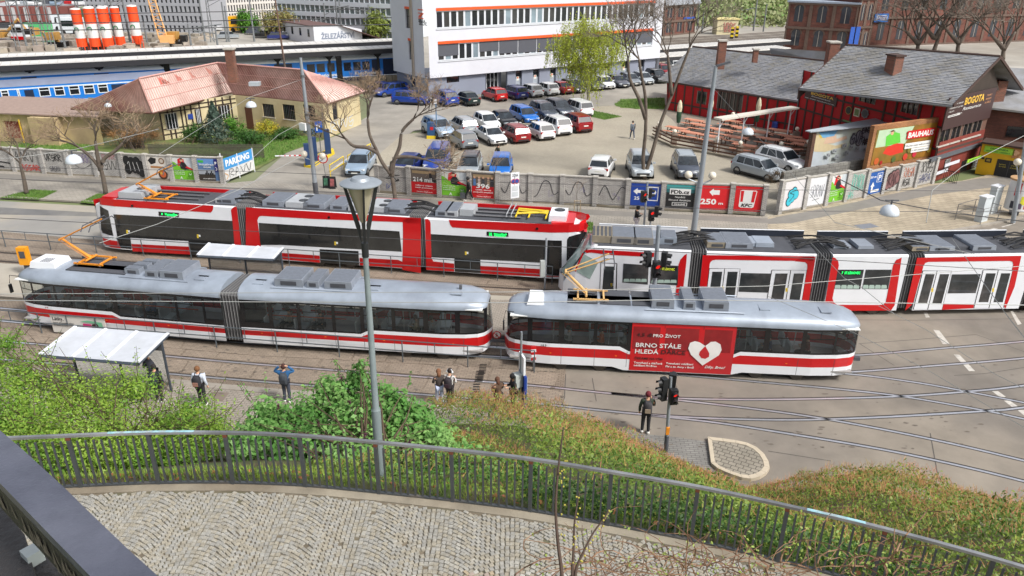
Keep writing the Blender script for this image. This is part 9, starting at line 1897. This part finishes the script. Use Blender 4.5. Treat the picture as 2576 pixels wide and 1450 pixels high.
t,F=coach('blue and white regional train along the second platform, passing behind the house roof',(-80,196),(1000,142),3.7,m_blue,roofm=m_cwh)
MB().fbox(F,0,F.L,3.55,3.75,0,.02).bd('white_line',m_cwh,t);MB().fbox(F,0,F.L,.9,1.35,0,.025).bd('skirt',m_navy,t);MB().fbox(F,0,F.L,1.35,1.45,0,.03).bd('white_line',m_cwh,t)
for x0,x1 in((317,342),(350,374),(382,406),(772,792),(797,817),(823,842),(865,883),(889,907),(912,930)):a=F.px(x0,170)[0];b=F.px(x1,170)[0];MB().fbox(F,a,b,2.2,3.25,.0,.03).bd('window',m_wd,t)
for x0,x1 in((46,86),(233,270),(690,735),(936,956),(964,1000)):a=F.px(x0,170)[0];b=F.px(x1,170)[0];MB().fbox(F,a,b,1.45,3.45,.0,.035).bd('door',m_navy,t)
for x0,x1 in((411,426),(846,860)):a=F.px(x0,165)[0];b=F.px(x1,165)[0];MB().fbox(F,a,b,.9,4.1,-.2,.08).bd('gangway',T_black,t)
for x in(800,892):a=F.px(x,173);text(F,'RegioPanter',a[0],1.6,.42,ink(W_),t,2.9,.04,.03)
rr=random.Random(2)
for i in range(44):u=F.L*rr.random();MB().fbox(F,u,u+rr.uniform(.8,3),4.15,4.15+rr.uniform(.2,.5),-2.2,-.6).bd('roof_unit',m_navy,t)
m_can=mat('canopy_white',S(206,204,200),.6,var=.06,scale=.4);m_cdk=mat('canopy_dark',S(40,40,44),.7,var=.1)
def canopy(label,p0,p1,z,wid,posts,lift=0.,fh=.6):
 F=Face(G(*p0,z),G(*p1,z));F.A.z=0;t=thing('platform_canopy',label,'platform canopy',F.pt(F.L/2,0));MB().slab([F.pt(0,z,0),F.pt(F.L,z,0),F.pt(F.L,z+.1,-wid),F.pt(0,z+.1,-wid)],-.12).bd('roof',m_can,t);MB().fbox(F,0,F.L,z-.12-fh,z-.12,-.3,-.02).bd('fascia',m_cdk,t)
 n=int(F.L/.9);mb=MB()
 for i in range(n):u=F.L*i/n;mb.tube([F.pt(u,z+.01,0),F.pt(u,z+.11,-wid)],.03,3,False)
 mb.bd('roof_seam',ink(S(176,172,166)),t,kind='stuff')
 for x in posts:u=F.px(x,p0[1])[0];MB().fbox(F,u-.14,u+.14,.4,z-.1,-1.4,-1.1).bd('post',m_cdk,t);MB().fslab(F,[(u-.9,z-.5),(u+.9,z-.5),(u+.14,z-1.3),(u-.14,z-1.3)],-1.35,-1.2).bd('bracket',m_cdk,t)
 MB().fbox(F,0,F.L,0,.5,-wid,-.4).bd('platform',_M['edge_concrete'],t);return t
canopy('nearer long white platform canopy above the blue regional train',(-100,168),(1010,119),5.0,2.0,(68,247,415,704,835,958));canopy('farther long white platform canopy with dark fascia at the left',(-100,147),(1010,101),5.2,1.8,(120,330,560,760,930))
canopy('white platform roof right of the office building, nearer one behind the slate roofs',(1630,146),(1990,121),2.2,3.5,(1700,));canopy('white platform roof right of the office building, farther one',(1630,126),(1990,102),2.2,3.2,(1720,))
pl=thing('platform_wall','low concrete platform edge wall between the house roof and the office building','wall',G(940,215));Fp2=Face(G(860,222),G(1004,214))
for i in range(9):MB().fbox(Fp2,Fp2.L*i/9+.03,Fp2.L*(i+1)/9-.03,0,1.3,-6,0).bd('concrete_panel',_M['edge_concrete'],pl)
yd=MB();rt=bpy.data.objects.get('rail_yard')
for k,(ya,yb) in enumerate(((240,215),(112,90),(118,96),(106,84),(100,78))):
 x0,x1=(860,1010) if k==0 else(1640,2010)
 for o in(0,4):P=[G(x0,ya+o*.7,.05),G(x1,yb+o*.7,.05)];MB().tube(P,.09,4).bd('rail',m_rrust,rt)
mm=mat('mast_grey',S(122,126,128),.7,.2,var=.1);mi=0
def mast(x,yb,yt,lat=0,arm=0,lab=''):
 global mi
 b=G(x,yb);F=Face(b-VC((1,0,0)),b+VC((1,0,0)));h=F.px(x,yt)[1];t=thing('catenary_mast',lab,'mast',b,0,'catenary masts over the railway yard')
 if lat:
  for sx in(-.35,.35):MB().tube([b+VC((sx,0,0)),b+VC((sx*.5,0,h))],.09,4).bd('leg',mm,t)
  mb=MB();n=int(h/1.2)
  for i in range(n):z0,z1=h*i/n,h*(i+1)/n;s0,s1=.35*(1-.5*i/n),.35*(1-.5*(i+1)/n);sg=1 if i%2 else-1;mb.tube([b+VC((-s0*sg,0,z0)),b+VC((s1*sg,0,z1))],.05,3)
  mb.bd('lattice',mm,t,kind='stuff')
 else:MB().tube([b,b+VC((0,0,h))],[.2,.12],6).bd('shaft',mm,t)
 if arm:c=b+VC((0,0,h*.82));MB().tube([c,c+VC((arm,0,.8))],.08,4).bd('arm',mm,t);MB().tube([c+VC((0,0,-1)),c+VC((arm*.6,0,.45))],.05,4).bd('brace',mm,t)
for x,yb,yt,l,a in((48,130,-25,1,4),(70,128,-25,0,0),(92,128,-30,1,0),(118,127,-20,1,4),(137,128,-25,1,-4),(166,126,-20,0,3),(213,124,4,0,5),(219,124,4,0,0),(290,122,-20,1,0),(300,121,-20,0,4),(316,120,42,0,-5),(330,118,-20,0,0),(372,117,55,0,0),(483,128,60,0,6),(517,108,-20,0,0),(535,107,-20,1,5),(553,152,70,0,-6),(571,106,5,0,0),(577,106,15,0,0),(640,105,-20,0,0),(745,102,50,0,0),(757,101,50,0,0),(793,100,48,0,3),(803,100,50,0,0),(822,100,8,0,5),(852,98,-20,0,0),(861,98,-20,0,0),(932,100,12,0,-6),(1753,75,-10,0,0),(1765,85,30,0,0),(1861,60,20,0,4),(1895,78,-30,0,0),(1920,80,10,0,0)):mast(x,yb,yt,l,a,('latticed' if l else 'plain')+' grey catenary mast '+('with a side arm ' if a else 'without an arm ')+('over the yard at the left' if x<1000 else 'right of the office building'))
for i,(y0,y1) in enumerate(((62,45),(80,62),(40,22))):wire(('lowest','middle','topmost')[i]+' of the long railway wires strung across the yard at the left',[(-60,y0,9),(500,(y0+y1)/2,9),(985,y1,9)],M_wire,.05)
m_sor=mat('silo_orange',S(232,78,30),.5,var=.06);m_swh=mat('silo_white',S(214,214,212),.5,var=.05);k=0
for x,yt,w_ in((203,20,24),(219,18,24),(236,17,26),(253,16,25),(268,17,24),(282,18,22),(342,12,25)):
 b=G(x+8,128 if k<6 else 122);F=Face(b-VC((1,0,0)),b+VC((1,0,0)));h=F.px(x,yt)[1];r=w_/2/1900*b.length*.84;b=b+VC((0,(k%2)*2.5,0));t=thing('silo',('leftmost silo of the red and white cluster','second silo from the left in the cluster','third silo from the left in the cluster','fourth silo from the left in the cluster','fifth silo of the cluster','rightmost silo of the red and white cluster','single orange and white silo standing apart before the grey offices')[k],'silo',b)
 for z0,z1,m,nm in((.1,.3,m_sor,'lower_shell'),(.3,.62,m_swh,'middle_shell'),(.62,.96,m_sor,'upper_shell')):MB().tube([b+VC((0,0,h*z0)),b+VC((0,0,h*z1))],[r*.6 if z0==.1 and k==6 else r*.98,r*.98],18).bd(nm,m,t,smooth=True,auto=40)
 MB().lathe(b,[(r*1.0,h*.96),(r*.9,h*.985),(.1,h)],18).bd('lid',m_swh,t)
 for a in(.8,2.4,3.9,5.5):MB().tube([b+VC((math.cos(a)*r,math.sin(a)*r,0)),b+VC((math.cos(a)*r,math.sin(a)*r,h*.3))],.08,4).bd('leg',m_sor,t)
 Fz=Face(b-VC((1,r+.05,0)),b+VC((1,-r-.05,0)));MB().ribbon(Fz,[(1+.35*math.cos(R(q)),h*.5+.35*math.sin(R(q))) for q in range(-30,211,24)],.18,.05).bd('arch_mark',ink(S(40,120,80)),t);k+=1
def block(name,label,cat,p0,p1,ytop,wm,rows,cols,wy,ww,pm,depth=14,zb=0,ledge=None):
 F=Face(G(*p0),G(*p1));h=F.px((p0[0]+p1[0])/2,ytop)[1];t=thing(name,label,cat,F.pt(F.L/2,0));holes=[]
 for j in range(rows):
  z1=h-(j+.25)*(h-zb)/rows;z0=z1-(h-zb)/rows*wy
  for i in range(cols):u=F.L*(i+.5)/cols;d=F.L/cols*ww/2;holes.append((u-d,u+d,z0,z1))
 MB().fbox(F,0,F.L,0,h,-depth,-.32).bd('core',wm,t)
 g=MB()
 for j in range(rows):
  z1=h-(j+.25)*(h-zb)/rows;z0=z1-(h-zb)/rows*wy;MB().fbox(F,0,F.L,z1,h if j==0 else zt_,-.32,0).bd('floor_band',wm,t);zt_=z0
 MB().fbox(F,0,F.L,0,zt_,-.32,0).bd('base_band',wm,t);first_=None;I=WM[t.name]
 for j in range(rows):
  z1=h-(j+.25)*(h-zb)/rows;z0=z1-(h-zb)/rows*wy
  for i in range(cols):
   u0,u1=F.L*i/cols,F.L*(i+1)/cols;d=(u1-u0)*(1-ww)/2
   MB_=first_
   if first_ is None:first_=MB().fbox(F,u0+d,u1-d,z0,z1,-.31,-.26).bd('window',pm,t);pr=MB().fbox(F,u0-d,u0+d,z0,z1,-.32,-.02).bd('pier',wm,t);o0=(u0,z0)
   else:
    off=F.u*(u0-o0[0])+VC((0,0,z0-o0[1]))
    for s_ in(first_,pr):c=s_.copy();COL.objects.link(c);c.location=I.to_3x3()@off
 return t,F,h
m_c1=mat('stone_grey',S(160,162,168),.8,var=.06);m_c2=mat('stone_white',S(200,196,190),.8,var=.05);m_w2=mat('far_window',S(60,64,72),.1,var=.3,scale=.3,spec=.7)
block('office_block','grey stone office block with regular dark windows behind the silos','office building',(228,78),(514,84),-16,m_c1,4,26,.68,.5,m_w2)
block('office_block','white office block with narrow upright windows behind the yellow coach','office building',(514,76),(706,62),-14,m_c2,4,28,.72,.5,m_w2)
gt,F,h=block('glass_office','glass office with white floor bands left of the white office building','office building',(704,84),(1000,104),-20,ink(S(206,212,218)),4,24,.6,.88,mat('far_glass',S(120,134,138),.15,var=.4,scale=.25,spec=.7,col2=S(90,100,90)))
mt=thing('shopping_centre','brown windowless shopping centre with cars parked on its roof at the far left','shop',G(100,70));F=Face(G(-80,72),G(205,70));hm=F.px(100,16)[1];m_br2=mat('cladding_brown',S(124,72,66),.8,var=.06);n=12
MB().fbox(F,0,F.L,0,hm*.28,-40,-.3).bd('shop_glass',m_w2,mt)
for i in range(n):MB().fbox(F,F.L*i/n+.05,F.L*(i+1)/n-.05,hm*.28,hm,-40 if i==0 else-.8,0).bd('cladding_panel',m_br2,mt)
MB().fbox(F,0,F.L,hm-.3,hm-.1,-40,-.8).bd('roof_deck',ink(S(170,170,172)),mt);a=F.px(172,60);text(F,'HYPERMARKET',a[0],hm*.3,.8,ink(W_),mt,F.px(200,60)[0]-a[0],.05,.03)
for i in range(5):u=F.px(12+i*30,60)[0];MB().fbox(F,u-.3,u+.3,hm*.35,hm*.95,0,.3).bd('pilaster',ink(S(176,176,178)),mt)
def far_car(lab,p,rz,m,g,name='parked_car'):
 t=thing(name,lab,'car',p,rz,g);rs=[[(x,y*.88,z) for y,z in((-w_,.3),(-w_,h_),(w_,h_),(w_,.3))] for x,w_,h_ in((-2.1,.8,.75),(-1.9,.88,.95),(1.2,.88,.95),(2.1,.78,.7))];o=MB().rings(rs).bd('body',m,None,auto=30);o.parent=t
 o=MB().rings([[(x,-w_,.93),(x*.8-.05,-w_*.8,1.42),(x*.8-.05,w_*.8,1.42),(x,w_,.93)] for x,w_ in((-1.7,.78),(1.1,.78))]).bd('cabin',C_glass,None);o.parent=t
 o=MB().box((-1.35,-.62,1.42),(.8,.62,1.46)).bd('roof',m,None);o.parent=t
pm_=[PAINT[q] for q in('white','silver','white','grey','silverblue','red','white','silver')]
for i in range(9):far_car('%s small car from the left on the roof of the brown shopping centre'%ORD[i],F.pt(F.px(20+i*28,16)[0],hm-.1,-4-2*(i%2)),F.ang()+1.3,pm_[i%8],'cars on the shopping centre roof')
for i,(x,y,c_) in enumerate(((575,98,'silver'),(645,87,'grey'),(700,86,'black'),(728,98,'white'),(700,100,'darkblue'),(535,78,'white'),(668,95,'black'))):far_car(('silver car below the yellow coach','grey car right of the yellow coach','black car left of the brown-roofed hall','white car at the corner of the brown-roofed hall','dark blue car just behind the far platform canopy','white van-like car left of the yellow coach','black car between the trees and the platform canopy')[i],G(x,y),.3,PAINT[c_],None)
def bus(lab,x0,x1,yb,m,L=12):
 a,b=G(x0,yb),G(x1,yb);F=Face(a,b);t=thing('coach' if m is PAINT.get('y') else 'bus',lab,'bus',F.pt(F.L/2,0));L=F.L;MB().fbox(F,0,L,.35,3.3,-2.5,0).bd('body',m,t);MB().fslab(F,[(L*.12,1.7),(L*.98,1.7),(L*.98,2.8),(L*.16,2.8)],0,.03).bd('side_window',m_wd,t);MB().slab([F.pt(-.02,1.2,-.15),F.pt(-.02,2.9,-.15),F.pt(-.02,2.9,-2.35),F.pt(-.02,1.2,-2.35)],-F.u*.04).bd('windscreen',m_wd,t)
 for f in(.2,.74,.86):c=F.pt(L*f,.48,0);MB().tube([c-F.n*.3,c+F.n*.03],.48,14).bd('wheel',C_tyre,t)
 return t
bus('bright yellow coach parked in front of the white office block',578,622,82,mat('coach_yellow',S(240,176,20),.35,var=.04,coat=.3));bus('long white bus in front of the brown shopping centre',135,193,78,m_cwh);bus('white bus half hidden behind the first one',150,205,88,m_cwh)
hl=thing('hall','low white hall with a brown tiled roof and a white gable behind the platforms','hall',G(770,105));F1_=Face(G(688,92),G(792,112));F2_=Face(G(792,112),G(912,106));zh_=3.4
MB().fbox(F1_,0,F1_.L,0,zh_,-.3,0).bd('wall',ink(S(206,206,210)),hl);apz=F2_.px(852,62)[1];MB().fslab(F2_,[(0,0),(F2_.L,0),(F2_.L,zh_-1),(F2_.L*.5,apz),(0,zh_)],-.3,0).bd('gable',ink(S(206,210,216)),hl)
ra=F2_.pt(F2_.L*.5,apz,.2);rb_=ra+(F1_.A-F1_.B);m_brr=mat('roof_brown',S(104,80,76),.8,var=.12,scale=.4);MB().slab([F1_.pt(-.3,zh_,.3),F1_.pt(F1_.L,zh_,.3),ra,rb_],-.15).bd('roof',m_brr,hl);MB().slab([ra,rb_,rb_+VC((9,2,-3)),ra+VC((9,2,-3))],-.1).bd('roof',m_brr,hl);text(F2_,'ŽELEZÁŘSTVÍ',F2_.L*.14,.9,1.0,ink(S(120,130,150)),hl,F2_.L*.7,.03,.03)
for i in range(5):u=F1_.L*(.1+.19*i);MB().fbox(F1_,u,u+.8,1.2,2.6,0,.04).bd('window',m_wd,hl)
cb=G(425,118);F=Face(cb-VC((1,0,0)),cb+VC((1,0,0)));m_cr=mat('crane_buff',S(226,172,110),.6,var=.08);cr3=thing('crane','pale orange lattice crane jib leaning before the grey office block','crane',cb);e0_,e1_=F.pt(*F.px(412,102)),F.pt(*F.px(372,-30))
dx=VC((.8,0,0))
for s_ in(-1,1):MB().tube([e0_+dx*s_,e1_+dx*s_*.7],.13,4).bd('chord',m_cr,cr3)
mb=MB()
for i in range(16):sg=1 if i%2 else-1;mb.tube([e0_.lerp(e1_,i/16)-dx*sg,e0_.lerp(e1_,(i+1)/16)+dx*sg],.08,3)
mb.bd('lattice',m_cr,cr3,kind='stuff');MB().cbox(cb+VC((0,0,1.2)),(2.4,2,1.6),.2).bd('cab',m_cr,cr3);MB().cbox(cb+VC((0,0,.3)),(3.4,2.4,.7),.2).bd('tracks',T_black,cr3)
m_dg=mat('digger_yellow',S(178,136,70),.6,var=.2,scale=1)
for i,(x,y,pts) in enumerate(((5,112,((10,90),(45,48),(70,80))),(140,118,((150,108),(100,76),(122,112))),(440,116,((432,112),(455,92),(462,96))))):
 b=G(x,y);F=Face(b-VC((1,0,0)),b+VC((1,0,0)));t=thing('digger',('yellow digger with its arm arched up at the far left edge','yellow-brown digger with a folded arm before the white bus','orange digger arm on the building site right of the single silo')[i],'digger',b);MB().cbox(b+VC((0,0,1.9)),(1.8,1.6,1.3)).bd('cab',m_dg,t);MB().cbox(b+VC((0,0,.5)),(4,2.6,.9)).bd('tracks',T_black,t)
 P=[b+VC((0,0,2))]+[F.pt(*F.px(*q)) for q in pts];MB().tube(P,[.3,.28,.22,.2],6).bd('arm',m_dg,t);MB().cbox(P[-1],(1.2,1,1)).bd('bucket',T_black,t)
mb=MB();rr=random.Random(6)
for i in range(260):x=rr.uniform(-20,520);y=rr.uniform(88,126);s_=rr.uniform(.3,1.6);mb.cbox(G(x,y,s_*.3),(s_*rr.uniform(.6,2.5),s_,s_*.6),rr.random()*3)
mb.bd('building_rubble',mat('rubble_mix',S(176,166,150),.9,var=.2,scale=.5,island=.5,col2=S(130,120,112)),kind='stuff')
ct=thing('container','green site container among the masts at the far left','container',G(98,96));MB().cbox(G(98,96)+VC((0,0,1.5)),(5,2.4,2.6),.1).bd('box',ink(S(90,186,120)),ct);MB().cbox(G(98,96)+VC((-.6,-1.25,1.6)),(1.6,.06,1.4),.1).bd('door',m_wd,ct)
lr=thing('lorry','white and red lorry facing the camera on the building site','lorry',G(56,108));q=G(56,106);MB().cbox(q+VC((0,0,2.0)),(2.4,2,2.2)).bd('cab',m_cwh,lr);MB().cbox(q+VC((0,-1.02,2.3)),(2,.06,.9)).bd('windscreen',m_wd,lr);MB().cbox(q+VC((0,-.9,.8)),(2.4,.5,.6)).bd('bumper',T_red,lr);MB().cbox(q+VC((0,3,1.6)),(2.2,3,1.3)).bd('tipper',m_dg,lr)
bk1=brick('depot_brick',S(124,74,62),S(102,64,56),S(92,80,74),.5,.2,.02,ax=(1,0),stain=.3);m_ledge=mat('stone_dark',S(106,88,78),.9,var=.2)
def brickhouse(label,p0,p1,ytop,rows,cols,name='depot',side=0,roofc=None):
 F=Face(G(*p0),G(*p1));h=F.px((p0[0]+p1[0])/2,ytop)[1];t=thing(name,label,'building',F.pt(F.L/2,0));MB().fbox(F,0,F.L,0,h,-10,0).bd('wall',bk1,t)
 for j in range(rows+1):z=h*j/rows;MB().fbox(F,-.1,F.L+.1,max(.0,z-.35),z+.05 if j else .3,0,.25).bd('cornice',m_ledge,t)
 for i in range(cols+1):u=F.L*i/cols;MB().fbox(F,max(0,u-.3),min(F.L,u+.3),.3,h-.35,0,.12).bd('pilaster',m_ledge,t)
 for j in range(rows):
  for i in range(cols):
   u=F.L*(i+.5)/cols;z0=h*(j+.22)/rows;z1=h*(j+.72)/rows;w_=min(.8,F.L/cols*.22);arch=[(u-w_,z0),(u+w_,z0)]+[(u+w_*math.cos(a),z1+w_*math.sin(a)) for a in[math.pi*k/8 for k in range(9)]];o=MB().fslab(F,arch,0,.03).bd('window',m_w2,t)
   MB().ribbon(F,[(u+w_*1.2*math.cos(a),z1+w_*1.2*math.sin(a)) for a in[math.pi*k/8 for k in range(9)]],.25,.06).bd('arch',m_ledge,o);MB().fbox(F,u-.05,u+.05,z0,z1+w_*.8,.03,.06).bd('glazing_bar',ink(S(170,160,150)),o)
 MB().fbox(F,-.3,F.L+.3,h,h+.3,-10.4,.4).bd('roof',roofc or ink(S(150,160,174)),t);return t,F,h
t,F,h=brickhouse('dark red brick depot with arched windows and pilasters behind the slate roofs',(1968,126),(2140,137),8,2,3)
t,F,h=brickhouse('red brick depot entrance bay with paired arches and blue banners',(2142,137),(2178,135),-4,2,2)
for k in range(2):MB().fbox(F,-1.6+k*1.3,-.6+k*1.3,.8,h*.5,.3,.36).bd('banner',ink(S(40,84,170)),t)
t,F,h=brickhouse('long red brick railway building behind the bare trees',(2182,118),(2760,98),-34,2,13);a=F.px(2168,90);sgn=thing('sign','blue sign board with a white lozenge on the far brick building','sign',F.pt(.5,h*.45));u0=F.px(2184,80)[0];MB().fbox(F,.1,3.4,h*.42,h*.56,.3,.4).bd('board',ink(S(40,110,190)),sgn);b_=Bay(F,.1,3.4,h*.42,h*.56,sgn,.41);b_.rect(.14,.9,.25,.8,W_);b_.rect(.17,.87,.3,.74,S(40,60,130));b_.txt('LITOPLAST',.2,.4,.84,.24,W_,.03)
sb,F,h=brickhouse('narrow dark red brick signal box with a grey gabled roof right of the office building',(1666,92),(1746,84),14,2,3,'signal_box',roofc=m_ledge);q=F.pt(-.5,h+.3,.8);e=F.pt(F.L+.5,h+.3,.8);rg=VC((0,5,2.6));MB().slab([q,e,e+rg,q+rg],-.15).bd('gable_roof',ink(S(140,144,150)),sb);a=F.px(1728,42);MB().fbox(F,F.L*.6,F.L*.95,h*.52,h*.58,.1,.2).bd('name_board',ink(S(50,90,180)),sb)
ht=thing('relay_hut','small beige relay hut with graffiti beside the tracks','hut',G(1822,86));q=G(1822,86);MB().cbox(q+VC((0,0,1.6)),(4.8,3,3.2),.1).bd('wall',ink(S(206,196,160)),ht);MB().cbox(q+VC((0,0,3.3)),(5.2,3.4,.3),.1).bd('roof',ink(S(214,200,140)),ht);Fz=Face(q-VC((2.4,1.75,0)),q+VC((2.4,-1.3,0)));b_=Bay(Fz,1,4.5,.3,2.8,ht,.1);letters(b_,90,4,S(176,110,100),(.2,1,.1,.9),.2)
for i,(x,y) in enumerate(((1840,98),(1852,96))):t=thing('striped_post','yellow and black striped buffer post, %s of the pair on the platform'%('left','right')[i],'post',G(x,y));[MB().cbox(G(x,y)+VC((0,0,.2+.4*k)),(.6,.4,.4)).bd('stripe',M_yb if k%2 else T_black,t) for k in range(6)]
MB().poly([G(1740,55,.02),G(1990,50,.02),G(1990,-14,.02),G(1740,-14,.02)]).bd('meadow',mat('meadow_green',S(108,144,66),.95,var=.15,scale=.05),kind='structure')
Cf=[]
for i in range(2600):x=random.uniform(1745,1990);y=random.choice((random.gauss(62,4),random.gauss(28,3),random.gauss(5,4)));p=G(x,max(-12,y));Cf.append((p.x,p.y,random.random()**1.5*3.2))
leaves('far_shrubs',Cf,np.tile((0,-1,.4),(len(Cf),1)),1.2,leafmat('far_leaf',S(140,144,100),S(112,124,76),.1),None,.6)
Cf=[]
for i in range(9000):a=random.uniform(-.9,.9);d=random.uniform(330,420);Cf.append((math.sin(a)*d,math.cos(a)*d,random.random()**1.4*14))
leaves('far_wood',Cf,np.tile((0,-1,.3),(len(Cf),1)),5,leafmat('far_wood_leaf',S(120,132,92),S(96,108,76),.1),None,.6)
finish_texts()
